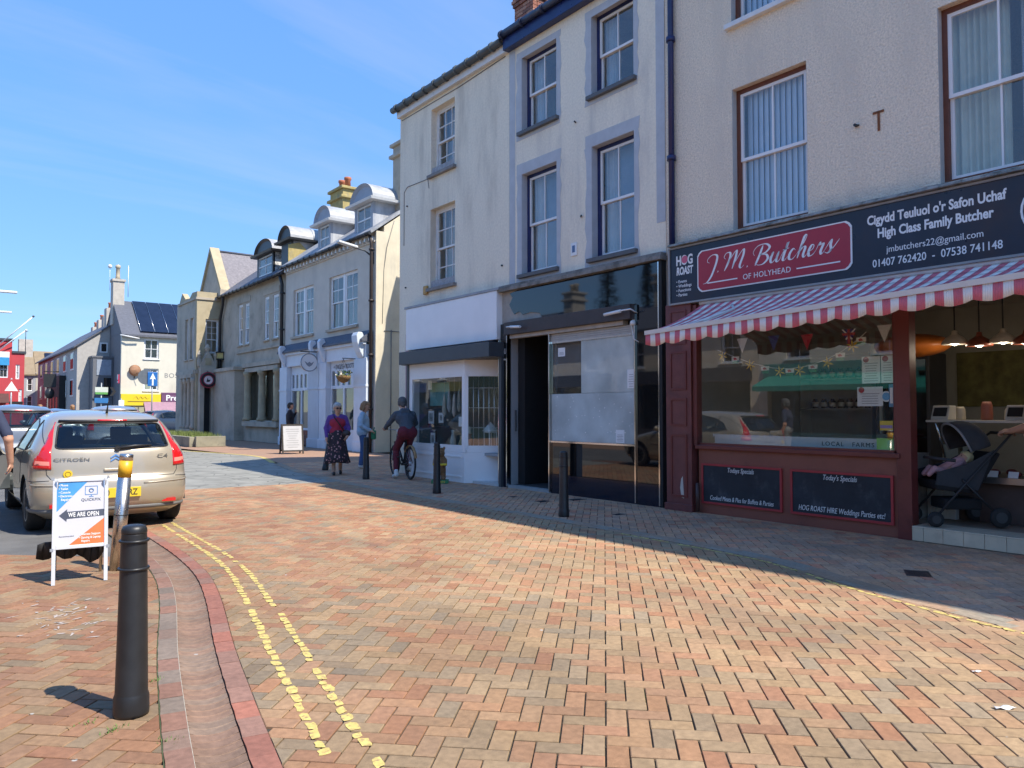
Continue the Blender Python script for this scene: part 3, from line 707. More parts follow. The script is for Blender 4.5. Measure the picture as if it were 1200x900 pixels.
def gutter(root, X, y0, y1, z, m, r=.06, name='gutter', joints=.6):
    mb = MB(); mb.tube([(X, y0, z), (X, y1, z)], r, 10)
    y = y0+.3
    while y < y1: mb.tube([(X, y-.03, z), (X, y+.03, z)], r*1.25, 10); y += joints
    return part(name, mb, m, root)
def ribbon_stroke(mb, pts, width, place, closed=False):
    C = catmull(pts, .06); T = tangents(C)
    L_ = []; n = len(C)
    for i in range(n):
        down = max(0, -T[i][1]); w = width*(.42+.95*down)*min(1, .35+3*min(i, n-1-i)/n*1.2); nn = np.array([-T[i][1], T[i][0]])
        L_.append((C[i]+nn*w/2, C[i]-nn*w/2))
    for i in range(n-1):
        a, b = L_[i]; c, d = L_[i+1]
        mb.poly([place(a[0], a[1], 0), place(b[0], b[1], 0), place(d[0], d[1], 0), place(c[0], c[1], 0)])
FX = Face('X', 8.75)

# ------------------------------------------------------------------ butcher's building
BU = thing('shop_building', 'pebbledashed three storey building over the butcher with the striped awning', 'building', (8.75, 7.42, 0))
wins = [(5.11, 6.23, 3.93, 5.90), (2.42, 3.54, 3.93, 5.90), (5.11, 6.23, 6.82, 8.35), (2.42, 3.54, 6.82, 8.35)]
mb = MB(); FX.wall(mb, -11.0, 7.415, 0, 9.3, [(-2.4, 7.33, 0, 3.72)] + wins, .25); shell(mb, 8.75, 14.5, -11.0, 7.41, 9.3, slabs=(3.3, 6.3))
part('wall', mb, [roughcast], BU)
mb = MB(); mb.add([(8.5, -11.1, 9.3), (8.5, 7.41, 9.3), (11.6, 7.41, 11.6), (11.6, -11.1, 11.6), (14.7, -11.1, 9.3), (14.7, 7.41, 9.3)], [(0, 1, 2, 3), (3, 2, 5, 4), (0, 3, 4), (1, 5, 2), (0, 4, 5, 1)])
part('roof', mb, slate, BU); gutter(BU, 8.5, -11, 7.38, 9.28, iron)
grey_reveal = M('grey painted reveal', (.50, .49, .46), .8, .08, 5)
blind_blue = M('pale blue blind fabric', (.55, .64, .76), .8, .06, 4)
for i, (a0, a1, z0, z1) in enumerate(wins):
    w = window(BU, FX, a0, a1, z0, z1, .10, .06, brown_wood, white, 2, 1, 1, .5, None if z0 < 5 else white_old, pane_objs=True)
    for r_ in (a1-.004, a0+.001): rv = MB(); FX.box(rv, r_, r_+.003, .001, .1, z0, z1); part('reveal', rv, grey_reveal, w)
    if i in (0, 2):
        n = 11
        for k in range(n):
            c = a0+.1+(a1-a0-.2)*(k+.5)/n; s_ = MB(); th = R(22); hw = .052
            FXp = [FX.pt(c-hw*math.cos(th), .22-hw*math.sin(th), z0+.05), FX.pt(c+hw*math.cos(th), .22+hw*math.sin(th), z0+.05), FX.pt(c+hw*math.cos(th), .22+hw*math.sin(th), z1-.05), FX.pt(c-hw*math.cos(th), .22-hw*math.sin(th), z1-.05)]
            s_.extr(FXp, (.002, 0, 0)); part('blind_slat', s_, blind_blue, w)
    else:
        curtain(w, FX, a0+.5, a1-.05, .26, z0+.03, z1-.03, M('pale net curtain', (.50, .54, .46), .9, .1, 5), 8, .03)
        curtain(w, FX, a0+.05, a0+.42, .33, z0+.03, z1-.03, M('grey curtain', (.30, .32, .33), .9, .1, 5), 4, .02)
# wall fittings
mb = MB(); mb.cyl((8.76, 4.47, 4.86), (8.70, 4.47, 4.86), .018, n=8); mb.cyl((8.71, 4.47, 4.86), (8.705, 4.42, 4.84), .012, n=8); part('cable_stub', mb, iron, BU)
rust = M('rust', (.20, .075, .03), .9, .3, 20)
mb = MB(); mb.box(8.738, 8.752, 4.14, 4.27, 4.93, 4.955); mb.box(8.738, 8.752, 4.19, 4.215, 4.72, 4.935); part('rusty_bracket', mb, rust, BU)
# cornice over the sign
mb = MB(); random.seed(3)
ys_ = [-1.6+i*.11 for i in range(81)]
for i in range(80):
    y0, y1 = ys_[i], ys_[i+1]; a = 8.50+random.uniform(-.008, .008); t0 = 3.885+random.uniform(-.012, .012)
    mb.add([(a, y0, 3.825), (a, y1, 3.825), (a+.02, y1, 3.86), (a+.02, y0, 3.86), (8.752, y0, t0+.04), (8.752, y1, t0+.04), (8.752, y0, 3.825), (8.752, y1, 3.825)], [(0, 1, 2, 3), (3, 2, 5, 4), (0, 6, 7, 1), (0, 3, 4, 6), (1, 7, 5, 2)])
part('cornice', mb, M('mossy lead and mortar', (.33, .32, .29), .9, .2, 14, .3, 50, stain=(.13, .13, .11), sscale=5, sth=(.42, .65)), BU)
# stall riser, posts, pilaster
mb = MB(); mb.box(8.68, 8.74, 3.98, 6.80, .0, .90); part('stall_riser', mb, maroon_panel, BU, .004)
mb = MB(); mb.box(8.64, 8.80, 3.86, 4.02, 0, 3.0); part('door_post', mb, maroon, BU, .005)
mb = MB(); mb.box(8.62, 8.86, 3.98, 6.82, .90, .955); part('window_sill', mb, maroon, BU, .006)
mb = MB(); mb.box(8.63, 8.74, 6.785, 6.85, .955, 2.95); mb.box(8.66, 8.74, 4.02, 6.785, 2.66, 2.95); mb.box(8.665, 8.735, 4.02, 4.055, .955, 2.66); mb.box(8.665, 8.735, 4.02, 6.785, .955, .985); part('window_frame', mb, maroon, BU)
fill_pane(BU, Face('X', 8.69), 4.055, 6.785, 0, .985, 2.66, GL2, 'shop_window')
pil = MB(); pil.box(8.60, 8.75, 6.86, 7.32, .0, 2.99)
pil.box(8.57, 8.75, 6.84, 7.34, 0, .1)
pilo = part('pilaster', pil, M('faded maroon paint', (.17, .05, .045), .5, .15, 5, stain=(.11, .03, .03), sscale=2, sth=(.45, .7)), BU, .004)
for z0, z1 in ((.2, 1.10), (1.22, 1.62), (1.74, 2.3), (2.4, 2.9)):
    q = MB(); y0, y1 = 6.94, 7.24
    q.box(8.588, 8.60, y0, y0+.03, z0, z1); q.box(8.588, 8.60, y1-.03, y1, z0, z1); q.box(8.588, 8.60, y0+.03, y1-.03, z0, z0+.03); q.box(8.588, 8.60, y0+.03, y1-.03, z1-.03, z1)
    part('panel_moulding', q, maroon, pilo)
q = MB(); q.add([(8.597, 7.00, .18), (8.597, 7.05, .2), (8.597, 7.07, .33), (8.597, 7.05, .46), (8.597, 7.02, .5), (8.597, 7.01, .35)], [(0, 1, 2, 3, 4, 5)]); part('peeled_paint', q, M('bare wood', (.55, .50, .43), .9, .1), pilo)
mb = MB(); mb.tube([(8.60, 6.76, .02), (8.60, 6.76, .42)], .028, 10); part('short_pipe', mb, M('brown pipe', (.06, .03, .025), .5, .2, 9), BU)
# interior of the shop
mb = MB()
mb.box(12.2, 12.3, -2.3, 9.0, .17, 3.1); mb.box(8.9, 12.2, 7.12, 7.2, .17, 3.1); mb.box(8.9, 12.2, -2.35, -2.27, .17, 3.1); part('shop_wall', mb, M('green grey shop wall', (.24, .235, .20), .7, .12, 2), BU)
mb = MB(); mb.box(8.86, 12.2, -2.27, 7.12, 2.98, 3.04); part('shop_ceiling', mb, M('shop ceiling', (.42, .40, .36), .8, .05), BU)
mb = MB(); mb.box(8.95, 12.2, -2.3, 7.1, .10, .16); part('shop_floor', mb, M('brown floor tile', (.34, .25, .18), .5, .1, 3), BU)
tilem = M('cream step tile', (.60, .51, .37), .45, .12, 6, .03, 30, stain=(.44, .37, .27), sscale=3, sth=(.5, .75))
mb = MB(); mb.box(8.62, 8.98, -2.3, 3.855, .0, .155); step = part('step', mb, M('tile grout', (.22, .20, .17), .9), BU)
y = 3.85; tr_ = {}
while y > -1.0:
    w_ = .2 if y < 3.84 else .12
    for nm, bx in (('riser_tile', (8.605, 8.622, y-w_+.004, y, .012, .150)), ('tread_tile', (8.605, 8.80, y-w_+.004, y, .152, .168)), ('tread_tile', (8.804, 8.99, y-w_+.004, y, .152, .168))):
        q = MB(); q.box(*bx); part(nm, q, tilem, step, .002)
    y -= w_
# chalkboards on the riser
board_m = M('chalkboard', (.02, .024, .03), .75, .3, 3, stain=(.085, .09, .10), sscale=5, sth=(.5, .85))
chalk = M('chalk', (.72, .72, .70), .9, .05)
RX = (0, -1, 0); UZ = (0, 0, 1)
for (y0, y1, lab, T1, T2, t2s, c1, c2) in ((5.475, 6.735, 'long chalkboard in a red frame, left one under the butcher window', 'Todays Specials', 'Cooked Meats & Pies for Buffets & Parties', .088, 6.10, 6.10), (4.07, 5.355, 'long chalkboard in a red frame, right one beside the tiled step', "Today's Specials", 'HOG ROAST HIRE Weddings Parties etc!', .095, 4.71, 4.71)):
    t = thing('chalkboard', lab, 'chalkboard', (8.66, (y0+y1)/2, .14), group='chalkboards under the butcher window')
    q = MB(); q.box(8.662, 8.678, y0+.02, y1-.02, .16, .68); part('board', q, board_m, t)
    q = MB(); q.box(8.652, 8.677, y0, y0+.028, .14, .70); q.box(8.652, 8.677, y1-.028, y1, .14, .70); q.box(8.6525, 8.6765, y0+.028, y1-.028, .14, .168); q.box(8.6525, 8.6765, y0+.028, y1-.028, .672, .70); part('frame', q, M('red frame paint', (.38, .035, .04), .5, .1), t)
    lettering(t, T1, (8.660, c1, .595), RX, UZ, .092, chalk, xs=.72, shear=.25)
    lettering(t, T2, (8.660, c2, .20), RX, UZ, t2s, chalk, xs=.66, shear=.22)
# the sign
SG = thing('shop_sign', 'long dark fascia sign with a red panel above the striped awning', 'sign', (8.56, 7.22, 2.99))
mb = MB(); mb.box(8.575, 8.745, -1.5, 7.20, 3.0, 3.79); part('board', mb, M('sign navy black', (.014, .018, .034), .3, .25, 2, stain=(.035, .02, .022), sscale=.8, sth=(.5, .75)), SG)
mb = MB(); mb.box(8.555, 8.745, -1.5, 7.222, 2.975, 3.0); mb.box(8.555, 8.745, 7.2, 7.222, 3.0, 3.80); mb.box(8.555, 8.745, -1.5, 7.222, 3.79, 3.815); part('frame', mb, M('sign grey edge', (.30, .30, .29), .5, .1), SG)
def notch(y0, y1, z0, z1, x, n=.07):
    return [(x, y1-n, z0), (x, y0+n, z0), (x, y0+n*.4, z0+n*.4), (x, y0, z0+n), (x, y0, z1-n), (x, y0+n*.4, z1-n*.4), (x, y0+n, z1), (x, y1-n, z1), (x, y1-n*.4, z1-n*.4), (x, y1, z1-n), (x, y1, z0+n), (x, y1-n*.4, z0+n*.4)]
q = MB(); q.extr(notch(4.455, 6.705, 3.105, 3.69, 8.566), (.008, 0, 0)); part('panel_border', q, letter_white, SG)
q = MB(); q.extr(notch(4.475, 6.685, 3.122, 3.673, 8.562), (.008, 0, 0)); part('red_panel', q, M('sign red', (.40, .022, .042), .32, .06, 2), SG)
script = [[(.55, 1.15), (.22, 1.3), (.2, 1.65), (.7, 1.98), (1.3, 1.85), (1.45, 1.3), (1.35, .4), (1.15, -.4), (.75, -.95), (.3, -1.05)],
 [(1.85, .0), (1.98, .06), (1.9, .14)], [(2.6, 1.25), (2.35, 1.5), (2.55, 1.88), (3.0, 1.85), (3.15, 1.35), (3.0, .6), (2.8, 0)], [(2.95, .5), (3.4, 1.5), (3.78, 1.98), (3.88, 1.3), (3.75, .1)], [(3.8, .4), (4.25, 1.4), (4.65, 1.98), (4.8, 1.4), (4.65, .35), (4.88, .02), (5.2, .3)],
 [(5.55, .0), (5.68, .06), (5.6, .14)], [(7.0, 1.95), (6.85, 1.0), (6.6, 0)], [(6.25, 1.0), (6.0, 1.45), (6.4, 1.98), (7.3, 2.05), (7.85, 1.65), (7.55, 1.2), (7.0, 1.05), (7.65, .95), (7.95, .5), (7.55, .05), (6.95, .0), (6.5, .25)],
 [(8.1, .4), (8.4, 1.05), (8.33, .3), (8.58, .0), (8.92, .4), (9.1, 1.05)], [(9.1, 1.05), (9.0, .25), (9.22, 0), (9.5, .35)], [(9.4, .3), (9.8, 1.3), (9.92, 1.75), (9.75, .3), (9.95, 0), (10.25, .35)], [(9.5, 1.08), (9.8, 1.12), (10.2, 1.18)],
 [(10.95, .85), (10.7, 1.03), (10.42, .6), (10.48, .1), (10.85, .0), (11.2, .4)], [(11.2, .4), (11.7, 1.4), (11.85, 2.1), (11.62, 2.05), (11.5, 1.0), (11.38, 0)], [(11.4, .3), (11.75, 1.0), (12.0, .92), (11.95, .25), (12.15, 0), (12.4, .35)],
 [(12.4, .35), (12.85, .65), (12.9, .98), (12.65, 1.03), (12.48, .5), (12.65, .02), (13.0, .1), (13.25, .45)], [(13.25, .45), (13.45, 1.15), (13.55, .92), (13.88, .98), (13.78, .3), (13.95, 0), (14.2, .35)], [(14.2, .35), (14.6, 1.2), (14.68, .7), (14.82, .3), (14.55, 0), (14.2, .15)], [(14.55, .02), (15.0, .4), (15.45, 1.15)]]
q = MB()
for st in script: ribbon_stroke(q, st, .20, lambda x, y, d: (8.5595-.0001, 6.60-(x+.30*y)*.1265, 3.345+y*.1265))
part('lettering', q, letter_white, SG)
for (y0, y1, z) in ((6.53, 6.04, 3.215), (5.17, 4.60, 3.215)):
    q = MB(); q.box(8.5595, 8.5618, y1, y0, z-.008, z+.008); part('rule', q, letter_white, SG)
lettering(SG, 'OF HOLYHEAD', (8.560, 5.60, 3.185), RX, UZ, .105, letter_white, xs=.93, spacing=1.08)
sx = 8.5735
lettering(SG, 'HOG', (sx, 6.94, 3.545), RX, UZ, .19, letter_white, xs=.70, bold=.035)
q = MB(); q.cyl((sx+.001, 6.935, 3.615), (sx-.002, 6.935, 3.615), .055, n=16); part('pig_badge', q, M('pig pink', (.62, .12, .2), .5, .05), SG)
lettering(SG, 'ROAST', (sx, 6.94, 3.405), RX, UZ, .155, letter_white, xs=.60, bold=.035, shear=.12)
for i, tx in enumerate(('Events', 'Weddings', 'Functions', 'Parties')): lettering(SG, '• ' + tx, (sx, 7.09, 3.285-i*.065), RX, UZ, .062, letter_white, xs=.95, align='LEFT', bold=.006)
lettering(SG, "Cigydd Teuluol o'r Safon Uchaf", (sx, 3.565, 3.585), RX, UZ, .148, letter_white, xs=.76, bold=.03)
lettering(SG, 'High Class Family Butcher', (sx, 3.565, 3.42), RX, UZ, .148, letter_white, xs=.76, bold=.03)
lettering(SG, 'jmbutchers22@gmail.com', (sx, 3.56, 3.235), RX, UZ, .105, letter_white, xs=.90)
lettering(SG, '01407 762420  -  07538 741148', (sx, 3.555, 3.085), RX, UZ, .125, letter_white, xs=.82, bold=.008)
q = MB(); q.ring((8.573, 2.45, 3.42), .27, .012, 'X', 28, 6); part('crest_ring', q, letter_white, SG)
q = MB(); q.cyl((8.576, 2.45, 3.42), (8.572, 2.45, 3.42), .25, n=28); part('crest', q, M('crest maroon', (.10, .03, .03), .5, .2, 9), SG)
# the awning
AW = thing('awning', 'pink and white striped shop awning with a scalloped valance', 'awning', (8.68, 6.68, 2.3))
st_r = M('awning red stripe', (.62, .15, .19), .85, .1, 6); st_w = M('awning white stripe', (.84, .77, .70), .85, .05, 6, stain=(.58, .56, .58), sscale=3, sth=(.5, .8))
fab = MB(); val = MB(); w_ = .0815; y = 6.67; k = 0
def aw_z(y): return 2.43 + (6.67-y)*.034
while y > -1.6:
    y1 = y - w_; m = k % 2
    rows = []
    for u in range(7):
        t = u/6; X = 8.66 + (7.45-8.66)*t
        sag = -.045*math.sin(math.pi*t)*(1+.25*math.sin(y*2.1))
        rows.append([(X, q, (2.955)*(1-t) + (aw_z(q)+.035)*t + sag) for q in (y, y1)])
    for u in range(6): fab.add([rows[u][0], rows[u][1], rows[u+1][1], rows[u+1][0]], [(0, 1, 2, 3)], m, True)
    for u in range(4):
        q0, q1 = y-(y-y1)*u/4, y-(y-y1)*(u+1)/4
        zz = lambda q: aw_z(q) - .125 - .035*abs(math.sin(math.pi*(6.67-q)/.326))
        fl = lambda q: 7.44 + .010*math.sin(q*9) 
        val.add([(7.44, q0, aw_z(q0)), (7.44, q1, aw_z(q1)), (fl(q1), q1, zz(q1)), (fl(q0), q0, zz(q0))], [(0, 1, 2, 3)], m, True)
    y = y1; k += 1
fo = part('canopy', fab, [st_r, st_w], AW); so = fo.modifiers.new('t', 'SOLIDIFY'); so.thickness = .003
vo = part('valance', val, [st_r, st_w], AW); so = vo.modifiers.new('t', 'SOLIDIFY'); so.thickness = .003
q = MB(); q.extr([(7.425, 6.68, 2.43), (7.475, 6.68, 2.43), (7.475, 6.68, 2.485), (7.425, 6.68, 2.485)], (0, -8.28, 8.28*.034)); part('front_bar', q, M('cream awning bar', (.66, .62, .56), .5, .05), AW)
q = MB(); q.tube([(8.62, 6.7, 2.96), (8.62, -1.6, 2.96)], .035, 8); part('roller', q, white_old, AW)
for y0 in (6.2, 2.0, -1.2):
    q = MB(); q.tube([(8.64, y0, 2.9), (8.0, y0-.5, 2.72), (7.47, y0-.05, aw_z(y0)+.02)], .018, 8); part('arm', q, white_old, AW)
# window trim text and interior of the window
lettering(BU, 'MEAT FROM OUR OWN', (8.687, 6.05, 1.075), RX, UZ, .062, M('dim lettering', (.5, .5, .48), .6), xs=1.1, spacing=1.5)

# ------------------------------------------------------------------ what stands and hangs in the butcher's
paper = M('white paper', (.80, .79, .77), .8, .03); red_ink = M('red ink', (.5, .05, .06), .7); grey_ink = M('grey ink', (.35, .33, .33), .8)
yellow_m = M('daffodil yellow', (.80, .55, .06), .6, .08); orange_m = M('daffodil orange', (.75, .28, .03), .6)
def poster(y0, y1, z0, z1, x, label, deco=True, lines=8, name='poster', m=None, par=None):
    t = thing(name, label, 'poster', (x, (y0+y1)/2, z0), group='notices stuck to the shop glass')
    q = MB(); q.box(x, x+.002, y0, y1, z0, z1); part('sheet', q, m or paper, t)
    if deco:
        q = MB(); q.lathe([(.0, -.001), (.035, -.001), (.035, .0)], (x-.0005, y1-.05, z1-.035), 14, axis='X'); part('logo', q, red_ink, t)
    q = MB()
    for k in range(lines):
        zz = z1-.08-(z1-z0-.11)*k/max(1, lines-1); l = random.uniform(.55, .8)*(y1-y0)/2; c = (y0+y1)/2
        q.box(x-.0012, x, c-l, c+l, zz-.004, zz+.004)
    part('print', q, grey_ink, t); return t
poster(4.215, 4.43, 1.755, 2.07, 8.699, 'white notice with red badge, left one of the upper pair on the butcher window')
poster(3.99+.07, 4.205, 1.755, 2.07, 8.699, 'white notice with red badge, right one of the upper pair on the butcher window')
poster(4.19, 4.49, 1.49, 1.715, 8.699, 'wide white notice below the pair on the butcher window', lines=5)
t = thing('round_sticker', 'round blue and white sticker on the butcher window', 'sticker', (8.698, 4.15, 1.56))
q = MB(); q.cyl((8.70, 4.15, 1.6), (8.697, 4.15, 1.6), .062, n=20); part('rim', q, M('sticker white', (.75, .78, .8), .5), t)
q = MB(); q.cyl((8.6975, 4.15, 1.6), (8.6955, 4.15, 1.6), .045, n=20); part('centre', q, M('sticker blue', (.10, .33, .55), .5), t)
t = thing('card', 'tall blue card with a white strip on the butcher window', 'card', (8.698, 4.08, 1.48)); q = MB(); q.box(8.697, 8.70, 4.062, 4.12, 1.48, 1.74); part('sheet', q, M('card blue', (.12, .30, .5), .5), t)
q = MB(); q.box(8.6955, 8.697, 4.075, 4.107, 1.52, 1.70); part('print', q, paper, t)
t = thing('card', 'small multicoloured card low on the butcher window', 'card', (8.698, 4.2, 1.2)); q = MB(); q.box(8.697, 8.70, 4.08, 4.23, 1.21, 1.32); part('sheet', q, yellow_m, t)
q = MB(); q.box(8.6955, 8.697, 4.085, 4.225, 1.235, 1.27); part('print', q, M('card mauve', (.28, .2, .4), .6), t)
t = thing('rating_card', 'green and black rating card in the bottom corner of the butcher window', 'card', (8.698, 4.15, 1.0)); q = MB(); q.box(8.697, 8.70, 4.08, 4.27, .99, 1.12); part('sheet', q, M('rating green', (.25, .55, .08), .5), t)
q = MB(); q.box(8.697, 8.70, 4.08, 4.27, 1.122, 1.17); part('header', q, black_plain, t)
# bunting of daffodils and little flags
def flower(x, y, z, r=.078):
    mb = MB()
    for k in range(6):
        a = R(60*k+20); b_ = R(60*k-14+20); c_ = R(60*k+14+20)
        mb.add([(x, y, z), (x-.004, y+r*.6*math.cos(b_), z+r*.6*math.sin(b_)), (x, y+r*1.1*math.cos(a), z+r*1.1*math.sin(a)), (x-.004, y+r*.6*math.cos(c_), z+r*.6*math.sin(c_))], [(0, 1, 2, 3)])
    mb.lathe([(.012, 0), (.018, -.02), (.0, -.012)], (x-.002, y, z), 8, axis='X'); return mb
Bp = [(6.52, 2.26), (6.27, 2.16), (5.98, 2.05), (5.66, 1.97), (5.40, 1.945), (5.13, 1.975), (4.90, 2.04), (4.70, 2.13), (4.50, 2.26), (4.40, 2.34)]
BT = thing('bunting', 'string of yellow daffodils and small red dragon flags inside the butcher window', 'bunting', (8.75, 5.5, 1.95))
q = MB(); q.tube([(8.76, a, b+.03) for a, b in Bp], .004, 6); part('string', q, paper, BT)
for i, (a, b) in enumerate([(6.42, 2.20), (5.98, 2.05), (5.54, 1.945), (5.26, 1.945), (4.88, 2.03), (4.56, 2.21)]): part('daffodil', flower(8.745, a, b), yellow_m, BT)
for a, b in [(6.22, 2.14), (5.76, 1.985), (5.40, 1.94), (5.08, 1.975), (4.72, 2.10), (4.46, 2.27)]:
    q = MB(); q.box(8.75, 8.752, a-.06, a+.06, b-.015, b+.04); f_ = part('flag', q, paper, BT)
    q = MB(); q.box(8.75, 8.752, a-.05, a+.05, b-.055, b-.0155); part('green_band', q, M('flag green', (.06, .22, .08), .7), f_)
    q = MB(); q.extr([(8.748, a-.03, b), (8.748, a+.02, b-.008), (8.748, a+.035, b+.018), (8.748, a, b+.028)], (.001, 0, 0)); part('dragon', q, red_ink, f_)
for (a, b, m_, lab) in ((5.15, 2.31, M('pennant red', (.45, .02, .04), .7), 'red triangular pennant hanging at the top of the butcher window'), (4.18, 2.34, M('pennant white', (.68, .67, .68), .7), 'white triangular pennant at the right top of the butcher window'), (6.10, 2.33, M('pennant white', (.68, .67, .68), .7), 'white triangular pennant at the left top of the butcher window'), (5.62, 2.33, M('pennant blue', (.04, .06, .25), .7), 'dark blue triangular pennant at the top of the butcher window')):
    q = MB(); q.extr([(8.74, a-.085, b+.09), (8.74, a+.085, b+.09), (8.74, a, b-.11)], (.002, 0, 0)); solo('pennant', q, m_, lab, 'pennant', 'pennants hung across the butcher window', loc=(8.74, a, b+.09))
# union flag pennant
t = thing('flag', 'small union flag pennant among the bunting', 'flag', (8.75, 4.60, 2.2)); q = MB(); q.extr([(8.752, 4.52, 2.42), (8.752, 4.70, 2.42), (8.752, 4.61, 2.19)], (.002, 0, 0)); part('cloth', q, M('flag navy', (.02, .03, .2), .7), t)
q = MB(); q.box(8.749, 8.751, 4.595, 4.625, 2.2, 2.42); q.box(8.749, 8.751, 4.53, 4.69, 2.345, 2.375); part('red_cross', q, red_ink, t)
q = MB(); q.extr([(8.7515, 4.52, 2.42), (8.7515, 4.54, 2.42), (8.7515, 4.66, 2.30), (8.7515, 4.64, 2.29)], (.0005, 0, 0)); q.extr([(8.7515, 4.70, 2.42), (8.7515, 4.68, 2.42), (8.7515, 4.56, 2.30), (8.7515, 4.58, 2.29)], (.0003, 0, 0)); part('saltire', q, paper, t)
# display shelf in the window with its strip sign
DS = thing('display_counter', 'refrigerated display shelf behind the butcher window glass', 'counter', (9.2, 5.4, .16))
q = MB(); q.box(8.84, 9.55, 4.06, 6.9, .16, .93); part('cabinet', q, M('stainless panel', (.45, .45, .44), .35, .05, 3, metal=.6), DS)
q = MB(); q.box(8.92, 8.945, 4.25, 6.7, .95, 1.10); q_ = part('front_strip', q, M('strip sign grey', (.58, .59, .58), .5, .05), DS)
lettering(DS, 'LOCAL   FARMS', (8.917, 4.74, 1.0), RX, UZ, .075, black_plain, xs=1.05, spacing=1.25)
for i in range(7):
    y0 = 4.3+i*.36; q = MB(); q.box(9.0, 9.45, y0, y0+.32, .935, .975); part('tray', q, alu, DS)
for i in range(16):
    y0 = 4.35+i*.145; t_ = MB(); t_.ball((9.15+.12*(i % 3), y0+.05, .995), (.07, .06, .035), 10, 6)
    solo('meat_cut', t_, M('meat', (.30, .06, .05), .5, .25, 25), 'cut of meat lying in the tray behind the window', 'meat', 'meat cuts in the window', loc=(9.15, y0, .975))
for i in range(9):
    q = MB(); q.box(8.80, 8.83, 4.35+i*.27, 4.35+i*.27+.19, .958, .972); solo('price_ticket', q, paper, 'white price ticket lying along the window sill', 'ticket', 'tickets along the sill', loc=(8.8, 4.35+i*.27, .958))
# shelf unit with jars
SH = thing('shelf_unit', 'pale open shelf unit against the back wall inside the butcher', 'shelf', (11.9, 6.6, .16))
shm = M('shelf cream', (.36, .35, .31), .7, .06)
q = MB(); q.box(12.12, 12.18, 5.9, 7.1, .17, 2.6); part('back', q, shm, SH)
for z in (.6, 1.0, 1.45, 1.95, 2.35): q = MB(); q.box(11.8, 12.12, 5.9, 7.1, z, z+.03); part('shelf', q, shm, SH)
for y in (5.88, 7.1): q = MB(); q.box(11.8, 12.18, y-.02, y, .17, 2.6); part('side', q, shm, SH)
jar_d = M('dark jar', (.05, .03, .02), .2); jar_l = M('jar label', (.6, .58, .52), .7)
for i in range(7):
    for z in (1.48, 1.98):
        y0 = 5.98+i*.15; j = thing('jar', 'dark jar with a pale label on the shelf inside the butcher', 'jar', (11.92, y0, z), group='jars on the butcher shelf'); q = MB(); q.lathe([(.045, 0), (.05, .02), (.05, .12), (.035, .14), (.035, .16)], (11.92, y0, z), 12); part('jar_body', q, jar_d, j)
        q = MB(); q.lathe([(.0515, .03), (.0515, .10)], (11.92, y0, z), 12); part('label_band', q, jar_l, j)
# fridge with dark door
FR = thing('drinks_fridge', 'dark upright fridge between the shelf and the shop counter', 'fridge', (11.8, 5.3, .16)); q = MB(); q.box(11.6, 12.18, 4.9, 5.7, .17, 2.3); part('cabinet', q, M('fridge dark', (.05, .05, .055), .4), FR, .01)
q = MB(); q.box(11.585, 11.598, 4.95, 5.65, .3, 2.2); part('glass_door', q, black_glass, FR)
q = MB(); q.box(11.55, 11.583, 5.58, 5.62, .9, 1.7); part('handle', q, alu, FR)
q = MB(); q.ball((10.6, 4.7, 2.32), (.3, .5, .16), 18, 10); solo('orange_balloon', q, M('orange foil', (.62, .18, .03), .35), 'orange balloon floating under the shop ceiling', 'balloon', loc=(10.6, 4.7, 2.32))
# serving counter seen through the open front
SC = thing('serving_counter', 'butcher serving counter with a white boarded end and glass top', 'counter', (9.8, 2.0, .16))
q = MB(); q.box(9.55, 10.4, -1.5, 4.05, .165, .62); part('base', q, M('counter dark base', (.09, .06, .05), .6, .2, 3), SC)
cream_b = M('cream boarding', (.55, .54, .50), .6, .05)
for i in range(9):
    q = MB(); q.box(9.46, 9.55, 4.05-.035*i-.034, 4.05-.035*i, .17, .62); part('board', q, cream_b, SC, .003)
q = MB(); q.box(9.44, 10.42, -1.5, 4.07, .62, .69); part('worktop', q, M('worktop steel', (.30, .30, .30), .3, .1, 3, metal=.8), SC)
q = MB(); q.box(9.46, 10.2, -1.5, 4.05, 1.30, 1.325); part('glass_shelf', q, M('shelf edge', (.55, .52, .45), .3, .05), SC)
for y in (4.0, 3.1, 2.1): q = MB(); q.tube([(9.95, y, .69), (9.62, y, 1.3)], .014, 8); part('strut', q, chrome, SC)
for i in range(12):
    q = MB(); q.ball((9.62+.14*(i % 3), 3.95-i*.13, .725), (.07, .06, .04), 10, 6); solo('meat_cut', q, M('meat', (.30, .06, .05), .5, .25, 25), 'cut of meat on the serving counter', 'meat', 'meat cuts on the counter', loc=(9.62, 3.95-i*.13, .69))
for (y, lab) in ((4.0, 'cream weighing scale at the left end of the counter shelf'), (3.2, 'cream weighing scale further right on the counter shelf')):
    t = thing('weighing_scale', lab, 'scale', (9.8, y, 1.325), group='scales on the counter'); q = MB(); q.extr([(9.7, y-.1, 1.326), (9.95, y-.1, 1.326), (9.95, y-.1, 1.50), (9.78, y-.1, 1.50)], (0, .2, 0)); part('housing', q, M('scale cream', (.55, .53, .47), .5), t, .01)
    q = MB(); q.extr([(9.715, y-.075, 1.37), (9.77, y-.075, 1.47), (9.765, y-.075, 1.475), (9.708, y-.075, 1.375)], (0, .15, 0)); part('display', q, black_plain, t)
for (y, lab) in ((3.98, 'cream box on the counter behind the struts'), (3.75, 'pale carton next to the cream box on the counter')):
    q = MB(); q.box(9.95, 10.15, y-.09, y+.09, .69, 1.02); solo('carton', q, M('carton cream', (.50, .44, .30), .7, .06), lab, 'carton', 'cartons on the counter', loc=(9.95, y, .69), bevel=.006)
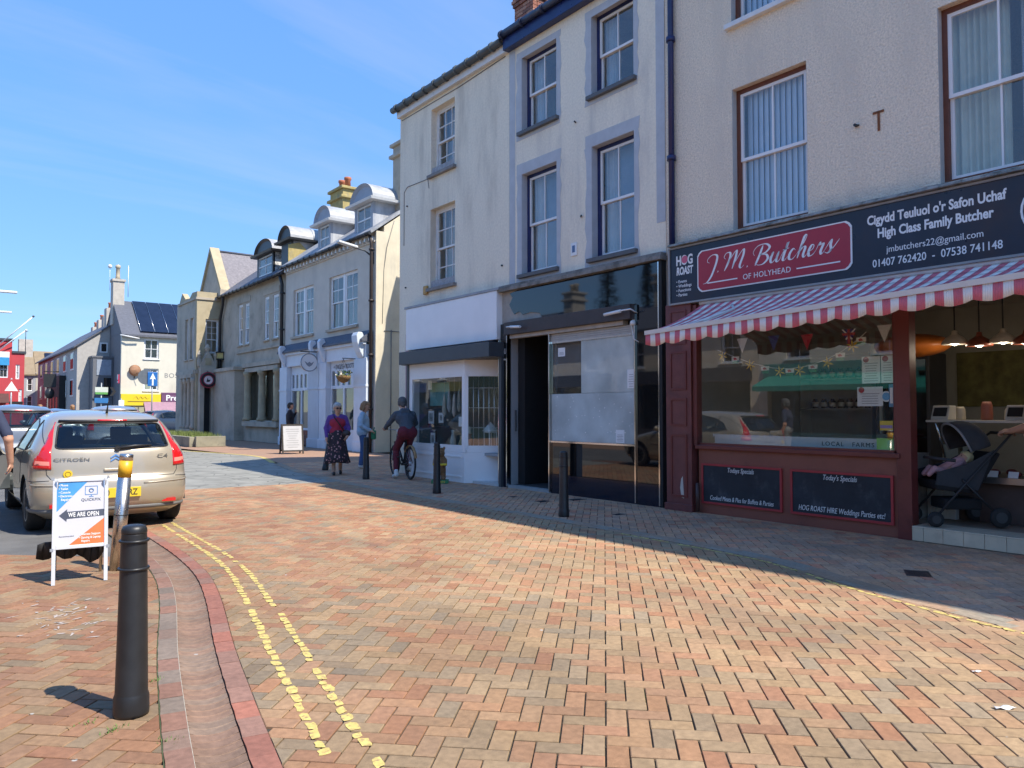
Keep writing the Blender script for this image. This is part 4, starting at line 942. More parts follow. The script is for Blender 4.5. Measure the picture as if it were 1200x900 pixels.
# pendant lamps in a row
BULB = M('lit bulb', (.8, .75, .6), .3); BULB.node_tree.nodes['Principled BSDF'].inputs['Emission Color'].default_value = (1, .86, .66, 1); BULB.node_tree.nodes['Principled BSDF'].inputs['Emission Strength'].default_value = 3
lamp_c = M('lamp cream enamel', (.60, .56, .46), .35); lamp_r = M('lamp brown enamel', (.22, .06, .035), .35)
for i, (y, z, m_, lab) in enumerate(((4.0, 2.27, lamp_c, 'cream enamel pendant lamp nearest the shop window'), (3.72, 2.23, lamp_r, 'brown red pendant lamp between two cream ones'), (3.46, 2.25, lamp_c, 'cream enamel pendant lamp, second cream one from the window'), (3.22, 2.22, lamp_r, 'brown red pendant lamp at the right edge'))):
    t = thing('pendant_lamp', lab, 'lamp', (10.2, y, z), group='pendant lamps over the counter')
    q = MB(); q.lathe([(.145, 0), (.15, .012), (.14, .04), (.10, .085), (.055, .115), (.035, .13), (.03, .17), (.0, .18)], (10.2, y, z), 24); part('lamp_shade', q, m_, t)
    q = MB(); q.tube([(10.2, y, z+.17), (10.2, y, 2.98)], .008, 6); part('cord', q, black_plain, t)
    q = MB(); q.ball((10.2, y, z+.03), .045, 12, 8); part('bulb', q, BULB, t)
    li = bpy.data.lights.new('lamp_light', 'POINT'); li.energy = 1.3; li.color = (1, .86, .66); li.shadow_soft_size = .05; lo = bpy.data.objects.new('lamp_light', li); COL.objects.link(lo); lo.parent = t; lo.location = (0, 0, -.03)
q = MB(); q.box(10.1, 10.3, 3.4, 4.3, 2.9, 2.94); solo('strip_light', q, paper, 'white strip light fixed under the shop ceiling above the lamps', 'light', loc=(10.2, 3.9, 2.9))
# moss coloured picture on the back wall
q = MB(); q.box(12.17, 12.195, 3.0, 4.75, 1.5, 2.3); solo('wall_panel', q, M('mossy panel', (.11, .10, .03), .8, .4, 6), 'dark mossy coloured panel on the back wall behind the lamps', 'wall panel', loc=(12.17, 3.8, 1.5))
# more stock on the counter and shelves behind it
random.seed(77)
for k, (y, h_, c_) in enumerate(((3.9, .16, (.5, .45, .35)), (3.6, .22, (.35, .12, .08)), (3.35, .14, (.55, .5, .4)), (3.05, .2, (.2, .25, .12)), (2.75, .18, (.5, .3, .1)))):
    q = MB(); q.lathe([(.06, 0), (.065, .02), (.06, h_*.8), (.045, h_), (.0, h_)], (10.05, y, 1.326), 14); solo('tub', q, M('tub %d' % k, c_, .5, .1), ['cream tub on the counter shelf nearest the window', 'brown red tub on the counter shelf', 'short cream tub in the middle of the counter shelf', 'green tub on the counter shelf', 'ochre tub at the right of the counter shelf'][k], 'tub', 'tubs on the counter shelf', loc=(10.05, y, 1.326))
for k in range(8):
    y = 3.95-k*.2; q = MB(); q.extr([(9.47, y-.05, .692), (9.50, y-.05, .76), (9.505, y-.05, .76), (9.475, y-.05, .692)], (0, .1, 0)); solo('price_ticket', q, paper, 'white price ticket standing along the front of the counter', 'ticket', 'tickets along the counter', loc=(9.47, y, .692))

# ------------------------------------------------------------------ building with blue trim and the black glass shop
BL = thing('shop_building', 'cream building with pale blue window surrounds over a black glass shopfront', 'building', (8.75, 11.28, 0))
bw = [(9.91, 10.90, 6.68, 8.12), (8.06, 9.02, 6.74, 8.14), (9.91, 10.90, 3.98, 5.88), (8.06, 9.02, 3.98, 5.88)]
mb = MB(); FX.wall(mb, 7.425, 11.275, 0, 8.42, [(7.50, 11.22, 0, 3.60)] + bw, .25); shell(mb, 8.75, 14.5, 7.425, 11.27, 8.42, slabs=(3.3, 6.3)); part('wall', mb, render_blue, BL)
mb = MB(); mb.add([(8.55, 7.42, 8.6), (8.55, 11.28, 8.6), (11.6, 11.28, 10.9), (11.6, 7.42, 10.9), (14.6, 7.42, 8.6), (14.6, 11.28, 8.6)], [(0, 1, 2, 3), (3, 2, 5, 4), (0, 3, 4), (1, 5, 2), (0, 4, 5, 1)]); part('roof', mb, slate, BL)
mb = MB(); mb.box(8.60, 8.749, 7.40, 11.30, 8.36, 8.60); part('fascia', mb, navy, BL, .006); gutter(BL, 8.55, 7.36, 11.32, 8.64, M('navy gutter', (.02, .03, .07), .4, .2, 6), .065)
random.seed(5)
def surround(a0, a1, z0, z1, root, tw=.15, topw=.2, m=None):
    """painted band round an opening with a hand-brushed outer edge, 5 mm proud"""
    q = MB(); d = -.005
    def wob(): return random.uniform(-.028, .03)
    def band(inner, outer):
        for i in range(len(inner)-1):
            q.extr([FX.pt(*inner[i]), FX.pt(*outer[i]), FX.pt(*outer[i+1]), FX.pt(*inner[i+1])], (.005, 0, 0))
    n = 9; zs = [z0-.14+(z1-z0+.14)*i/n for i in range(n+1)]; sm = [wob() for _ in range(n+1)]
    band([(a1, d, z) for z in zs], [(a1+tw+sm[i], d, z) for i, z in enumerate(zs)])
    sm = [wob() for _ in range(n+1)]
    band([(a0, d, z) for z in zs], [(a0-tw*.7+sm[i], d, z) for i, z in enumerate(zs)])
    q.extr([FX.pt(a0-tw*.7, d, z1), FX.pt(a0-tw*.7-.02, d, z1+topw), FX.pt(a1+tw, d, z1+topw+.01), FX.pt(a1+tw, d, z1)], (.005, 0, 0))
    q.extr([FX.pt(a0, d, z0-.14), FX.pt(a0, d, z0), FX.pt(a1, d, z0), FX.pt(a1, d, z0-.14)], (.005, 0, 0))
    return part('painted_surround', q, paleblue, root)
curt_g = M('grey lace', (.42, .46, .5), .9, .1, 5)
for i, (a0, a1, z0, z1) in enumerate(bw):
    w = window(BL, FX, a0, a1, z0, z1, .13, .065, navy, white, 2, 1, 1, .5, M('slate sill', (.10, .105, .11), .6, .1, 5))
    surround(a0, a1, z0, min(z1, 8.1), w, topw=.2 if z0 < 5 else .12)
    for b_ in ((a1-.004, a1-.001, z0, z1), (a0+.001, a0+.004, z0, z1), (a0+.004, a1-.004, z1-.004, z1-.001)): rv = MB(); FX.box(rv, b_[0], b_[1], .0, .13, b_[2], b_[3]); part('reveal', rv, paleblue, w)
    curtain(w, FX, a1-.34, a1-.07, .30, z0+.05, z1-.05, curt_g, 4, .025); curtain(w, FX, a0+.07, a0+.22, .30, z0+.05, z1-.05, curt_g, 3, .025)
    if z0 < 5: q = MB(); FX.box(q, a0+.06, a1-.06, .34, .345, z0+.05, z1-.05); part('blind', q, M('blue grey blind', (.20, .27, .36), .9, .1, 3), w)
# painted corner strips and lower band
q = MB(); FX.box(q, 11.10, 11.272, -.006, 0, 3.75, 8.36); FX.box(q, 7.428, 7.60, -.006, 0, 4.3, 8.36); FX.box(q, 7.428, 11.09, -.0045, 0, 3.74, 3.85); part('painted_band', q, paleblue, BL)
q = MB(); FX.box(q, 9.38, 9.53, -.02, 0, 4.10, 4.33); o = part('plaque', q, white, BL, .01); q = MB(); FX.box(q, 9.42, 9.49, -.023, -.0205, 4.16, 4.28); part('emblem', q, M('emblem blue', (.08, .16, .30), .5), o)
for (y, z, l) in ((9.42, 6.42, .03), (9.30, 4.75, .07)): q = MB(); q.cyl((8.76, y, z), (8.70, y-l, z), .014, n=8); part('iron_peg', q, iron, BL)
pipe(BL, [(8.69, 7.40-.14, 8.6), (8.69, 7.26, 8.4), (8.69, 7.26, 3.9)], .045, navy, collars=[(8.69, 7.26, 7.0), (8.69, 7.26, 5.2), (8.69, 7.26, 8.3)])
# chimney of separate bricks with pots
random.seed(9); cx0, cx1, cy0, cy1, cz0, cz1 = 9.5, 10.5, 11.45, 12.05, 8.6, 10.05
CHI = part('chimney', MB().box(cx0+.01, cx1-.01, cy0+.01, cy1-.01, cz0, cz1), mortar, BL)
bv = [M('red chimney brick', (0, 0, 0)), M('pale chimney brick', (.42, .22, .15), .9, .2, 8, .15, 90), M('sooty brick', (.20, .10, .075), .9, .2, 8, .15, 90)]
nrow = int((cz1-cz0)/.075)
for r_ in range(nrow):
    z = cz0+r_*.075; offs = .1125 if r_ % 2 else 0; pr = .03 if r_ >= nrow-3 else 0; pr += .02 if r_ == nrow-2 else 0
    for face in ('x', 'y'):
        a0_, a1_ = (cy0-pr, cy1+pr) if face == 'x' else (cx0-pr, cx1+pr); a = a0_-offs
        while a < a1_-.01:
            b0, b1 = max(a, a0_), min(a+.215, a1_)
            if b1-b0 > .03:
                q = MB(); dd = random.uniform(0, .004)
                if face == 'x': q.box(cx0-.012-pr-dd, cx0+.09, b0, b1, z+.006, z+.07)
                else: q.box(max(b0, cx0+.0905) if b0 < cx0+.0905 else b0, max(b1, cx0+.12), cy0-.012-pr-dd, cy0+.09, z+.006, z+.07)
                part('brick', q, random.choice(bv), CHI)
            a += .225
for k in range(3):
    q = MB(); x_ = 9.72+k*.28; q.lathe([(.13, 0), (.12, .1), (.11, .45), (.14, .5), (.14, .58), (.12, .6), (.10, .6), (.10, .3)], (x_, 11.75, cz1), 18); part('chimney_pot', q, potm, CHI)
# black glass shopfront
mb = MB(); mb.box(8.58, 8.748, 7.40, 11.50, 3.70, 3.77); mb.box(8.62, 8.748, 7.42, 11.46, 3.77, 3.82); part('cornice', mb, M('weathered cornice', (.24, .23, .21), .9, .2, 10, .2, 60, stain=(.12, .115, .10), sscale=4, sth=(.45, .7)), BL, .006)
mb = MB(); mb.box(8.70, 8.745, 7.46, 11.44, 3.10, 3.70); part('fascia_backing', mb, M('bare render patch', (.36, .34, .30), .9, .15, 6, .15, 60), BL)
gl_out = [(7.98, 3.105), (7.98, 3.695), (8.6, 3.695), (9.6, 3.695), (10.5, 3.695), (10.95, 3.69), (11.18, 3.66), (11.1, 3.57), (11.2, 3.45), (11.12, 3.33), (11.05, 3.25), (10.9, 3.29), (10.8, 3.22), (10.55, 3.24), (10.3, 3.2), (10.25, 3.12), (9.2, 3.105)]
q = MB(); q.extr([(8.685, y, z) for y, z in gl_out], (.013, 0, 0)); part('fascia_glass', q, black_glass, BL, label='broken black glass fascia panel')
mb = MB(); mb.box(8.55, 8.74, 7.99, 11.20, 2.86, 3.095); part('shutter_box', mb, M('dark brown shutter box', (.05, .035, .032), .5, .2, 4), BL, .005)
mb = MB(); mb.box(8.62, 8.74, 8.2, 11.1, 2.79, 2.858); part('shutter_rail', mb, M('pale shutter rail', (.42, .38, .33), .6, .15, 6), BL)
for (y0, y1) in ((7.505, 7.965), (11.235, 11.46)):
    mb = MB(); mb.box(8.66, 8.748, y0, y1, .33, 3.695 if y0 < 8 else 3.09); part('pilaster_glass', mb, black_glass, BL)
    mb = MB(); mb.box(8.657, 8.748, y0, y1, .0, .328); part('pilaster_plinth', mb, navy_glass, BL)
for y in (7.49, 7.975, 10.005, 11.222, 11.47):
    mb = MB(); mb.box(8.635, 8.70, y-.011, y+.011, 0.02, 3.68 if y < 7.6 else 3.08); part('chrome_strip', mb, chrome, BL)
mb = MB(); mb.box(8.642, 8.75, 7.428, 7.478, 0, 3.7); part('black_post', mb, black_plain, BL)
for (y0, y1) in ((7.99, 9.20), (9.36, 9.99)):
    mb = MB(); mb.box(8.68, 8.74, y0, y1, .33, .885); part('riser_glass', mb, black_glass, BL)
mb = MB(); mb.box(8.69, 8.74, 9.20, 9.36, .33, .885); part('riser_gap', mb, black_plain, BL)
mb = MB(); mb.box(8.677, 8.74, 7.99, 9.99, 0, .328); part('plinth', mb, navy_glass, BL)
mb = MB(); mb.box(8.655, 8.73, 7.99, 9.99, .887, .915); part('window_sill', mb, chrome, BL)
F68 = Face('X', 8.68)
fill_pane(BL, F68, 7.99, 9.22, 0, 1.735, 2.615, GLF, 'window_pane'); fill_pane(BL, F68, 9.225, 9.985, 0, 1.735, 2.615, GL2, 'window_pane'); fill_pane(BL, F68, 7.99, 9.985, 0, .917, 1.73, GLF2, 'frosted_pane')
mb = MB(); mb.box(8.67, 8.72, 7.99, 9.99, 2.617, 2.65); part('window_rail', mb, chrome, BL)
for k in range(4): mb = MB(); mb.box(8.676, 8.72, 7.99, 9.99, 2.652+k*.034, 2.682+k*.034); part('louvre_slat', mb, M('pale louvre', (.42, .41, .38), .6, .1), BL)
mb = MB(); mb.box(8.66, 8.78, 10.0, 11.21, .0, .05); part('door_step', mb, M('grey slate step', (.30, .32, .32), .6, .15, 4), BL)
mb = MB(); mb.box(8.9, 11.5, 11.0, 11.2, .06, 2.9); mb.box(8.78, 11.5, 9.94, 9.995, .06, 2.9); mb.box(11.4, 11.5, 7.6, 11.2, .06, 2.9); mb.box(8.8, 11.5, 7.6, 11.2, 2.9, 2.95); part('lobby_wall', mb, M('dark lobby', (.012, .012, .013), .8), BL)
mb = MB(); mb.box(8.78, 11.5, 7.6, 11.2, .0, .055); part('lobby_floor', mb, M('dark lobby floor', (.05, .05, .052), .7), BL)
mb = MB(); mb.box(8.95, 8.97, 7.99, 9.18, .95, 2.6); part('inner_screen', mb, M('green grey backing', (.44, .46, .42), .8, .06), BL)
mb = MB(); mb.box(8.80, 8.83, 11.16, 11.19, 1.05, 1.45); part('door_handle', mb, chrome, BL)
for (ya, yb) in ((11.05, 10.60), (7.93, 8.46)):
    mb = MB(); mb.tube([(8.66, ya, 2.95), (8.5, ya, 3.0), (8.47, (ya*2+yb)/3, 2.99), (8.47, yb, 2.965)], .012, 8); mb.tube([(8.47, (ya*2+yb)/3, 2.985), (8.47, yb, 2.962)], .026, 8); part('strip_lamp', mb, white, BL)
mb = MB(); mb.tube([(8.65, 7.99, 2.95), (8.62, 8.02, 2.75), (8.63, 7.98, 2.55), (8.65, 7.9, 2.5)], .008, 6); mb.lathe([(.0, -.02), (.05, -.01), (.04, .05), (.0, .07)], (8.63, 8.0, 2.78), 10); part('dangling_cable', mb, white_old, BL)
lettering(BL, 'LAU', (8.657, 11.35, 2.52), RX, UZ, .15, letter_white, xs=.6, shear=.2); lettering(BL, 'hairdressing', (8.657, 11.355, 2.40), RX, UZ, .055, letter_white, xs=.7)
random.seed(31)
poster(8.0, 8.165, 1.79, 2.085, 8.676, 'white notice high on the frosted black shop window', deco=False, lines=6)
poster(8.235, 8.42, .93, 1.135, 8.676, 'white notice low on the frosted black shop window', deco=False, lines=5)
poster(9.62, 9.80, 2.38, 2.53, 8.677, 'small notice in the dark upper corner of the black shop window', deco=False, lines=3)
q = MB()
for k in range(46):
    y, z = random.uniform(8.05, 9.9), random.uniform(.95, 1.7); r_ = random.uniform(.004, .011); q.cyl((8.680, y, z), (8.6775, y, z), r_, n=7)
part('glue_spots', q, paper, BL)['kind'] = 'stuff'
# ------------------------------------------------------------------ cream building with the white bay shop
CR = thing('shop_building', 'plain cream building with one column of windows over the white bay shop', 'building', (8.75, 15.5, 0))
cw = [(13.18, 14.12, 6.66, 8.14), (13.16, 14.14, 4.14, 5.90)]
mb = MB(); FX.wall(mb, 11.285, 15.5, 0, 8.42, [(11.34, 15.05, 0, 3.75)] + cw, .25); shell(mb, 8.75, 14.5, 11.285, 15.5, 8.42, slabs=(3.3, 6.3)); part('wall', mb, render_cream, CR)
mb = MB(); mb.add([(8.55, 11.285, 8.55), (8.55, 15.55, 8.55), (11.6, 15.55, 10.9), (11.6, 11.285, 10.9), (14.6, 11.285, 8.55), (14.6, 15.55, 8.55)], [(0, 1, 2, 3), (3, 2, 5, 4), (0, 3, 4), (1, 5, 2), (0, 4, 5, 1)]); part('roof', mb, slate, CR)
mb = MB(); mb.box(8.66, 8.749, 11.30, 15.52, 8.36, 8.52); part('fascia', mb, white_old, CR); gutter(CR, 8.60, 11.33, 15.62, 8.56, M('grey plastic gutter', (.07, .085, .09), .45, .15, 5), .075, joints=.42)
for (a0, a1, z0, z1) in cw:
    w = window(CR, FX, a0, a1, z0, z1, .14, .05, white_old, white_old, 3, 2, 2, .5, M('stone sill', (.22, .21, .20), .8, .2, 8))
    q = MB(); FX.box(q, a0, a1, .02, .135, z0, z0+.16); part('weathered_board', q, M('peeling grey board', (.34, .34, .35), .9, .25, 14, .1, 40), w)
    curtain(w, FX, a0+.08, a0+.35, .32, z0+.05, z1-.05, curt_g, 4, .025); q = MB(); FX.box(q, a0+.05, a1-.05, .45, .455, z0, z1); part('blind', q, M('beige blind', (.34, .33, .30), .9, .1, 3), w)
q = MB(); FX.box(q, 14.2, 14.36, -.06, 0, 4.02, 4.22); part('alarm_box', q, M('alarm ochre', (.45, .27, .08), .6, .2, 9), CR, .02)
mb = MB(); mb.tube([(8.745, 15.3, 5.3), (8.744, 15.3, 6.55), (8.743, 15.15, 6.65), (8.744, 14.25, 6.62), (8.744, 14.2, 6.4)], .008, 6); mb.tube([(8.745, 15.42, 8.3), (8.742, 13.0, 8.28), (8.742, 11.4, 8.33)], .009, 6); part('cable', mb, M('grey cable', (.15, .15, .15), .6), CR)
for (y, z) in ((15.15, 6.2), (15.2, 4.3), (11.5, 4.25)): q = MB(); q.cyl((8.76, y, z), (8.72, y, z), .018, n=8); part('iron_peg', q, iron, CR)
mb = MB(); mb.box(8.56, 8.745, 11.44, 14.87, 2.80, 3.74); o = part('signboard', mb, shop_white, CR, .01); mb = MB(); mb.box(8.545, 8.745, 11.36, 14.92, 3.742, 3.79); part('sign_cap', mb, lead, o)
mb = MB(); mb.box(8.30, 8.745, 11.33, 14.72, 2.46, 2.74); part('shutter_housing', mb, dark_grey, CR, .006)
for b_ in ((8.48, 8.60, 14.60, 14.70), (8.60, 8.72, 11.34, 11.42)): part('shutter_guide', MB().box(*b_, 0, 2.46), dark_grey, CR)
mb = MB(); mb.box(13.7, 17.5, 15.55, 21.3, 0, 7.6); mb.extr([(13.7, 21.3, 7.6), (17.5, 21.3, 7.6), (17.5, 21.3, 8.4), (15.6, 21.3, 9.2), (13.95, 21.3, 9.4), (13.8, 21.3, 8.8)], (0, -.6, 0)); part('unseen_shadow_wing', mb, render_cream, CR)  # unseen block added and shaped to throw a shadow on the next gable
q = MB(); FX.box(q, 15.06, 15.2, -.004, 0, 0, 3.2); part('pink_strip', q, M('faded pink paint', (.52, .34, .36), .85, .08), CR)
# the bay: front run then a splay back to the door
ST = [(8.50, 14.58), (8.50, 12.42), (9.28, 11.72)]
def run(mb, p, q, z0, z1, t=.05, ext=0):
    p = Vector((*p, 0)); q = Vector((*q, 0)); d = (q-p).normalized(); n = Vector((-d.y, d.x, 0)); 
    if n.x < 0: n = -n
    a, b = p-d*ext, q+d*ext
    mb.extr([(a.x, a.y, z0), (b.x, b.y, z0), (b.x+n.x*t, b.y+n.y*t, z0), (a.x+n.x*t, a.y+n.y*t, z0)], (0, 0, z1-z0))
def lerp2(p, q, t): return (p[0]+(q[0]-p[0])*t, p[1]+(q[1]-p[1])*t)
for i in range(2):
    p, q = ST[i], ST[i+1]
    mb = MB(); run(mb, p, q, .0, .60, .06); part('stall_riser', mb, shop_white, CR, .004)
    mb = MB(); run(mb, lerp2(p, q, .0), lerp2(p, q, 1), .60, .70, .16, .03); part('sill', mb, shop_white, CR, .008)
    mb = MB(); run(mb, p, q, 2.18, 2.46, .06); run(mb, p, lerp2(p, q, .07 if i else .05), .70, 2.18, .06); run(mb, lerp2(p, q, .90 if i else .955), q, .70, 2.18, .06); run(mb, lerp2(p, q, .05), lerp2(p, q, .95), .70, .745, .045); run(mb, lerp2(p, q, .05), lerp2(p, q, .95), 2.13, 2.18, .045); part('window_frame', mb, shop_white, CR)
    pp, qq = Vector((*lerp2(p, q, .055), 0)), Vector((*lerp2(p, q, .95), 0)); mb = MB(); run(mb, (pp.x+.02, pp.y+.008*i), (qq.x+.02, qq.y+.008*i), .745, 2.13, .005); part('shop_window', mb, GL2, CR)
    if i == 0:
        for t0, t1 in ((.05, .46), (.52, .95)):
            mb = MB(); a_, b_ = lerp2(p, q, t0), lerp2(p, q, t1); run(mb, (a_[0]-.012, a_[1]), (b_[0]-.012, b_[1]), .10, .13, .02); run(mb, (a_[0]-.012, a_[1]), (b_[0]-.012, b_[1]), .50, .53, .02); part('panel_moulding', mb, shop_white, CR)
    else:
        for k in range(8):
            a_ = lerp2(p, q, .12+.1*k); mb = MB(); mb.tube([(a_[0]+.10, a_[1]+.05, .72), (a_[0]+.10, a_[1]+.05, 2.12)], .009, 6); part('window_bar', mb, alu, CR)
        for z in (1.1, 1.5, 1.9): mb = MB(); mb.tube([(8.60+.02, 12.44, z), (9.30, 11.80, z)], .007, 6); part('window_bar', mb, alu, CR)
mb = MB(); mb.box(8.5, 8.75, 14.58, 14.66, 0, 2.46); part('bay_end', mb, shop_white, CR)
mb = MB(); mb.box(9.3, 9.36, 11.36, 11.72, .06, 2.2); part('door', mb, M('dark shop door', (.05, .05, .055), .4), CR)
mb = MB(); mb.box(8.62, 9.4, 11.36, 12.3, .0, .05); part('entrance_slab', mb, M('pale threshold', (.55, .55, .53), .7, .1), CR)
mb = MB(); mb.box(8.8, 11.0, 11.6, 14.9, .55, .6); part('display_floor', mb, M('display grey', (.35, .37, .38), .8), CR)
mb = MB(); mb.box(10.9, 11.0, 11.4, 15.0, .0, 3.2); mb.box(8.8, 11.0, 14.9, 15.0, 0, 3.2); mb.box(9.4, 11, 11.36, 11.42, 0, 3.2); mb.box(8.52, 11.0, 11.4, 15.0, 2.47, 2.52); part('shop_wall', mb, M('shop backdrop', (.20, .23, .22), .8, .2, 2), CR)
# goods in the bay window
random.seed(17)
fr_d = M('dark picture frame', (.04, .03, .025), .5); pic_m = M('picture print', (.35, .36, .35), .8, .5, 9)
for (y, z, w_, h_, lab) in ((14.12, 1.12, .30, .36, 'larger framed picture high in the bay window'), (13.72, 1.14, .26, .30, 'framed picture beside the larger one in the bay window'), (14.05, .66, .26, .34, 'small framed picture standing low in the bay window')):
    t = thing('picture_frame', lab, 'picture', (8.78, y, z), group='pictures in the bay window'); q = MB(); q.box(8.78, 8.80, y-w_/2, y+w_/2, z, z+h_); part('frame', q, fr_d, t, .004)
    q = MB(); q.box(8.774, 8.78, y-w_/2+.04, y+w_/2-.04, z+.04, z+h_-.04); part('mount', q, paper, t); q = MB(); q.box(8.770, 8.774, y-w_/2+.08, y+w_/2-.08, z+.09, z+h_-.09); part('picture', q, pic_m, t)
q = MB(); q.box(8.86, 8.89, 13.55, 14.35, 1.08, 1.115); solo('display_shelf', q, dark_grey, 'thin dark shelf carrying pictures in the bay window', 'shelf', loc=(8.86, 13.9, 1.08))
q = MB(); q.box(8.80, 8.815, 13.45, 14.2, 1.55, 2.05); solo('teal_sign', q, M('teal panel', (.12, .30, .28), .6, .2, 5), 'teal panel hanging high in the bay window', 'panel', loc=(8.8, 13.8, 1.55))
q = MB(); q.box(8.70, 8.703, 13.98, 14.12, 1.9, 2.1); solo('cream_notice', q, M('cream card', (.75, .70, .55), .8), 'cream card at the top left of the bay window', 'card', loc=(8.7, 14.05, 1.9))
q = MB(); q.box(8.56, 8.563, 12.55, 12.72, 1.12, 1.32); solo('white_notice', q, paper, 'small white notice near the corner post of the bay window', 'card', loc=(8.56, 12.6, 1.12))
for (y, c_, h_, r_, lab) in ((13.45, (.30, .38, .36), .42, .07, 'grey green vase in the bay window'), (13.2, (.45, .30, .12), .30, .08, 'ochre vase in the bay window'), (12.95, (.55, .53, .45), .5, .06, 'tall pale vase in the bay window'), (12.75, (.28, .12, .08), .36, .09, 'rust brown pot in the bay window'), (14.3, (.65, .62, .55), .22, .07, 'cream jug at the left end of the bay window')):
    q = MB(); q.lathe([(r_*.5, 0), (r_*.9, h_*.15), (r_, h_*.4), (r_*.5, h_*.75), (r_*.35, h_*.85), (r_*.6, h_)], (8.80+random.uniform(0, .2), y, .61), 16); solo('vase', q, M('glaze '+lab, c_, .3, .1), lab, 'vase', 'vases in the bay window', loc=(8.8, y, .61))
for k in range(5):
    y = 13.55-k*.19; q = MB(); q.tube([(8.75, y, 2.3), (8.75, y, 1.75)], .004, 6); q.lathe([(.0, 0), (.05, .1), (.03, .4), (.01, .5)], (8.75, y, 1.3+.1*(k % 2)), 10)
    solo('tassel', q, M('tassel %d' % k, [(.5, .47, .38), (.35, .4, .42), (.55, .5, .45), (.3, .3, .25), (.48, .5, .5)][k], .8, .2), 'tapering ornament hanging on a cord in the bay window', 'ornament', 'hanging ornaments in the bay window', loc=(8.75, y, 1.3))
t = thing('lantern', 'white lantern behind the bars of the splayed window', 'lantern', (8.98, 12.2, .62)); q = MB(); q.box(8.88, 9.08, 12.1, 12.3, .62, .66); q.box(8.88, 9.08, 12.1, 12.3, 1.0, 1.03)
for a in (8.885, 9.06):
    for b in (12.105, 12.28): q.box(a, a+.015, b, b+.015, .66, 1.0)
part('frame', q, white, t); q = MB(); q.add([(8.86, 12.08, 1.03), (9.10, 12.08, 1.03), (9.10, 12.32, 1.03), (8.86, 12.32, 1.03), (8.98, 12.2, 1.22)], [(0, 1, 4), (1, 2, 4), (2, 3, 4), (3, 0, 4), (0, 3, 2, 1)]); part('roof', q, white, t)
# chimney with two pots
def chimney(root, x0, x1, y0, y1, z0, z1, m, pots, potmat, cap=True):
    q = MB(); q.box(x0, x1, y0, y1, z0, z1)
    if cap: q.box(x0-.12, x1+.12, y0-.12, y1+.12, z1-.42, z1-.3); q.box(x0-.1, x1+.1, y0-.1, y1+.1, z1, z1+.12)
    c = part('chimney', q, m, root, .02)
    for k in range(pots):
        yy = (y0+y1)/2+(k-(pots-1)/2)*(y1-y0)/max(1, pots)*.9; q = MB(); q.lathe([(.14, 0), (.12, .35), (.16, .4), (.16, .5), (.11, .5), (.11, .3)], ((x0+x1)/2, yy, z1+(.12 if cap else 0)), 14); part('chimney_pot', q, potmat, c)

# ------------------------------------------------------------------ dormered building set back beyond the cream one
F5 = Face('X', 12.3)
D5 = thing('shop_building', 'grey rendered building with two barrel roofed dormers and a pale blue shopfront', 'building', (12.3, 23.45, 0))
w5 = [(24.86, 27.3, 4.58, 6.62), (28.80, 30.9, 4.58, 6.58)]
mb = MB(); F5.wall(mb, 23.45, 31.78, 0, 7.75, [(23.75, 31.7, 0, 3.5)] + w5, .3)
mb.box(19.7, 19.95, 23.45, 31.78, 0, 7.75); mb.box(12.605, 19.7, 31.5, 31.78, 0, 7.75); mb.box(12.605, 19.7, 23.8, 31.5, 3.5, 3.7); part('wall', mb, render_grey, D5)
gable_r = M('cream gable render', (.66, .59, .44), .9, .08, 2, .08, 50, stain=(.46, .43, .36), sscale=.9, sth=(.48, .75), streak=True)
mb = MB(); mb.extr([(12.606, 23.45, 0), (19.95, 23.45, 0), (19.95, 23.45, 7.75), (16.1, 23.45, 10.6), (12.606, 23.45, 7.95)], (0, .3, 0)); mb.box(12.30, 12.604, 23.446, 23.449, 0, 7.74); part('gable_wall', mb, gable_r, D5)
mb = MB(); mb.extr([(12.05, 23.4, 7.72), (16.1, 23.4, 10.78), (20.1, 23.4, 7.72), (20.1, 23.4, 7.60), (16.1, 23.4, 10.64), (12.05, 23.4, 7.60)], (0, 8.38, 0)); part('roof', mb, M('lead grey roof', (.26, .27, .29), .55, .2, 4, .06, 30, stain=(.40, .41, .42), sscale=1.5, sth=(.5, .7)), D5)
gutter(D5, 12.02, 23.4, 31.75, 7.62, iron, .06)
q = MB(); 
for k in range(24): q.box(12.12, 12.3, 23.6+k*.34, 23.72+k*.34, 7.42, 7.56)
part('eaves_brackets', q, white_old, D5)['kind'] = 'stuff'
q = MB(); F5.box(q, 23.5, 31.7, -.05, 0, 7.36, 7.42); part('eaves_band', q, render_grey, D5)
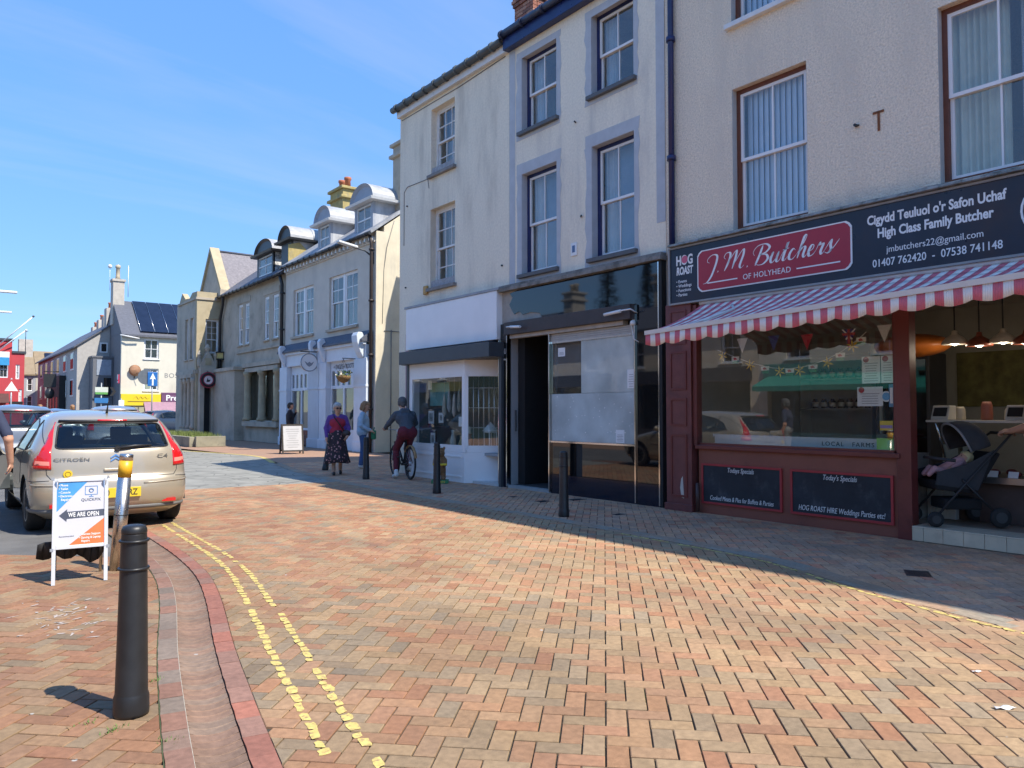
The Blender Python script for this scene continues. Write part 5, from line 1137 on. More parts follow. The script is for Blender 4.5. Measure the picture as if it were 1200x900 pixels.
def dormer(root, y0, y1, z0=7.8, z1=8.95, X=12.45, cheek=None, roofm=None, dark=False, win=True):
    F = Face('X', X); cheek = cheek or M('streaked lead cheek', (.40, .41, .43), .5, .2, 4, stain=(.50, .51, .52), sscale=2.2, sth=(.4, .65), streak=True); trim = iron if dark else M('dormer grey paint', (.34, .36, .40), .6, .08)
    mb = MB(); F.wall(mb, y0, y1, z0, z1, [(y0+.16, y1-.16, z0+.1, z1-.05)] if win else [], .1); d = part('dormer', mb, trim, root)
    for b_ in (y0, y1-.06): part('cheek', MB().box(X+.1, 15.2, b_, b_+.06, z0, z1), cheek, d)
    if win:
        q = MB(); a0, a1, b0, b1 = y0+.16, y1-.16, z0+.1, z1-.05; F.box(q, a0, a0+.05, .02, .08, b0, b1); F.box(q, a1-.05, a1, .02, .08, b0, b1); F.box(q, a0+.05, a1-.05, .02, .08, b0, b0+.05); F.box(q, a0+.05, a1-.05, .02, .08, b1-.05, b1); F.box(q, a0+.05, a1-.05, .025, .075, (b0+b1)/2-.025, (b0+b1)/2+.025); F.box(q, (a0+a1)/2-.015, (a0+a1)/2+.015, .027, .073, b0+.05, b1-.05)
        part('sash', q, white, d); q = MB(); F.box(q, a0+.04, a1-.04, .05, .055, b0+.04, b1-.04); part('pane', q, GL, d)
        q = MB(); F.box(q, a0, a1, .6, .62, b0, b1); part('room_back', q, mid_room, d)
    c = (y0+y1)/2; w = (y1-y0)/2+.28
    q = MB(); q.extr([(X-.22, c-w-.02, z1), (X-.22, c+w+.02, z1), (X-.25, c+w+.05, z1+.09), (X-.25, c-w-.05, z1+.09)], (3.2, 0, 0)); part('dormer_cornice', q, trim if dark else white_old, d)
    n = 14; pts = [(X-.12, c+w*.93*math.cos(math.pi*i/n), z1+.09+.66*math.sin(math.pi*i/n)) for i in range(n+1)]
    q = MB(); 
    pin = [(X-.02, c+(w*.93-.14)*math.cos(math.pi*i/n), z1+.09+.54*math.sin(math.pi*i/n)) for i in range(n+1)]
    for i in range(n): q.add([pts[i], pts[i+1], (15.6, pts[i+1][1], pts[i+1][2]), (15.6, pts[i][1], pts[i][2])], [(0, 1, 2, 3)], 0, True)
    for xs_ in (13.5,): q.tube([(xs_, p[1], p[2]+.005) for p in pts], .022, 6)
    q2 = MB(); q2.poly(pin); part('tympanum', q2, trim, d)
    for i in range(n): q.add([pts[i], pts[i+1], pin[i+1], pin[i]], [(0, 1, 2, 3)], 1)
    part('barrel_roof', q, [roofm or M('pale lead roof', (.33, .34, .35), .5, .15, 3, .03, 20, stain=(.46, .47, .475), sscale=2.5, sth=(.45, .7)), trim], d)
dormer(D5, 24.0, 25.45); dormer(D5, 27.55, 28.75, 7.75, 8.9)
for (a0, a1, z0, z1) in w5:
    c = (a0+a1)/2
    for (b0, b1) in ((a0, c-.04), (c+.04, a1)): w = window(D5, F5, b0+.02, b1-.02, z0, z1, .08, .06, white, white, 2, 2, 1, .5, None, pane_objs=False, bar=.03)
    q = MB(); F5.box(q, c-.06, c+.06, .06, .26, z0, z1); part('mullion', q, white, D5); q = MB(); F5.box(q, a0-.1, a1+.1, -.1, .15, z0-.1, z0); part('sill', q, stone, D5)
    q = MB(); F5.box(q, a0, a1, .7, .72, z0, z1); part('room_back', q, mid_room, D5)
chimney(D5, 14.2, 15.0, 30.2, 31.5, 8.6, 11.2, M('lichened stone chimney', (.42, .33, .13), .9, .2, 5, .1, 40, stain=(.30, .26, .16), sscale=3, sth=(.5, .7)), 2, pot_red)
pipe(D5, [(12.12, 23.6, 7.6), (12.2, 23.62, 7.3), (12.2, 23.62, 0)], .06, M('brown iron downpipe', (.05, .035, .03), .6, .2), collars=[(12.2, 23.62, z) for z in (1.5, 3.4, 5.3, 7.1)])
for p_, r_ in (([(13.0, 23.44, 8.2), (12.7, 23.42, 7.2), (12.6, 23.44, 6.4), (12.55, 23.44, 4.5)], .010), ([(12.9, 23.43, 0), (12.9, 23.43, 4.3)], .018), ([(12.62, 23.43, 4.25), (14.5, 23.43, 4.25)], .012)): part('cable', MB().tube(p_, r_, 6), M('grey cable', (0, 0, 0)), D5)
chimney(D5, 13.35, 14.5, 23.5, 24.2, 8.6, 11.1, stone, 1, potm)
# lamp on an arm at the corner
t = thing('street_lamp', 'slim lamp on a wall arm at the corner of the dormered building', 'lamp', (12.28, 23.7, 6.85)); q = MB(); q.tube([(12.29, 23.7, 6.85), (12.0, 23.72, 7.05), (11.55, 23.75, 7.12)], .03, 8); q.box(12.26, 12.3, 23.62, 23.78, 6.6, 7.0); part('arm', q, dark_grey, t); q = MB(); q.extr([(11.7, 23.62, 7.08), (11.0, 23.66, 7.2), (11.0, 23.88, 7.2), (11.7, 23.9, 7.08)], (0, 0, .08)); part('lamp_head', q, white_old, t, .02)
# the pale shopfront
pb = M('pale blue white paint', (.66, .72, .78), .5, .05, 3); pg = M('pale grey blue paint', (.50, .56, .62), .5, .05, 3)
mb = MB(); mb.extr([(12.295, 23.7, 4.3), (11.9, 23.7, 3.95), (11.9, 23.7, 3.88), (12.295, 23.7, 3.88)], (0, 8.0, 0)); part('slate_canopy', mb, M('dark canopy slate', (.09, .10, .13), .6, .2, 6), D5)
mb = MB(); F5.box(mb, 23.75, 31.65, -.22, 0, 3.3, 3.87); part('fascia', mb, pb, D5, .02); mb = MB(); F5.box(mb, 23.75, 31.65, -.32, -.0, 3.78, 3.879); part('fascia_moulding', mb, pb, D5)
for (y0, y1) in ((23.66, 24.62), (27.0, 27.62), (27.66, 28.68), (30.95, 31.75)):
    mb = MB(); F5.box(mb, y0, y1, -.25, .1, .0, 3.3); F5.box(mb, y0-.03, y1+.03, -.29, .1, 0, .35); F5.box(mb, y0-.02, y1+.02, -.275, .1, 2.28, 2.36); part('pilaster', mb, pb if y0 != 27.66 else pg, D5, .01)
    c = (y0+y1)/2; h = min(.28, (y1-y0)/2); q = MB(); q.extr([(12.05, c-h, 3.3), (11.93, c-h, 3.5), (11.80, c-h, 3.85), (11.78, c-h, 4.08), (11.84, c-h, 4.2), (12.0, c-h, 4.2), (12.1, c-h, 4.0)], (0, .42 if y0 < 24 else .2, 0)); part('bracket', q, pb, D5, .02)
for (y0, y1, nm) in ((24.66, 26.96, 0), (28.72, 30.9, 1)):
    mb = MB(); F5.box(mb, y0, y1, -.05, .02, 2.95, 3.3); F5.box(mb, y0, y1, -.06, .0, 2.28, 2.40); F5.box(mb, y0, y0+.1, -.06, .0, .75, 2.28); F5.box(mb, y1-.1, y1, -.06, .0, .75, 2.28); F5.box(mb, (y0+y1)/2-.06, (y0+y1)/2+.06, -.061, .0, .75, 2.28); F5.box(mb, y0, y1, -.07, .0, .66, .75)
    nb = 5
    for k in range(nb+1): yy = y0+(y1-y0)*k/nb; F5.box(mb, max(y0, yy-.1), min(y1, yy+.1), -.058, .0, 2.40, 2.95)
    part('shop_frame', mb, pb, D5); q = MB(); F5.box(q, y0+.02, y1-.02, -.02, -.012, .76, 2.94); part('shop_window', q, GL2, D5)
    if nm:
        for a in range(3):
            for b_ in range(9): q = MB(); F5.box(q, y0+.05+b_*.24, y0+.05+b_*.24+.22, -.06+.002*((a+b_) % 3), .0, .06+a*.2, .06+a*.2+.185); part('brick', q, random.choice(bv), D5)
    else: q = MB(); F5.box(q, y0, y1, -.05, .0, .0, .66); part('stall_riser', q, pb, D5)
mb = MB(); mb.box(13.6, 13.7, 23.8, 31.5, 0, 3.3); mb.box(12.62, 13.6, 23.8, 31.5, 3.3, 3.4); part('shop_wall', mb, mid_room, D5)
lettering(D5, '+ ENGLISH ROOTS', (12.235, 25.85, 3.02), RX, UZ, .24, M('dark lettering', (.05, .05, .06), .6), xs=.85)
t = thing('hanging_sign', 'round white hanging sign with a bird emblem over the pale shopfront', 'sign', (12.0, 27.9, 3.3)); q = MB(); q.cyl((11.75, 27.92, 3.33), (11.75, 27.86, 3.33), .36, n=28); part('disc', q, white, t); q = MB(); q.ring((11.75, 27.855, 3.33), .34, .02, 'Y', 28, 6); part('rim', q, M('rim grey', (.25, .27, .3), .5), t)
q = MB(); q.extr([(11.55, 27.853, 3.38), (11.68, 27.853, 3.30), (11.75, 27.853, 3.36), (11.83, 27.853, 3.30), (11.95, 27.853, 3.38), (11.85, 27.853, 3.22), (11.75, 27.853, 3.16), (11.65, 27.853, 3.22)], (0, -.004, 0)); part('emblem', q, M('rim grey', (0, 0, 0)), t); q = MB(); q.tube([(12.06, 27.89, 3.75), (11.4, 27.89, 3.75)], .02, 6); q.tube([(11.75, 27.89, 3.68), (11.75, 27.89, 3.75)], .012, 6); part('bracket_arm', q, iron, t)
t = thing('hanging_basket', 'hanging flower basket in front of the pale shopfront', 'basket', (11.7, 24.4, 2.4)); q = MB(); q.lathe([(.02, 0), (.16, .06), (.24, .18), (.26, .26), (.2, .26)], (11.6, 24.5, 2.42), 16); part('basket', q, M('wicker', (.22, .13, .05), .9, .3, 40), t)
random.seed(4)
for nm, m_, n_ in (('leaves', M('basket leaves', (.07, .13, .03), .7, .3, 30), 90), ('flowers', M('pale flowers', (.7, .62, .55), .7, .2, 30), 28)):
    q = MB()
    for k in range(n_):
        a = random.uniform(0, 6.28); r_ = random.uniform(.05, .3); c = Vector((11.6+r_*math.cos(a), 24.5+r_*math.sin(a), 2.66+random.uniform(0, .22)*(1-r_)+(.03 if nm == 'flowers' else 0))); u = Vector((random.gauss(0, 1), random.gauss(0, 1), random.gauss(0, 1))).normalized()*.045; v_ = u.orthogonal().normalized()*.035
        q.poly([c-u, c-v_, c+u, c+v_])
    part(nm, q, m_, t)
q = MB(); q.tube([(12.05, 24.5, 3.3), (11.55, 24.5, 3.3)], .015, 6)
for k in range(3): q.tube([(11.6, 24.5, 3.28), (11.6+.24*math.cos(k*2.1), 24.5+.24*math.sin(k*2.1), 2.68)], .006, 5)
part('chains', q, iron, t)

# ------------------------------------------------------------------ stone bank building
BK = thing('bank_building', 'weathered grey stone building with a columned window and one dormer', 'building', (12.35, 31.8, 0))
F6 = Face('X', 12.35)
w6 = [(32.75, 33.42, 4.72, 6.70), (33.92, 34.50, 4.72, 6.72), (36.60, 37.22, 4.72, 6.72), (37.55, 38.17, 4.72, 6.75)]
mb = MB(); F6.wall(mb, 31.80, 41.0, 0, 7.5, [(32.6, 36.7, 1.0, 3.35)] + w6, .3); mb.box(19.7, 19.95, 31.8, 41.0, 0, 7.5); mb.box(12.66, 19.7, 40.7, 41, 0, 7.5); mb.box(12.66, 19.7, 32, 40.7, 3.55, 3.7); mb.box(14.5, 14.6, 32, 40.7, 0, 7.4); part('wall', mb, stone, BK)
mb = MB(); mb.extr([(12.05, 31.79, 7.5), (16.1, 31.79, 10.6), (20.1, 31.79, 7.5), (20.1, 31.79, 7.38), (16.1, 31.79, 10.45), (12.05, 31.79, 7.38)], (0, 9.2, 0)); part('roof', mb, slate, BK); gutter(BK, 12.05, 31.8, 40.6, 7.42, iron, .07)
for (a0, a1, z0, z1) in w6: window(BK, F6, a0, a1, z0, z1, .03, .07, white, white, 2, 2, 1, .62, stone, pane_objs=False, bar=.03)
for k, (a0, a1) in enumerate(((32.6, 34.65), (36.4, 38.4))): q = MB(); F6.box(q, a0, a1, -.03, 0, 6.8, 7.05); part('lintel', q, stone, BK)
q = MB(); F6.box(q, 31.85, 38.3, -.14, 0, 3.55, 3.75); F6.box(q, 31.85, 38.3, -.08, 0, 4.3, 4.4); part('string_course', q, stone, BK)
q = MB(); F6.box(q, 32.4, 36.9, -.2, .1, .72, .95); part('window_sill', q, stone, BK); q = MB(); F6.box(q, 32.5, 36.8, -.12, 0, 3.3, 3.5); part('window_head', q, stone, BK)
col_m = M('buff stone column', (.40, .32, .20), .85, .15, 3, .1, 40)
for y in (32.68, 34.65, 36.62):
    q = MB(); q.lathe([(.24, 0), (.24, .12), (.18, .18), (.16, 1.9), (.15, 2.1), (.22, 2.2), (.22, 2.35)], (12.33, y, .98), 14); part('column', q, col_m, BK)
q = MB(); F6.box(q, 32.6, 36.7, .16, .17, 1.0, 3.3); part('pane', q, GL2, BK)
dormer(BK, 33.9, 36.0, 7.75, 8.8, 12.5, dark=True, cheek=M('mottled cheek', (.35, .35, .33), .9, .5, 6, stain=(.75, .74, .70), sscale=5, sth=(.45, .55)))
# sculpted stone dormer gable on the party wall
dormer(BK, 31.85, 33.0, 7.95, 8.95, 12.55, dark=True, win=False)
q = MB(); q.extr([(12.4, 31.84, 7.5), (12.4, 31.84, 8.75), (12.9, 31.84, 8.9), (13.6, 31.84, 8.3), (14.2, 31.84, 8.55), (14.9, 31.84, 8.5), (14.9, 31.84, 7.5)], (0, -.05, 0)); part('parapet', q, M('lichened stone chimney', (0, 0, 0)), BK)
pipe(BK, [(12.1, 32.0, 7.4), (12.2, 31.98, 7.0), (12.22, 31.98, 0)], .075, iron, collars=[(12.22, 31.98, z) for z in (1.5, 3.2, 5.0, 6.6)])
pipe(BK, [(12.1, 39.9, 7.4), (12.2, 40.3, 7.0), (12.2, 40.7, 6.3), (12.2, 40.75, 0)], .075, iron)
# low side wing in the angle
q = MB(); q.box(11.9, 12.349, 37.3, 40.95, 0, 3.45); q.box(11.82, 12.349, 37.2, 40.95, 3.45, 3.62); part('side_wing', q, stone, BK)
# projecting corner bay
CB = thing('bank_corner', 'yellow stone corner block with a scrolled parapet and gabled slate roof', 'building', (11.1, 41.0, 0))
FY = Face('Y', 41.0); FB = Face('X', 11.1)
mb = MB(); FY.wall(mb, 11.1, 13.0, 0, 7.3, [(11.55, 12.25, 4.5, 6.3)], .3); part('side_wall', mb, stone_yellow, CB)
mb = MB(); FB.wall(mb, 41.302, 44.6, 0, 7.3, [(41.6, 42.2, 4.2, 6.4), (42.6, 43.2, 4.2, 6.4), (41.5, 41.9, .9, 2.9), (42.2, 42.6, .9, 2.9), (42.9, 43.3, .9, 2.9)], .3); mb.box(11.1, 13.0, 44.6, 44.9, 0, 7.3); mb.box(13.0, 18.0, 40.98, 41.2, 0, 8.3); mb.box(13.0, 18.0, 44.6, 44.9, 0, 8.3); mb.box(11.4, 13.0, 41.3, 44.6, 7.2, 7.3); part('front_wall', mb, stone, CB)
q = MB(); FY.box(q, 11.05, 13.0, -.06, .3, 7.3, 7.42); q.box(11.03, 11.4, 41.3, 44.6, 7.3, 7.42); part('cornice', q, stone, CB)
q = MB(); q.box(11.1, 12.4, 41.0, 41.28, 7.42, 7.72); q.extr([(11.1, 41.28, 7.42), (11.1, 44.0, 7.42), (11.1, 44.0, 7.2), (11.1, 44.4, 7.5), (11.1, 43.9, 7.95), (11.1, 43.2, 7.55), (11.1, 42.4, 7.5), (11.1, 41.9, 7.75), (11.1, 41.28, 7.72)], (.28, 0, 0)); part('parapet', q, stone_yellow, CB)
window(CB, FY, 11.55, 12.25, 4.5, 6.3, .12, .06, white, white, 2, 3, 1, .6, stone, pane_objs=False)
for a0 in (41.6, 42.6): window(CB, FB, a0, a0+.6, 4.2, 6.4, .12, .05, white, white, 1, 1, 1, .5, stone, pane_objs=False)
q = MB(); FB.box(q, 41.2, 44.6, -.1, 0, 3.4, 3.6); FY.box(q, 11.0, 12.2, -.1, 0, 3.4, 3.6); part('string_course', q, stone, CB)
for y in (41.3, 42.05, 42.75, 43.4): q = MB(); q.lathe([(.16, 0), (.16, .15), (.11, .2), (.10, 2.4), (.16, 2.5), (.16, 2.7)], (11.05, y, .5), 12); part('column', q, stone, CB)
q = MB(); FB.box(q, 41.2, 43.6, -.25, 0, 0, .5); part('plinth', q, stone, CB); q = MB(); FB.box(q, 41.2, 43.6, -.2, 0, 3.2, 3.4); part('architrave', q, stone, CB)
# gable and slate roof behind
q = MB(); q.extr([(12.3, 40.9, 7.3), (12.3, 44.6, 7.3), (12.3, 44.6, 8.0), (12.3, 42.75, 10.25), (12.3, 40.9, 8.0)], (.25, 0, 0)); part('gable_wall', q, stone, CB)
q = MB()
for a, b in (((40.55, 7.75), (42.75, 10.5)), ((42.75, 10.5), (44.95, 7.75))): q.extr([(12.2, a[0], a[1]), (12.2, b[0], b[1]), (12.2, b[0], b[1]-.28), (12.2, a[0], a[1]-.28)], (.5, 0, 0))
part('coping', q, stone_yellow, CB); q = MB(); q.box(12.1, 12.7, 40.4, 40.75, 7.55, 7.85); part('kneeler', q, stone, CB)
q = MB(); q.extr([(12.7, 40.5, 7.72), (12.7, 42.75, 10.3), (12.7, 45.0, 7.72), (12.7, 45.0, 7.6), (12.7, 42.75, 10.15), (12.7, 40.5, 7.6)], (6, 0, 0)); part('roof', q, M('purple slate', (.19, .175, .185), .75, .2, 9, .1, 30, stain=(.25, .23, .235), sscale=6, sth=(.5, .7)), CB)
q = MB(); q.tube([(12.7, 42.75, 10.32), (18.6, 42.75, 10.32)], .07, 8); part('ridge_tiles', q, slate, CB)
# carved doorway with pinnacles
q = MB(); q.box(11.2, 12.0, 40.55, 40.99, 3.35, 3.75); q.extr([(11.15, 40.6, 3.75), (12.05, 40.6, 3.75), (11.6, 40.6, 4.6)], (0, .35, 0)); q.box(11.2, 11.42, 40.6, 40.99, 0, 3.35); q.box(11.78, 12.0, 40.6, 40.99, 0, 3.35)
for x in (11.2, 12.0): q.lathe([(.1, 0), (.12, .3), (.07, .5), (.13, .62), (.02, .85)], (x, 40.75, 3.75), 10)
q.lathe([(.1, 0), (.16, .2), (.05, .4)], (11.6, 40.75, 4.55), 10); part('carved_doorway', q, stone, CB, .01)
q = MB(); q.box(11.42, 11.78, 40.9, 40.98, 0, 3.35); part('door', q, black_plain, CB); q = MB(); q.box(11.45, 11.75, 40.56, 40.6, 3.85, 4.2); part('pediment_panel', q, stone_yellow, CB)
t = thing('lantern', 'small lantern on the corner of the stone building', 'lantern', (12.15, 40.6, 4.3)); q = MB(); q.box(12.05, 12.3, 40.45, 40.7, 4.2, 4.5); part('glass_box', q, M('lantern yellow', (.65, .52, .2), .5), t); q = MB(); q.box(12.0, 12.35, 40.4, 40.75, 4.5, 4.56); q.box(12.0, 12.35, 40.4, 40.75, 4.14, 4.2); part('frame', q, iron, t)
t = thing('pub_sign', 'round red and black sign on a bracket before the carved stone doorway', 'sign', (11.3, 40.4, 2.9)); q = MB(); q.cyl((11.55, 40.42, 3.05), (11.55, 40.36, 3.05), .42, n=26); part('disc', q, M('sign dark red', (.35, .03, .06), .5), t); q = MB(); q.ring((11.55, 40.35, 3.05), .32, .05, 'Y', 24, 6); part('ring', q, black_plain, t); q = MB(); q.cyl((11.55, 40.36, 3.05), (11.55, 40.345, 3.05), .22, n=20); part('centre', q, M('sign pink white', (.75, .62, .62), .5), t); q = MB(); q.extr([(11.45, 40.344, 2.95), (11.6, 40.344, 2.95), (11.66, 40.344, 3.08), (11.55, 40.344, 3.05), (11.5, 40.344, 3.17)], (0, -.004, 0)); part('emblem', q, black_plain, t); q = MB(); q.tube([(11.55, 40.4, 3.45), (11.55, 40.62, 3.55)], .02, 6); part('bracket_arm', q, iron, t)
# raised planter with rough grass
PL = thing('planter', 'long raised stone planter with rough grass in front of the stone building', 'planter', (9.0, 31.4, 0))
q = MB(); q.box(8.55, 9.7, 31.4, 31.62, 0, .42); q.box(8.35, 8.57, 31.62, 38, 0, .40); q.box(9.48, 9.7, 31.62, 38, 0, .40); q.box(8.57, 9.48, 37.8, 38, 0, .4); part('kerb', q, M('lichened planter stone', (.30, .28, .20), .9, .25, 4, .2, 40, stain=(.16, .15, .12), sscale=2, sth=(.45, .7)), PL, .01); q = MB(); q.box(8.57, 9.48, 31.62, 37.8, .1, .33); part('soil', q, M('soil', (.06, .045, .03), .95, .2), PL)
random.seed(8); q = MB()
for k in range(2600):
    x, y = random.uniform(8.5, 9.6), random.uniform(31.6, 37.8); h = random.uniform(.10, .30); a = random.uniform(0, 6.28); l = random.uniform(.02, .10); w = .012
    q.add([(x-w*math.sin(a), y+w*math.cos(a), .32), (x+w*math.sin(a), y-w*math.cos(a), .32), (x+l*math.cos(a), y+l*math.sin(a), .32+h)], [(0, 1, 2)])
o = part('grass', q, M('rough grass', (.15, .19, .045), .8, .35, 6), PL); o['kind'] = 'stuff'

# ------------------------------------------------------------------ far buildings
FW = Face('Y', 62.0)
WH = thing('corner_house', 'off white house with solar panels, a tall chimney and a satellite dish', 'house', (11.45, 62, 0))
mb = MB(); FW.wall(mb, 11.45, 24.0, 0, 7.25, [(13.0, 14.05, 5.42, 6.95), (13.0, 14.05, 3.0, 4.68), (16.6, 17.65, 5.42, 6.95), (11.6, 14.1, .1, 1.8), (14.5, 20, .1, 1.45)], .3); mb.box(23.7, 24.0, 62.302, 69, 0, 7.25); mb.box(11.7, 23.7, 68.7, 69, 0, 7.25); mb.box(11.8, 23.7, 63.5, 63.6, 0, 7.2); part('wall', mb, render_white, WH)
mb = MB(); mb.box(11.45, 11.75, 62.302, 69, 0, 7.25); mb.extr([(11.45, 62.0, 7.26), (11.45, 69, 7.26), (11.45, 65.5, 10.0)], (.3, 0, 0)); part('gable_wall', mb, M('shade grey gable', (.16, .16, .17), .8, .15, 5), WH)  # shade of this side wall is put into its dark grey colour
mb = MB(); mb.extr([(11.40, 61.75, 7.2), (11.40, 65.5, 10.15), (11.40, 69.25, 7.2), (11.40, 69.25, 7.05), (11.40, 65.5, 9.98), (11.40, 61.75, 7.05)], (12.8, 0, 0)); part('roof', mb, slate, WH)
for (x0, x1, z0, z1) in ((13.0, 14.05, 5.42, 6.95), (13.0, 14.05, 3.0, 4.68), (16.6, 17.65, 5.42, 6.95)):
    window(WH, FW, x0, x1, z0, z1, .1, .08, white, white, 2, 1, 1, .5, white, pane_objs=False, bar=.05); q = MB(); FW.box(q, x0, x1, .8, .82, z0, z1); part('curtain', q, M('pale net curtain', (0, 0, 0)), WH)
sol = M('solar cell', (.012, .017, .035), .18, .2, 2); 
def on_roof(x, t, o=.12): return (x, 61.75+(65.5-61.75)*t-o*.6, 7.2+(10.15-7.2)*t+o)
for i in range(7):
    x0 = 12.75+i*.98
    q = MB(); pts = [on_roof(x0, .06), on_roof(x0+.94, .06), on_roof(x0+.94-(0), .97), on_roof(x0, .97)]; q.extr(pts, (0, .02, -.03)); p_ = part('solar_panel', q, sol, WH)
    q = MB(); q.tube([on_roof(x0, .06, .125), on_roof(x0, .97, .125)], .015, 5); part('panel_edge', q, alu, p_)
q = MB(); q.box(11.35, 12.15, 65.0, 66.0, 8.2, 11.6); q.box(11.27, 12.23, 64.92, 66.08, 11.6, 11.78); c = part('chimney', q, M('rendered chimney', (.48, .44, .38), .9, .15, 3, .05, 40), WH); q = MB(); q.lathe([(.2, 0), (.16, .3), (.14, .9), (.2, .95), (.18, 1.15), (.05, 1.2)], (11.75, 65.5, 11.78), 14); part('chimney_pot', q, potm, c); q = MB(); q.tube([(12.5, 65.5, 10.5), (12.5, 65.5, 13.0)], .025, 5); q.tube([(11.1, 65, 10.8), (11.1, 65, 12.6)], .015, 5); q.ball((11.1, 65, 12.7), .16, 10, 6); part('aerial', q, white_old, c)
q = MB(); q.lathe([(.0, 0), (.3, .05), (.42, .14)], (12.35, 61.65, 4.5), 18, axis='Y'); d_ = part('satellite_dish', q, M('rusty dish', (.33, .17, .09), .7, .2, 6), WH); q = MB(); q.tube([(12.35, 61.98, 3.9), (12.35, 61.75, 4.5)], .035, 6); q.tube([(12.35, 61.78, 4.3), (12.75, 61.35, 4.3)], .02, 5); part('dish_arm', q, dark_grey, d_)
q = MB(); FW.box(q, 11.45, 14.2, -.2, 0, 1.87, 2.72); y_ = part('yellow_fascia', q, M('shop yellow', (.75, .55, .02), .5, .04), WH)
q = MB(); ribbon_stroke(q, [(0, 0), (.3, .3), (.5, .0), (.7, .3), (.9, .05), (1.1, .28), (1.3, .05), (1.6, .25)], .05, lambda x, y, d: (12.25+x*.75, 61.79, 2.32+y*.7)); q.box(11.9, 13.5, 61.79, 61.797, 2.13, 2.19); part('fascia_lettering', q, M('brown lettering', (.22, .12, .02), .6), y_)
purple = M('shop purple', (.16, .07, .14), .5, .05); q = MB(); FW.box(q, 14.25, 21, -.2, 0, 2.16, 2.76); FW.box(q, 14.25, 21, -.22, 0, 2.76, 2.86); part('purple_fascia', q, purple, WH); q = MB(); q.extr([(13.0, 61.8, 2.14), (13.0, 61.2, 1.45), (13.0, 61.2, 1.42), (13.0, 61.8, 2.08)], (8, 0, 0)); part('purple_awning', q, M('faded purple awning', (.30, .17, .22), .7), WH)
lettering(WH, 'Premier', (14.55, 61.79, 2.26), (1, 0, 0), UZ, .60, letter_white, xs=1.05, bold=.02, align='LEFT'); lettering(WH, 'BOSTON', (14.45, 61.995, 4.02), (1, 0, 0), UZ, .50, M('grey lettering', (.2, .2, .2), .7), xs=1.05, spacing=1.1, align='LEFT')
for (x0, x1, z0, z1) in ((11.6, 14.1, .1, 1.8), (14.5, 20, .1, 1.45)): q = MB(); FW.box(q, x0, x1, .1, .11, z0, z1); part('shop_window', q, GL2, WH)
q = MB(); q.box(11.2, 11.26, 61.5, 62.0, 3.5, 4.15); t_ = part('projecting_sign', q, M('shop sign red', (.55, .03, .08), .5), WH); q = MB(); q.cyl((11.2, 61.75, 3.95), (11.18, 61.75, 3.95), .2, n=14); q.box(11.185, 11.2, 61.55, 61.95, 3.55, 3.65); part('sign_disc', q, letter_white, t_)
q = MB(); q.tube([(11.3, 61.7, 7.1), (11.9, 61.6, 7.0), (12.6, 61.7, 6.9)], .05, 6); part('drooping_cable', q, white_old, WH)

# grey gabled house with a modern shop unit beside it
FG = Face('Y', 66.5)
GH = thing('gabled_house', 'grey roughcast gabled house behind the dark shop unit, left of the white house', 'house', (9.2, 66.5, 0))
mb = MB(); mb.extr([(9.2, 66.5, 0), (11.44, 66.5, 0), (11.44, 66.5, 8.2), (9.2, 66.5, 6.6)], (0, .3, 0)); mb.box(9.2, 9.5, 66.8, 92, 0, 6.6); part('wall', mb, M('grey roughcast', (.42, .40, .37), .9, .1, 4, .2, 40), GH)
mb = MB(); mb.extr([(8.95, 66.35, 6.45), (11.44, 66.35, 8.3), (11.44, 66.35, 8.18), (8.95, 66.35, 6.33)], (0, 26, 0)); mb.extr([(11.44, 69.3, 8.3), (13.0, 69.3, 9.45), (15, 69.3, 8.2), (15, 69.3, 8.0), (13.0, 69.3, 9.3), (11.44, 69.3, 8.15)], (0, 23, 0)); part('roof', mb, slate, GH)
q = MB(); FG.box(q, 10.75, 11.3, -.04, 0, 6.05, 6.85); o = part('window', q, white, GH); q = MB(); FG.box(q, 10.85, 11.2, -.05, -.041, 6.15, 6.75); part('pane', q, black_glass, o)
for i in range(6):
    for z in (4.7, 2.6):
        y0 = 68+i*4; q = MB(); q.box(9.16, 9.2, y0, y0+1.6, z, z+1.4); o = part('window', q, white, GH); q = MB(); q.box(9.14, 9.16, y0+.15, y0+1.45, z+.12, z+1.28); part('pane', q, black_glass, o)
for i, (x, y, z) in enumerate(((12.0, 69.4, 10.0), (12.4, 73, 9.7), (12.8, 78, 9.9), (13.1, 83, 9.7))): chimney(GH, x-.35, x+.35, y, y+1, 8.0, z, M('rendered chimney', (0, 0, 0)), 1, pot_red, False)
SU = thing('shop_unit', 'dark grey modern shop unit with a pale panel beside the white house', 'shop', (10.1, 64.9, 0))
q = MB(); q.box(10.05, 11.42, 64.9, 66.45, 0, 5.55); q.box(9.95, 11.44, 64.85, 66.45, 5.55, 5.68); part('wall', q, M('unit grey', (.14, .145, .16), .6, .06), SU)
q = MB(); q.box(10.3, 11.3, 64.86, 64.899, 4.2, 5.4); part('pale_panel', q, M('pale grey panel', (.30, .34, .40), .5), SU); q = MB(); q.box(10.8, 11.3, 64.86, 64.899, 2.6, 4.0); part('window', q, black_glass, SU)
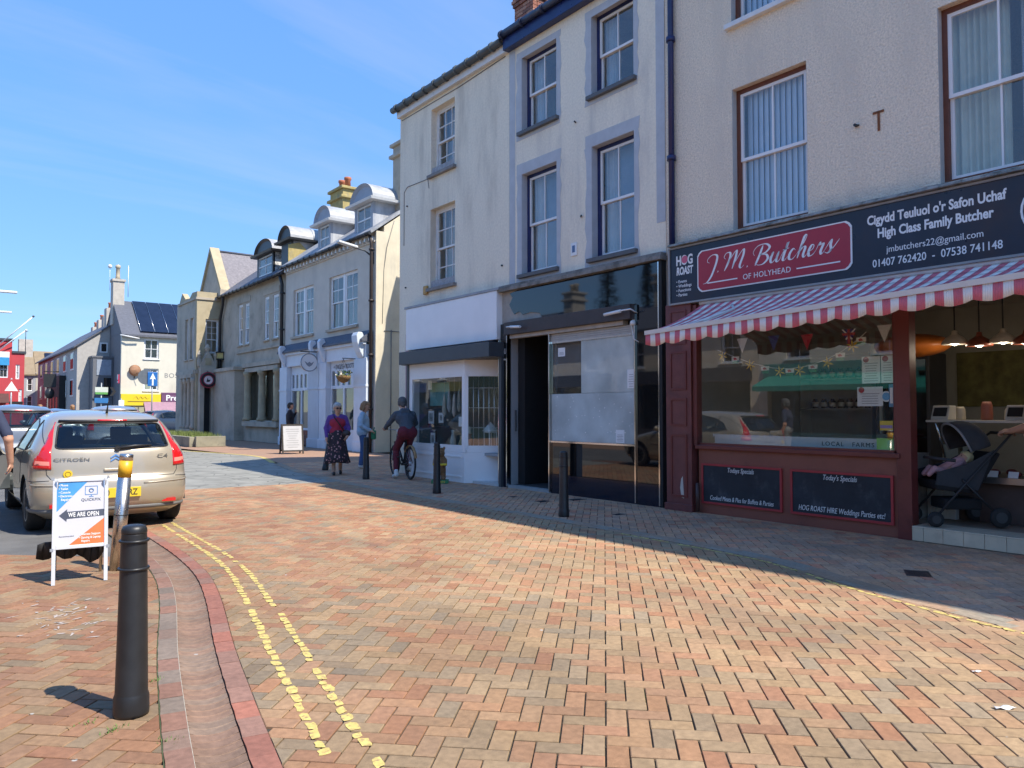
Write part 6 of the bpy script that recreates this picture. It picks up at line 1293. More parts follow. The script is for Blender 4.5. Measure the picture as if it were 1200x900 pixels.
# pub with black painted front on the far right side of the street
PB = thing('public_house', 'narrow black painted pub front with hanging lanterns at the far bend', 'pub', (8.9, 72, 0))
q = MB(); q.box(8.7, 9.15, 72.0, 80, 0, 4.4); part('wall', q, black_plain, PB)
for k in range(4): q = MB(); q.box(8.66, 8.70, 72.5+k*1.9, 73.6+k*1.9, .4, 2.6); part('window', q, GL2, PB)
q = MB(); q.tube([(8.7, 72.1, 4.7), (7.6, 72.1, 4.7)], .04, 6); q.box(7.6, 8.5, 72.05, 72.15, 3.4, 4.5); q.ball((8.05, 72.1, 2.9), (.35, .35, .45), 10, 8); part('hanging_board', q, iron, PB)
# street end: grey fronted houses
FE9 = Face('Y', 95.0)
for (x0, x1, zt, zr, mcol, lab, shopc, slab) in ((9.3, 13.2, 5.5, 8.1, (.46, .44, .38), 'pale house with dark red shopfront and solar panel at the street end', (.20, .03, .03), True), (6.6, 9.29, 5.45, 8.0, (.34, .36, .38), 'blue grey house with brown roof next to the red house', (.25, .25, .24), False)):
    H = thing('terraced_house', lab, 'house', (x0, 95, 0), group='houses closing the street')
    wn = [(x0+.55, x0+1.2, 3.55, 5.05), (x0+2.0, x0+2.65, 3.55, 5.05), (x0+.55, x0+1.2, 1.75+.3, 3.1), (x0+2.0, x0+2.65, 1.75+.3, 3.1)] if slab else [(x0+1.9, x0+2.45, 3.6, 5.0), (x0+1.9, x0+2.45, 1.9, 3.1)]
    mb = MB(); FE9.wall(mb, x0, x1, 0, zt, wn, .25); mb.box(x0, x1, 101, 101.2, 0, zt); part('wall', mb, M('house '+lab[:9], mcol, .9, .06, 2), H)
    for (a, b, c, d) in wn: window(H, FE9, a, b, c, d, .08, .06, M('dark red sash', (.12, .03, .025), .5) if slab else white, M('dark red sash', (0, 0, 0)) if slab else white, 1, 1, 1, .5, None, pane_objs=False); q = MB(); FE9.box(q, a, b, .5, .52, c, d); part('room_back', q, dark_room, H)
    q = MB(); q.extr([(x0, 94.8, zt-.05), (x0, 98, zr), (x0, 101.2, zt-.05), (x0, 101.2, zt-.2), (x0, 98, zr-.15), (x0, 94.8, zt-.2)], (x1-x0-.01, 0, 0)); part('roof', q, M('brown tile roof', (.25, .19, .12), .85, .12, 3), H)
    q = MB(); FE9.box(q, x0+.1, x1-.1, -.1, 0, 0, 1.75); f_ = part('shopfront', q, M('shopfront '+lab[:6], shopc, .5, .1), H); q = MB(); FE9.box(q, x0+.5, x0+1.5, -.13, -.101, .2, 1.25); part('shop_window', q, GL2, f_)
    if slab:
        for i in range(3):
            for j in range(2):
                q = MB(); a0 = x0+1.0+i*.72; t0, t1 = .28+j*.32, .28+j*.32+.3; f = lambda t: (94.8+3.2*t-.08, zt-.05+(zr-zt+.05)*t+.08); q.add([(a0, *f(t0)), (a0+.7, *f(t0)), (a0+.7+.0, *f(t1)), (a0, *f(t1))], [(0, 1, 2, 3)]); part('solar_panel', q, sol, H)
        q = MB(); q.box(x0-.05, x0+.05, 94.75, 98, zt, zt+.05); part('verge', q, white_old, H)
    else: q = MB(); q.box(7.9, 9.2, 97.2, 98.4, 7, 9.3); part('chimney', q, M('rendered chimney', (0, 0, 0)), H)
# red house with stepped parapet and flagpoles
FR8 = Face('Y', 80.0)
RH = thing('red_house', 'bright red painted building with white windows at the far left', 'building', (2.0, 80, 0))
redm = M('red masonry paint', (.48, .05, .06), .7, .06, 2, .03, 40)
wr = [(5.05, 5.75, 4.4, 5.9), (2.6, 3.4, 4.4, 5.9)]
mb = MB(); FR8.wall(mb, 2.0, 6.0, 0, 7.7, wr, .25); FR8.wall(mb, 6.0, 6.95, 0, 6.6, [(6.3, 6.6, 4.3, 5.6), (6.55, 6.8, 2.2, 3.4)], .25); mb.box(6.7, 6.95, 80.25, 94, 0, 6.6); mb.box(2, 6.7, 80.3, 94, 6.4, 6.5); part('wall', mb, redm, RH)
q = MB(); FR8.box(q, 1.9, 6.1, -.1, .3, 7.7, 7.9); FR8.box(q, 6.0, 7.05, -.1, .3, 6.6, 6.8); part('coping', q, dark_grey, RH)
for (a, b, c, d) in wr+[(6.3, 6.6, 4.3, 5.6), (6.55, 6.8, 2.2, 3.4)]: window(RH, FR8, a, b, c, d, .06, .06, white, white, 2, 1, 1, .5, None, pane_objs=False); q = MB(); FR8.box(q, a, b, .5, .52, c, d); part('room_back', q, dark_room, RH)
q = MB(); FR8.box(q, 2.2, 5.8, -.2, 0, 5.92, 6.7); b_ = part('banner_top', q, paper, RH); q = MB(); FR8.box(q, 2.2, 5.8, -.215, -.2, 5.5, 6.2); part('banner_wave', q, M('banner blue', (.04, .28, .55), .5), b_)
q = MB(); q.extr([(2.2, 79.8, 3.0), (2.2, 78.8, 2.2), (2.2, 78.8, 2.15), (2.2, 79.8, 2.9)], (3.6, 0, 0)); part('awning', q, M('dark brown awning', (.08, .03, .025), .7), RH)
q = MB(); FR8.box(q, 5.9, 6.9, -.1, 0, 2.1, 2.3); part('shop_cornice', q, black_plain, RH)
for k, (p0, p1) in enumerate((((5.0, 79.8, 7.3), (7.45, 79.0, 9.9)), ((5.0, 79.8, 6.8), (6.95, 79.2, 8.65)))):
    t = thing('flagpole', ['longer', 'shorter'][k]+' white flagpole slanting from the red building', 'flagpole', p0, group='flagpoles on the red building'); q = MB(); q.tube([p0, p1], .05, 8); part('pole', q, white, t); q = MB(); q.ball(p1, .1, 8, 6); part('finial', q, dark_grey if k == 0 else white, t)
    q = MB(); q.tube([p0, (p0[0], 80.01, p0[2]-.2)], .04, 6); part('socket', q, iron, t)
t = thing('aerial_mast', 'thin dark mast standing behind the shorter flagpole', 'mast', (7.0, 81, 6.5)); q = MB(); q.tube([(7.02, 80.3, 6.5), (7.02, 80.3, 8.75)], .03, 6); part('pole', q, dark_grey, t); q = MB(); q.tube([(7.02, 80.3, 8.6), (7.2, 80.3, 8.65)], .02, 5); part('tip', q, dark_grey, t)
# street lamps whose arms reach into the frame
for (p, arm, lab) in (((1.7, 42.1), 7.0, 'tall lamp post at the far left, nearer one'), ((2.4, 54.2), 7.38, 'tall lamp post at the far left, farther one')):
    t = thing('street_lamp', lab, 'lamp post', (p[0], p[1], -.012), group='lamp posts on the far left'); q = MB(); q.cyl((p[0], p[1], -.012), (p[0], p[1], arm), .08, .05, 10); part('post', q, alu, t); q = MB(); q.tube([(p[0], p[1], arm-.05), (p[0]+.6, p[1], arm)], .035, 8); part('arm', q, alu, t); q = MB(); q.box(p[0]+.45, p[0]+1.6, p[1]-.12, p[1]+.12, arm-.03, arm+.07); part('lamp_head', q, white_old, t, .02)
# road signs
def post_sign(x, y, h, lab, name='road_sign', cat='road sign'):
    t = thing(name, lab, cat, (x, y, -.012)); q = MB(); q.cyl((x, y, -.012), (x, y, h), .04, n=10); part('post', q, M('galvanised post', (.36, .38, .38), .45, .1, metal=.4), t); return t
t = post_sign(11.9, 54.2, 4.1, 'blue one way arrow sign on a grey pole before the white house'); q = MB(); q.box(11.6, 12.2, 54.1, 54.14, 3.1, 4.05); part('plate', q, M('sign blue', (.02, .14, .42), .4), t, .02); q = MB(); q.extr([(11.86, 54.095, 3.15), (11.96, 54.095, 3.15), (11.96, 54.095, 3.6), (12.1, 54.095, 3.55), (11.91, 54.095, 3.98), (11.72, 54.095, 3.55), (11.86, 54.095, 3.6)], (0, -.006, 0)); part('arrow', q, letter_white, t)
t = thing('mirror_disc', 'grey round back of a sign above the blue arrow plate', 'road sign', (11.5, 54.2, 4.2)); q = MB(); q.cyl((11.5, 54.2, 3.7), (11.5, 54.16, 3.7), .5, n=22); part('disc', q, M('sign back grey', (.12, .14, .16), .5), t); q = MB(); q.tube([(11.5, 54.21, 3.75), (11.9, 54.22, 3.75)], .03, 6); part('clamp', q, iron, t)
t = post_sign(9.6, 58.5, 3.4, 'direction sign post with green and blue plates before the dark shop unit')
for (z0, z1, c_, nm, hx) in ((2.75, 3.1, (.55, .58, .5), 'white_plate', .4), (2.6, 2.745, (.12, .35, .08), 'green_plate', .38), (2.0, 2.35, (.03, .16, .38), 'blue_plate', .42)): q = MB(); q.box(9.6-hx, 9.6+hx, 58.4, 58.44, z0, z1); part(nm, q, M(nm, c_, .5), t)
q = MB(); q.extr([(10.1, 58.4, 2.5), (10.3, 58.4, 2.5), (10.5, 58.4, 2.8), (10.3, 58.4, 3.1), (10.1, 58.4, 3.1), (10.3, 58.4, 2.8)], (0, -.02, 0)); part('chevron', q, black_plain, t)
t = post_sign(3.6, 47.95, 3.2, 'red bordered warning triangle on a post at the far left'); q = MB(); q.extr([(3.2, 47.9, 2.45), (4.0, 47.9, 2.45), (3.6, 47.9, 3.15)], (0, .03, 0)); part('triangle', q, M('sign rim red', (.5, .06, .06), .5), t); q = MB(); q.extr([(3.3, 47.895, 2.51), (3.9, 47.895, 2.51), (3.6, 47.895, 3.03)], (0, -.004, 0)); part('face', q, letter_white, t)
t = post_sign(9.35, 50.4, 2.2, 'short post with a small notice near the parked cars'); q = MB(); q.box(9.2, 9.5, 50.33, 50.36, 1.7, 2.1); part('plate', q, letter_white, t)

# ------------------------------------------------------------------ cars
def pchip(xs, ys):
    xs = np.array(xs, float); ys = np.array(ys, float); h = np.diff(xs); d = np.diff(ys)/h; m = np.zeros(len(xs)); m[0] = d[0]; m[-1] = d[-1]
    for i in range(1, len(xs)-1): m[i] = 0 if d[i-1]*d[i] <= 0 else 2*d[i-1]*d[i]/(d[i-1]+d[i])
    def f(x):
        i = min(max(int(np.searchsorted(xs, x))-1, 0), len(xs)-2); t = (x-xs[i])/h[i]; t = min(max(t, 0), 1)
        return (2*t**3-3*t*t+1)*ys[i]+(t**3-2*t*t+t)*h[i]*m[i]+(-2*t**3+3*t*t)*ys[i+1]+(t**3-t*t)*h[i]*m[i+1]
    return f
class CarShape:
    def __init__(s, zs=1.0, ls=1.0, rear=0.0):
        s.zs = zs; s.ls = ls
        s.yr = pchip([.17, .25, .36, .50, .58, .63, .66, .80, .95, 1.02, 1.15, 1.28, 1.37, 1.42, 1.445, 1.46], [.20, .09, .02, .0, .012, .03, .06, .08, .115, .15, .24, .34, .47, .78, 1.12, 1.65])
        s.yf = pchip([.17, .25, .4, .5, .6, .7, .78, .86, .93, .98, 1.1, 1.25, 1.37, 1.42, 1.445, 1.46], [4.02, 4.16, 4.24, 4.26, 4.22, 4.08, 3.85, 3.5, 3.2, 3.02, 2.78, 2.46, 2.2, 2.02, 1.9, 1.72])
        s.w = pchip([.17, .25, .36, .5, .65, .8, .9, .96, 1.05, 1.2, 1.33, 1.40, 1.43, 1.45, 1.46], [.74, .84, .878, .885, .886, .880, .866, .85, .806, .728, .648, .565, .47, .31, .03])
        s.e = pchip([.17, .9, 1.1, 1.37, 1.46], [.50, .55, .62, .75, 1.0])
    def arcs(s, z):
        yr, yf = s.yr(z), s.yf(z); L = yf-yr; return yr, yf, min(.55, .42*L), min(.85, .42*L)
    def P(s, u, z):
        sg = -1 if u < 0 else 1; t = abs(u); yr, yf, Rr, Rf = s.arcs(z); w = s.w(z); e = s.e(z); yA, yB = yr+Rr, yf-Rf
        if t <= 1:
            a = t*math.pi/2; x = w*math.sin(a)**e; y = yr+Rr*(1-max(0, math.cos(a))**e)
        elif t <= 2: x = w; y = yA+(yB-yA)*(t-1)
        else:
            a = (3-t)*math.pi/2; ef = .7; x = w*math.sin(a)**ef; y = yf-Rf*(1-max(0, math.cos(a))**ef)
        k = (y-2.0)/2.3; x *= 1-.035*k*k
        return Vector((sg*x, y*s.ls, z*s.zs))
    def N(s, u, z):
        d = .004; a = s.P(u+d, z)-s.P(u-d, z); b = s.P(u, min(1.4599, z+d))-s.P(u, max(.17, z-d)); n = a.cross(b)
        if n.length < 1e-9: return Vector((0, 0, 1))
        n.normalize(); return n if n.dot(s.P(u, z)-Vector((0, 2.0*s.ls, .7*s.zs))) > 0 else -n
    def u_rear(s, x, z):
        k = abs(x)/(s.w(z)*.97); k = min(k, 1); return math.copysign(math.asin(k**(1/s.e(z)))/(math.pi/2), x)
    def u_side(s, y, z, sg=1):
        yr, yf, Rr, Rf = s.arcs(z); yA, yB = yr+Rr, yf-Rf; e = s.e(z)
        if y < yA: c = max(0, min(1, 1-(y-yr)/Rr)); t = math.acos(c**(1/e))/(math.pi/2)
        elif y <= yB: t = 1+(y-yA)/(yB-yA)
        else: c = max(0, min(1, 1-(yf-y)/Rf)); t = 3-math.acos(c**(1/.7))/(math.pi/2)
        return sg*t
def dens(poly, step=.03):
    out = []
    for i in range(len(poly)):
        a, b = poly[i], poly[(i+1) % len(poly)]; n = max(1, int(math.hypot(a[0]-b[0], a[1]-b[1])/step))
        out += [(a[0]+(b[0]-a[0])*k/n, a[1]+(b[1]-a[1])*k/n) for k in range(n)]
    return out
def inpoly(p, poly):
    c = False; j = len(poly)-1
    for i in range(len(poly)):
        if (poly[i][1] > p[1]) != (poly[j][1] > p[1]) and p[0] < (poly[j][0]-poly[i][0])*(p[1]-poly[i][1])/(poly[j][1]-poly[i][1])+poly[i][0]: c = not c
        j = i
    return c
def round_poly(poly, r=.25, n=4):
    out = []
    for i in range(len(poly)):
        p, a, b = poly[i], poly[i-1], poly[(i+1) % len(poly)]
        A = (p[0]+(a[0]-p[0])*r, p[1]+(a[1]-p[1])*r); B = (p[0]+(b[0]-p[0])*r, p[1]+(b[1]-p[1])*r)
        for k in range(n+1):
            t = k/n; out.append(((1-t)**2*A[0]+2*t*(1-t)*p[0]+t*t*B[0], (1-t)**2*A[1]+2*t*(1-t)*p[1]+t*t*B[1]))
    return out
def cdt_patch(S, poly, off=0.0, holes=(), grid=(.05, .03), xf=None):
    """surface patch bounded by a polygon in (u,z) space"""
    pts = [Vector(p) for p in poly]; edges = [(i, (i+1) % len(poly)) for i in range(len(poly))]
    for h in holes:
        b = len(pts); pts += [Vector(p) for p in h]; edges += [(b+i, b+(i+1) % len(h)) for i in range(len(h))]
    x0, x1 = min(p[0] for p in poly), max(p[0] for p in poly); y0, y1 = min(p[1] for p in poly), max(p[1] for p in poly)
    nx, ny = max(2, int((x1-x0)/grid[0])), max(2, int((y1-y0)/grid[1]))
    for i in range(1, nx):
        for j in range(1, ny):
            p = (x0+(x1-x0)*i/nx, y0+(y1-y0)*j/ny)
            if inpoly(p, poly) and not any(inpoly(p, h) for h in holes): pts.append(Vector(p))
    v, e, f, *_ = delaunay_2d_cdt(pts, edges, [], 0, 1e-5)
    fs = []
    for t in f:
        c = (sum(v[i][0] for i in t)/len(t), sum(v[i][1] for i in t)/len(t))
        if inpoly(c, poly) and not any(inpoly(c, h) for h in holes): fs.append(tuple(t))
    vs_ = [S.P(p[0], p[1])+(S.N(p[0], p[1])*off if off else Vector((0, 0, 0))) for p in v]
    mb = MB(); mb.add(vs_, fs, 0, True); return mb
def surf_line(S, pts, r=.004, off=.0, n=6, m=0, mb=None):
    mb = mb or MB(); P = []
    for i in range(len(pts)-1):
        k = max(1, int(math.hypot(pts[i+1][0]-pts[i][0], pts[i+1][1]-pts[i][1])/.04))
        P += [(pts[i][0]+(pts[i+1][0]-pts[i][0])*q/k, pts[i][1]+(pts[i+1][1]-pts[i][1])*q/k) for q in range(k)]
    P.append(pts[-1]); return mb.tube([S.P(*p)+S.N(*p)*off for p in P], r, n, m)
tail_red = M('tail light red', (.55, .012, .012), .12, .05, 3, coat=1); trim_b = M('black trim', (.02, .02, .021), .5, .1); seat_m = M('grey seat cloth', (.075, .08, .085), .9, .1)
plate_y = M('plate yellow', (.72, .52, .03), .5, .03); rimm = M('silver wheel', (.42, .42, .42), .35, .08, metal=.8)

def car(label, paint, loc, rotz, detail=True, zs=1.0, ls=1.0, group='parked cars', open_door=False, plate=None, name='parked_car', glassm=None):
    S = CarShape(zs, ls); t = thing(name, label, 'car', loc, rotz, group, world=False); glassm = glassm or CARGL
    gu, gz = (.05, .025) if detail else (.12, .06)
    us = lambda y, z, sg: S.u_side(y, z, sg)
    rear = round_poly([(S.u_rear(x, z), z) for x, z in ((-.615, .99), (.615, .99), (.545, 1.285), (-.545, 1.285))], .12)
    sidep = [(.70, 1.00), (.84, 1.16), (1.1, 1.27), (1.5, 1.335), (1.95, 1.345), (2.2, 1.31), (2.5, 1.15), (2.78, .99), (1.8, .955), (1.0, .955)]
    side = {sg: [(us(y, z, sg), z) for y, z in dens(sidep, .06)] for sg in (-1, 1)}
    wsn = [(u*sg, z) for sg in (1,) for u, z in ((2.08, 1.03), (3.0, 1.0), (3.0, 1.34), (2.12, 1.33))]
    ws = {sg: dens([(u*sg, z) for u, z in wsn], .06) for sg in (-1, 1)}
    arches = []
    for yc in (.76, 3.38):
        for sg in (-1, 1):
            pol = []
            for k in range(29):
                a = math.pi*k/28; y, z = yc+.375*math.cos(a), .30+.375*math.sin(a)
                pol.append((us(y, max(.1702, z), sg), max(.1702, z)))
            pol = [(us(yc+.375, .1702, sg), .1702)]+pol+[(us(yc-.375, .1702, sg), .1702)]; arches.append(pol)
    door = None
    holes = [rear, side[1], side[-1], ws[1], ws[-1]]+arches
    doorp = [(1.97, .30), (1.99, .62), (1.97, .96), (1.98, 1.335), (2.2, 1.30), (2.5, 1.15), (2.78, .985), (3.0, .80), (3.0, .32)]
    if open_door:
        dpol = [(us(y, z, -1), z) for y, z in dens(doorp, .06)]
        sidel = [(.70, 1.00), (.84, 1.16), (1.1, 1.27), (1.5, 1.335), (1.90, 1.345), (1.90, .955), (1.0, .955)]
        side[-1] = [(us(y, z, -1), z) for y, z in dens(sidel, .06)]; holes[2] = side[-1]; holes.append(dpol)
    outer = [(-3, .17), (3, .17), (3, 1.4595), (-3, 1.4595)]
    mb = cdt_patch(S, dens(outer, .06), 0, holes, (gu, gz))
    b0 = len(mb.v); ring_ = [S.P(-3+6*i/60, .17) for i in range(61)]; mb.add(ring_, [tuple(range(60, -1, -1))], 1); rt_ = [S.P(-3+6*i/60, 1.4595) for i in range(61)]; mb.add(rt_, [tuple(range(61))], 0, True)
    body = part('body', mb, [paint, trim_b], t)
    # arch liners and wheels
    for yc in (.76, 3.38):
        for sg in (-1, 1):
            y = yc*ls; q = MB(); n = 16; a_ = [(sg*.62, y+.40*math.cos(math.pi*k/n), .30*zs+.385*math.sin(math.pi*k/n)) for k in range(n+1)]; b_ = [(sg*.868, p[1], p[2]) for p in a_]
            for k in range(n): q.add([a_[k], a_[k+1], b_[k+1], b_[k]], [(0, 1, 2, 3)], 0, True)
            q.poly(a_); part('wheel_arch', q, trim_b, t)
            q = MB(); q.lathe([(.20, -.09), (.285, -.10), (.305, -.085), (.312, -.05), (.312, .05), (.305, .085), (.285, .10), (.20, .09)], (sg*.755, y, .312), 32 if detail else 18, axis='X'); w = part('wheel', q, rubber, t)
            q = MB(); q.lathe([(.205, -.09), (.205, .085), (.19, .085), (.185, .02), (.05, .03), (.05, .06), (.0, .065)] if sg > 0 else [(.205, .09), (.205, -.085), (.19, -.085), (.185, -.02), (.05, -.03), (.05, -.06), (.0, -.065)], (sg*.755, y, .312), 28 if detail else 14, axis='X'); part('rim', q, trim_b, w)
            q = MB()
            for k in range(5):
                a = 2*math.pi*k/5+.3; c, s_ = math.cos(a), math.sin(a); xo = sg*(.755+.07)
                q.extr([(xo, y+.04*c-.035*s_, .312+.04*s_+.035*c), (xo, y+.20*c-.028*s_, .312+.20*s_+.028*c), (xo, y+.20*c+.028*s_, .312+.20*s_-.028*c), (xo, y+.04*c+.035*s_, .312+.04*s_-.035*c)], (sg*.02, 0, 0))
            q.ring((sg*.835, y, .312), .198, .014, 'X', 24, 6); part('spokes', q, rimm, w)
    # glass
    part('rear_window', cdt_patch(S, rear, -.004), glassm, t)
    for sg in (-1, 1): part('side_window', cdt_patch(S, side[sg], -.004), glassm, t)
    ww = MB()
    for sg in (-1, 1): p_ = cdt_patch(S, ws[sg], -.004, grid=(.1, .05)); ww.add(p_.v, p_.f, 0, True)
    part('windscreen', ww, glassm, t)
    # seals, pillars and shut lines
    q = MB(); surf_line(S, rear+[rear[0]], .009, .0, mb=q)
    for sg in (-1, 1):
        surf_line(S, side[sg]+[side[sg][0]], .009, 0, mb=q)
        for yp in (1.0, 1.95):
            if not (open_door and sg < 0 and yp > 1.5): surf_line(S, [(us(yp, .955+.39*k/6, sg), .955+.37*k/6) for k in range(7)], .03 if yp > 1.5 else .02, -.01, mb=q)
    part('window_seal', q, trim_b, t)
    if detail:
        q = MB(); L1 = [(S.u_rear(x, z), z) for x, z in ((-.66, 1.31), (-.69, .98), (-.70, .70), (-.66, .645), (.66, .645), (.70, .70), (.69, .98), (.66, 1.31))]
        surf_line(S, L1, .0045, 0, mb=q)
        for sg in (-1, 1):
            if not (open_door and sg < 0): surf_line(S, [(us(1.97, z, sg), z) for z in (.30, .5, .7, .95)], .004, 0, mb=q); surf_line(S, [(us(3.0, z, sg), z) for z in (.3, .5, .7, .85)], .004, 0, mb=q)
            surf_line(S, [(us(1.12, z, sg), z) for z in (.55, .7, .95)], .004, 0, mb=q); surf_line(S, [(us(y, .30, sg), .30) for y in (1.2, 1.6, 1.97, 2.5, 2.99)], .004, 0, mb=q)
            surf_line(S, [(us(.42, .62, sg), .62), (us(.25, .62, sg), .62), (S.u_rear(sg*.68, .63), .63)], .004, 0, mb=q)
        part('shut_lines', q, trim_b, t)
        q = MB(); surf_line(S, [(us(y, .62, sg), .62) for sg in (1,) for y in (1.2, 2.0, 2.9)], .012, .004, mb=q); part('side_moulding', q, paint, t)
    # lights
    for sg in (-1, 1):
        pol = [(sg*S.u_rear(.655, .75), .755), (us(.30, .755, sg), .765), (us(.31, .86, sg), .87), (us(.28, .93, sg), .93), (us(.33, 1.05, sg), 1.05), (us(.44, 1.18, sg), 1.18), (us(.54, 1.30, sg), 1.30), (sg*S.u_rear(.575, 1.30), 1.30), (sg*S.u_rear(.632, 1.05), 1.05), (sg*S.u_rear(.655, .90), .90)]
        pol[0] = (abs(pol[0][0])*sg, pol[0][1])
        for k in (7, 8, 9): pol[k] = (abs(pol[k][0])*sg, pol[k][1])
        q = cdt_patch(S, dens(pol, .05), .008, grid=(.04, .03)); l = part('tail_light', q, tail_red, t); so = l.modifiers.new('t', 'SOLIDIFY'); so.thickness = .014; so.offset = -1
        if detail:
            band = [(sg*abs(S.u_rear(.67, .81)), .80), (us(.27, .80, sg), .81), (us(.28, .85, sg), .855), (sg*abs(S.u_rear(.67, .85)), .845)]; part('reflector_band', cdt_patch(S, dens(band, .05), .0105, grid=(.05, .03)), M('pale red lens', (.75, .25, .2), .15, .05), l)
        hl = [(us(3.75, .62, sg), .62), (us(4.05, .60, sg), .60), (us(4.0, .70, sg), .70), (us(3.6, .80, sg), .80), (us(3.5, .78, sg), .78)]; part('headlight', cdt_patch(S, dens(hl, .05), .004), M('headlight glass', (.6, .62, .63), .1, .05), t)
        q = MB(); c = S.P(us(2.72, .97, sg), .97); 
        if not (open_door and sg < 0): q.ball((c.x+sg*.10, c.y, c.z+.03*zs), (.11, .06, .075), 12, 8); q.tube([c, (c.x+sg*.05, c.y, c.z+.01)], .03, 6); part('wing_mirror', q, paint, t)
    q = MB(); p0 = S.P(0, .46); q.box(-.265, .265, p0.y-.018, p0.y+.01, .405*zs, .52*zs); pl = part('number_plate', q, plate_y, t, .003)
    if plate:
        for body_, xo in plate: v, f = text_mb(body_, .105, xs=.78, bold=.012); q = MB(); q.add([(xo+x, p0.y-.0185-z, .428*zs+y) for x, y, z in v], f); part('lettering', q, black_plain, pl)
    # roof spoiler with brake light, cabin
    q = MB(); pts = [S.P(S.u_rear(-.54+1.08*i/10, 1.312), 1.312)+Vector((0, -.02, .0)) for i in range(11)]; q.tube(pts, .02, 8); part('spoiler', q, trim_b, t)
    q = MB(); pts = [S.P(S.u_rear(-.16+.32*i/6, 1.318), 1.318)+Vector((0, -.035, .004)) for i in range(7)]; q.tube(pts, .014, 8); part('brake_light', q, tail_red, t)
    if detail:
        q = MB(); q.box(-.66, .66, .35, 3.2, .22, .30); q.box(-.6, .6, .42, .80, .90, .93); q.box(-.68, .68, 2.75, 3.05, .60, .93); part('cabin_floor', q, trim_b, t)
        for (x, y, w_) in ((-.36, 1.95, .25), (.36, 1.95, .25)):
            q = MB(); q.box(x-w_, x+w_, y, y+.5, .35, .52); q.extr([(x-w_, y-.02, .45), (x+w_, y-.02, .45), (x+w_*.85, y-.20, 1.02), (x-w_*.85, y-.20, 1.02)], (0, .12, .02)); s_ = part('seat', q, seat_m, t, .03); q = MB(); q.box(x-.13, x+.13, y-.22, y-.12, 1.04, 1.22); part('headrest', q, seat_m, s_, .03)
        q = MB(); q.box(-.62, .62, .95, 1.45, .35, .50); q.extr([(-.62, .97, .45), (.62, .97, .45), (.60, .82, .98), (-.60, .82, .98)], (0, .12, .02)); s_ = part('rear_seat', q, seat_m, t, .03)
        for x in (-.38, .38): q = MB(); q.box(x-.13, x+.13, .79, .88, .99, 1.13); part('headrest', q, seat_m, s_, .03)
        q = MB(); q.ring((.36, 2.62, .88), .17, .015, 'Y', 22, 6); part('steering_wheel', q, trim_b, t)
        q = MB(); a, b = S.P(S.u_rear(.02, .985), .985)+Vector((0, -.02, 0)), S.P(S.u_rear(.40, 1.015), 1.015)+Vector((0, -.03, 0)); q.tube([a, (a+b)/2+Vector((0, -.015, .012)), b], [.022, .016, .007], 8); q.cyl(a+Vector((0, .02, 0)), a+Vector((0, -.02, 0)), .03, n=12); part('wiper', q, trim_b, t)
        q = MB(); q.tube([(0, .72, 1.405), (0, .70, 1.44), (-.02, .50, 1.56)], [.018, .012, .003], 8); part('aerial', q, trim_b, t)
        def badge(pts2, mat, nm, off=.012):
            q = MB(); q.extr([S.P(S.u_rear(x, z), z)+Vector((0, -off, 0)) for x, z in pts2], (0, off*1.2, 0)); return part(nm, q, mat, t)
        for dz in (0, .036): badge([(-.055, .83+dz), (0, .865+dz), (.055, .83+dz), (.055, .846+dz), (0, .885+dz), (-.055, .846+dz)], chrome, 'chevron_badge')
        q = MB(); p0 = S.P(0, .735); q.box(-.13, .13, p0.y-.02, p0.y+.03, .715, .75); part('boot_handle', q, paint, t, .008)
        for (tx, x, z, sz) in (('CITROËN', -.46, .845, .058), ('C4', .53, .855, .075)):
            v, f = text_mb(tx, sz, xs=1.5); q = MB(); q.add([(x+a*1.0, S.P(S.u_rear(x+a, z), z).y-.006-c, z+b) for a, b, c in v], f); part('badge_lettering', q, M('badge chrome', (.22, .22, .21), .3, .05, metal=.5), t)
        x, z = -.50, .70; p0 = S.P(S.u_rear(x, z), z); q = MB(); q.cyl((x, p0.y+.012, z), (x, p0.y-.010, z), .048, n=20); st = part('sticker', q, plate_y, t); q = MB(); q.ring((x, p0.y-.011, z), .028, .004, 'Y', 14, 5); part('sticker_mark', q, M('sticker brown', (.35, .2, .02), .5), st)
        for sg in (-1, 1):
            x, z = sg*.60, .335; p0 = S.P(S.u_rear(x, z), z); q = MB(); q.box(x-.08, x+.08, p0.y-.015, p0.y+.03, z-.02, z+.02); part('reflector', q, tail_red, t)
        q = MB(); surf_line(S, [(S.u_rear(-.84+.168*k, .27), .27) for k in range(11)], .035, -.012, mb=q); part('bumper_lip', q, M('grey bumper trim', (.16, .16, .155), .55, .05), t)
        q = MB(); surf_line(S, [(S.u_rear(.30, .56), .562), (S.u_rear(.6, .57), .572), (us(.3, .58, 1), .58)], .010, .0, mb=q); surf_line(S, [(S.u_rear(-.30, .56), .562), (S.u_rear(-.6, .57), .572), (us(.3, .58, -1), .58)], .010, .0, mb=q); part('bumper_crease', q, paint, t)
    if open_door:
        hz = [(us(y, z, -1), z) for y, z in dens([(1.995, .985), (2.0, 1.30), (2.2, 1.275), (2.48, 1.13), (2.74, .985)], .06)]
        d1 = cdt_patch(S, dpol, 0, [hz], (.05, .03)); d2 = cdt_patch(S, dpol, -.07, [hz], (.05, .03)); dg = cdt_patch(S, hz, -.03, (), (.08, .05))
        hx = S.P(us(3.0, .6, -1), .6); ang = R(-62); ca, sa = math.cos(ang), math.sin(ang)
        def rot(v): x, y = v[0]-hx.x, v[1]-hx.y; return (hx.x+x*ca-y*sa, hx.y+x*sa+y*ca, v[2])
        rim1 = [S.P(*p) for p in dpol]; rim2 = [S.P(*p)+S.N(*p)*-.07 for p in dpol]
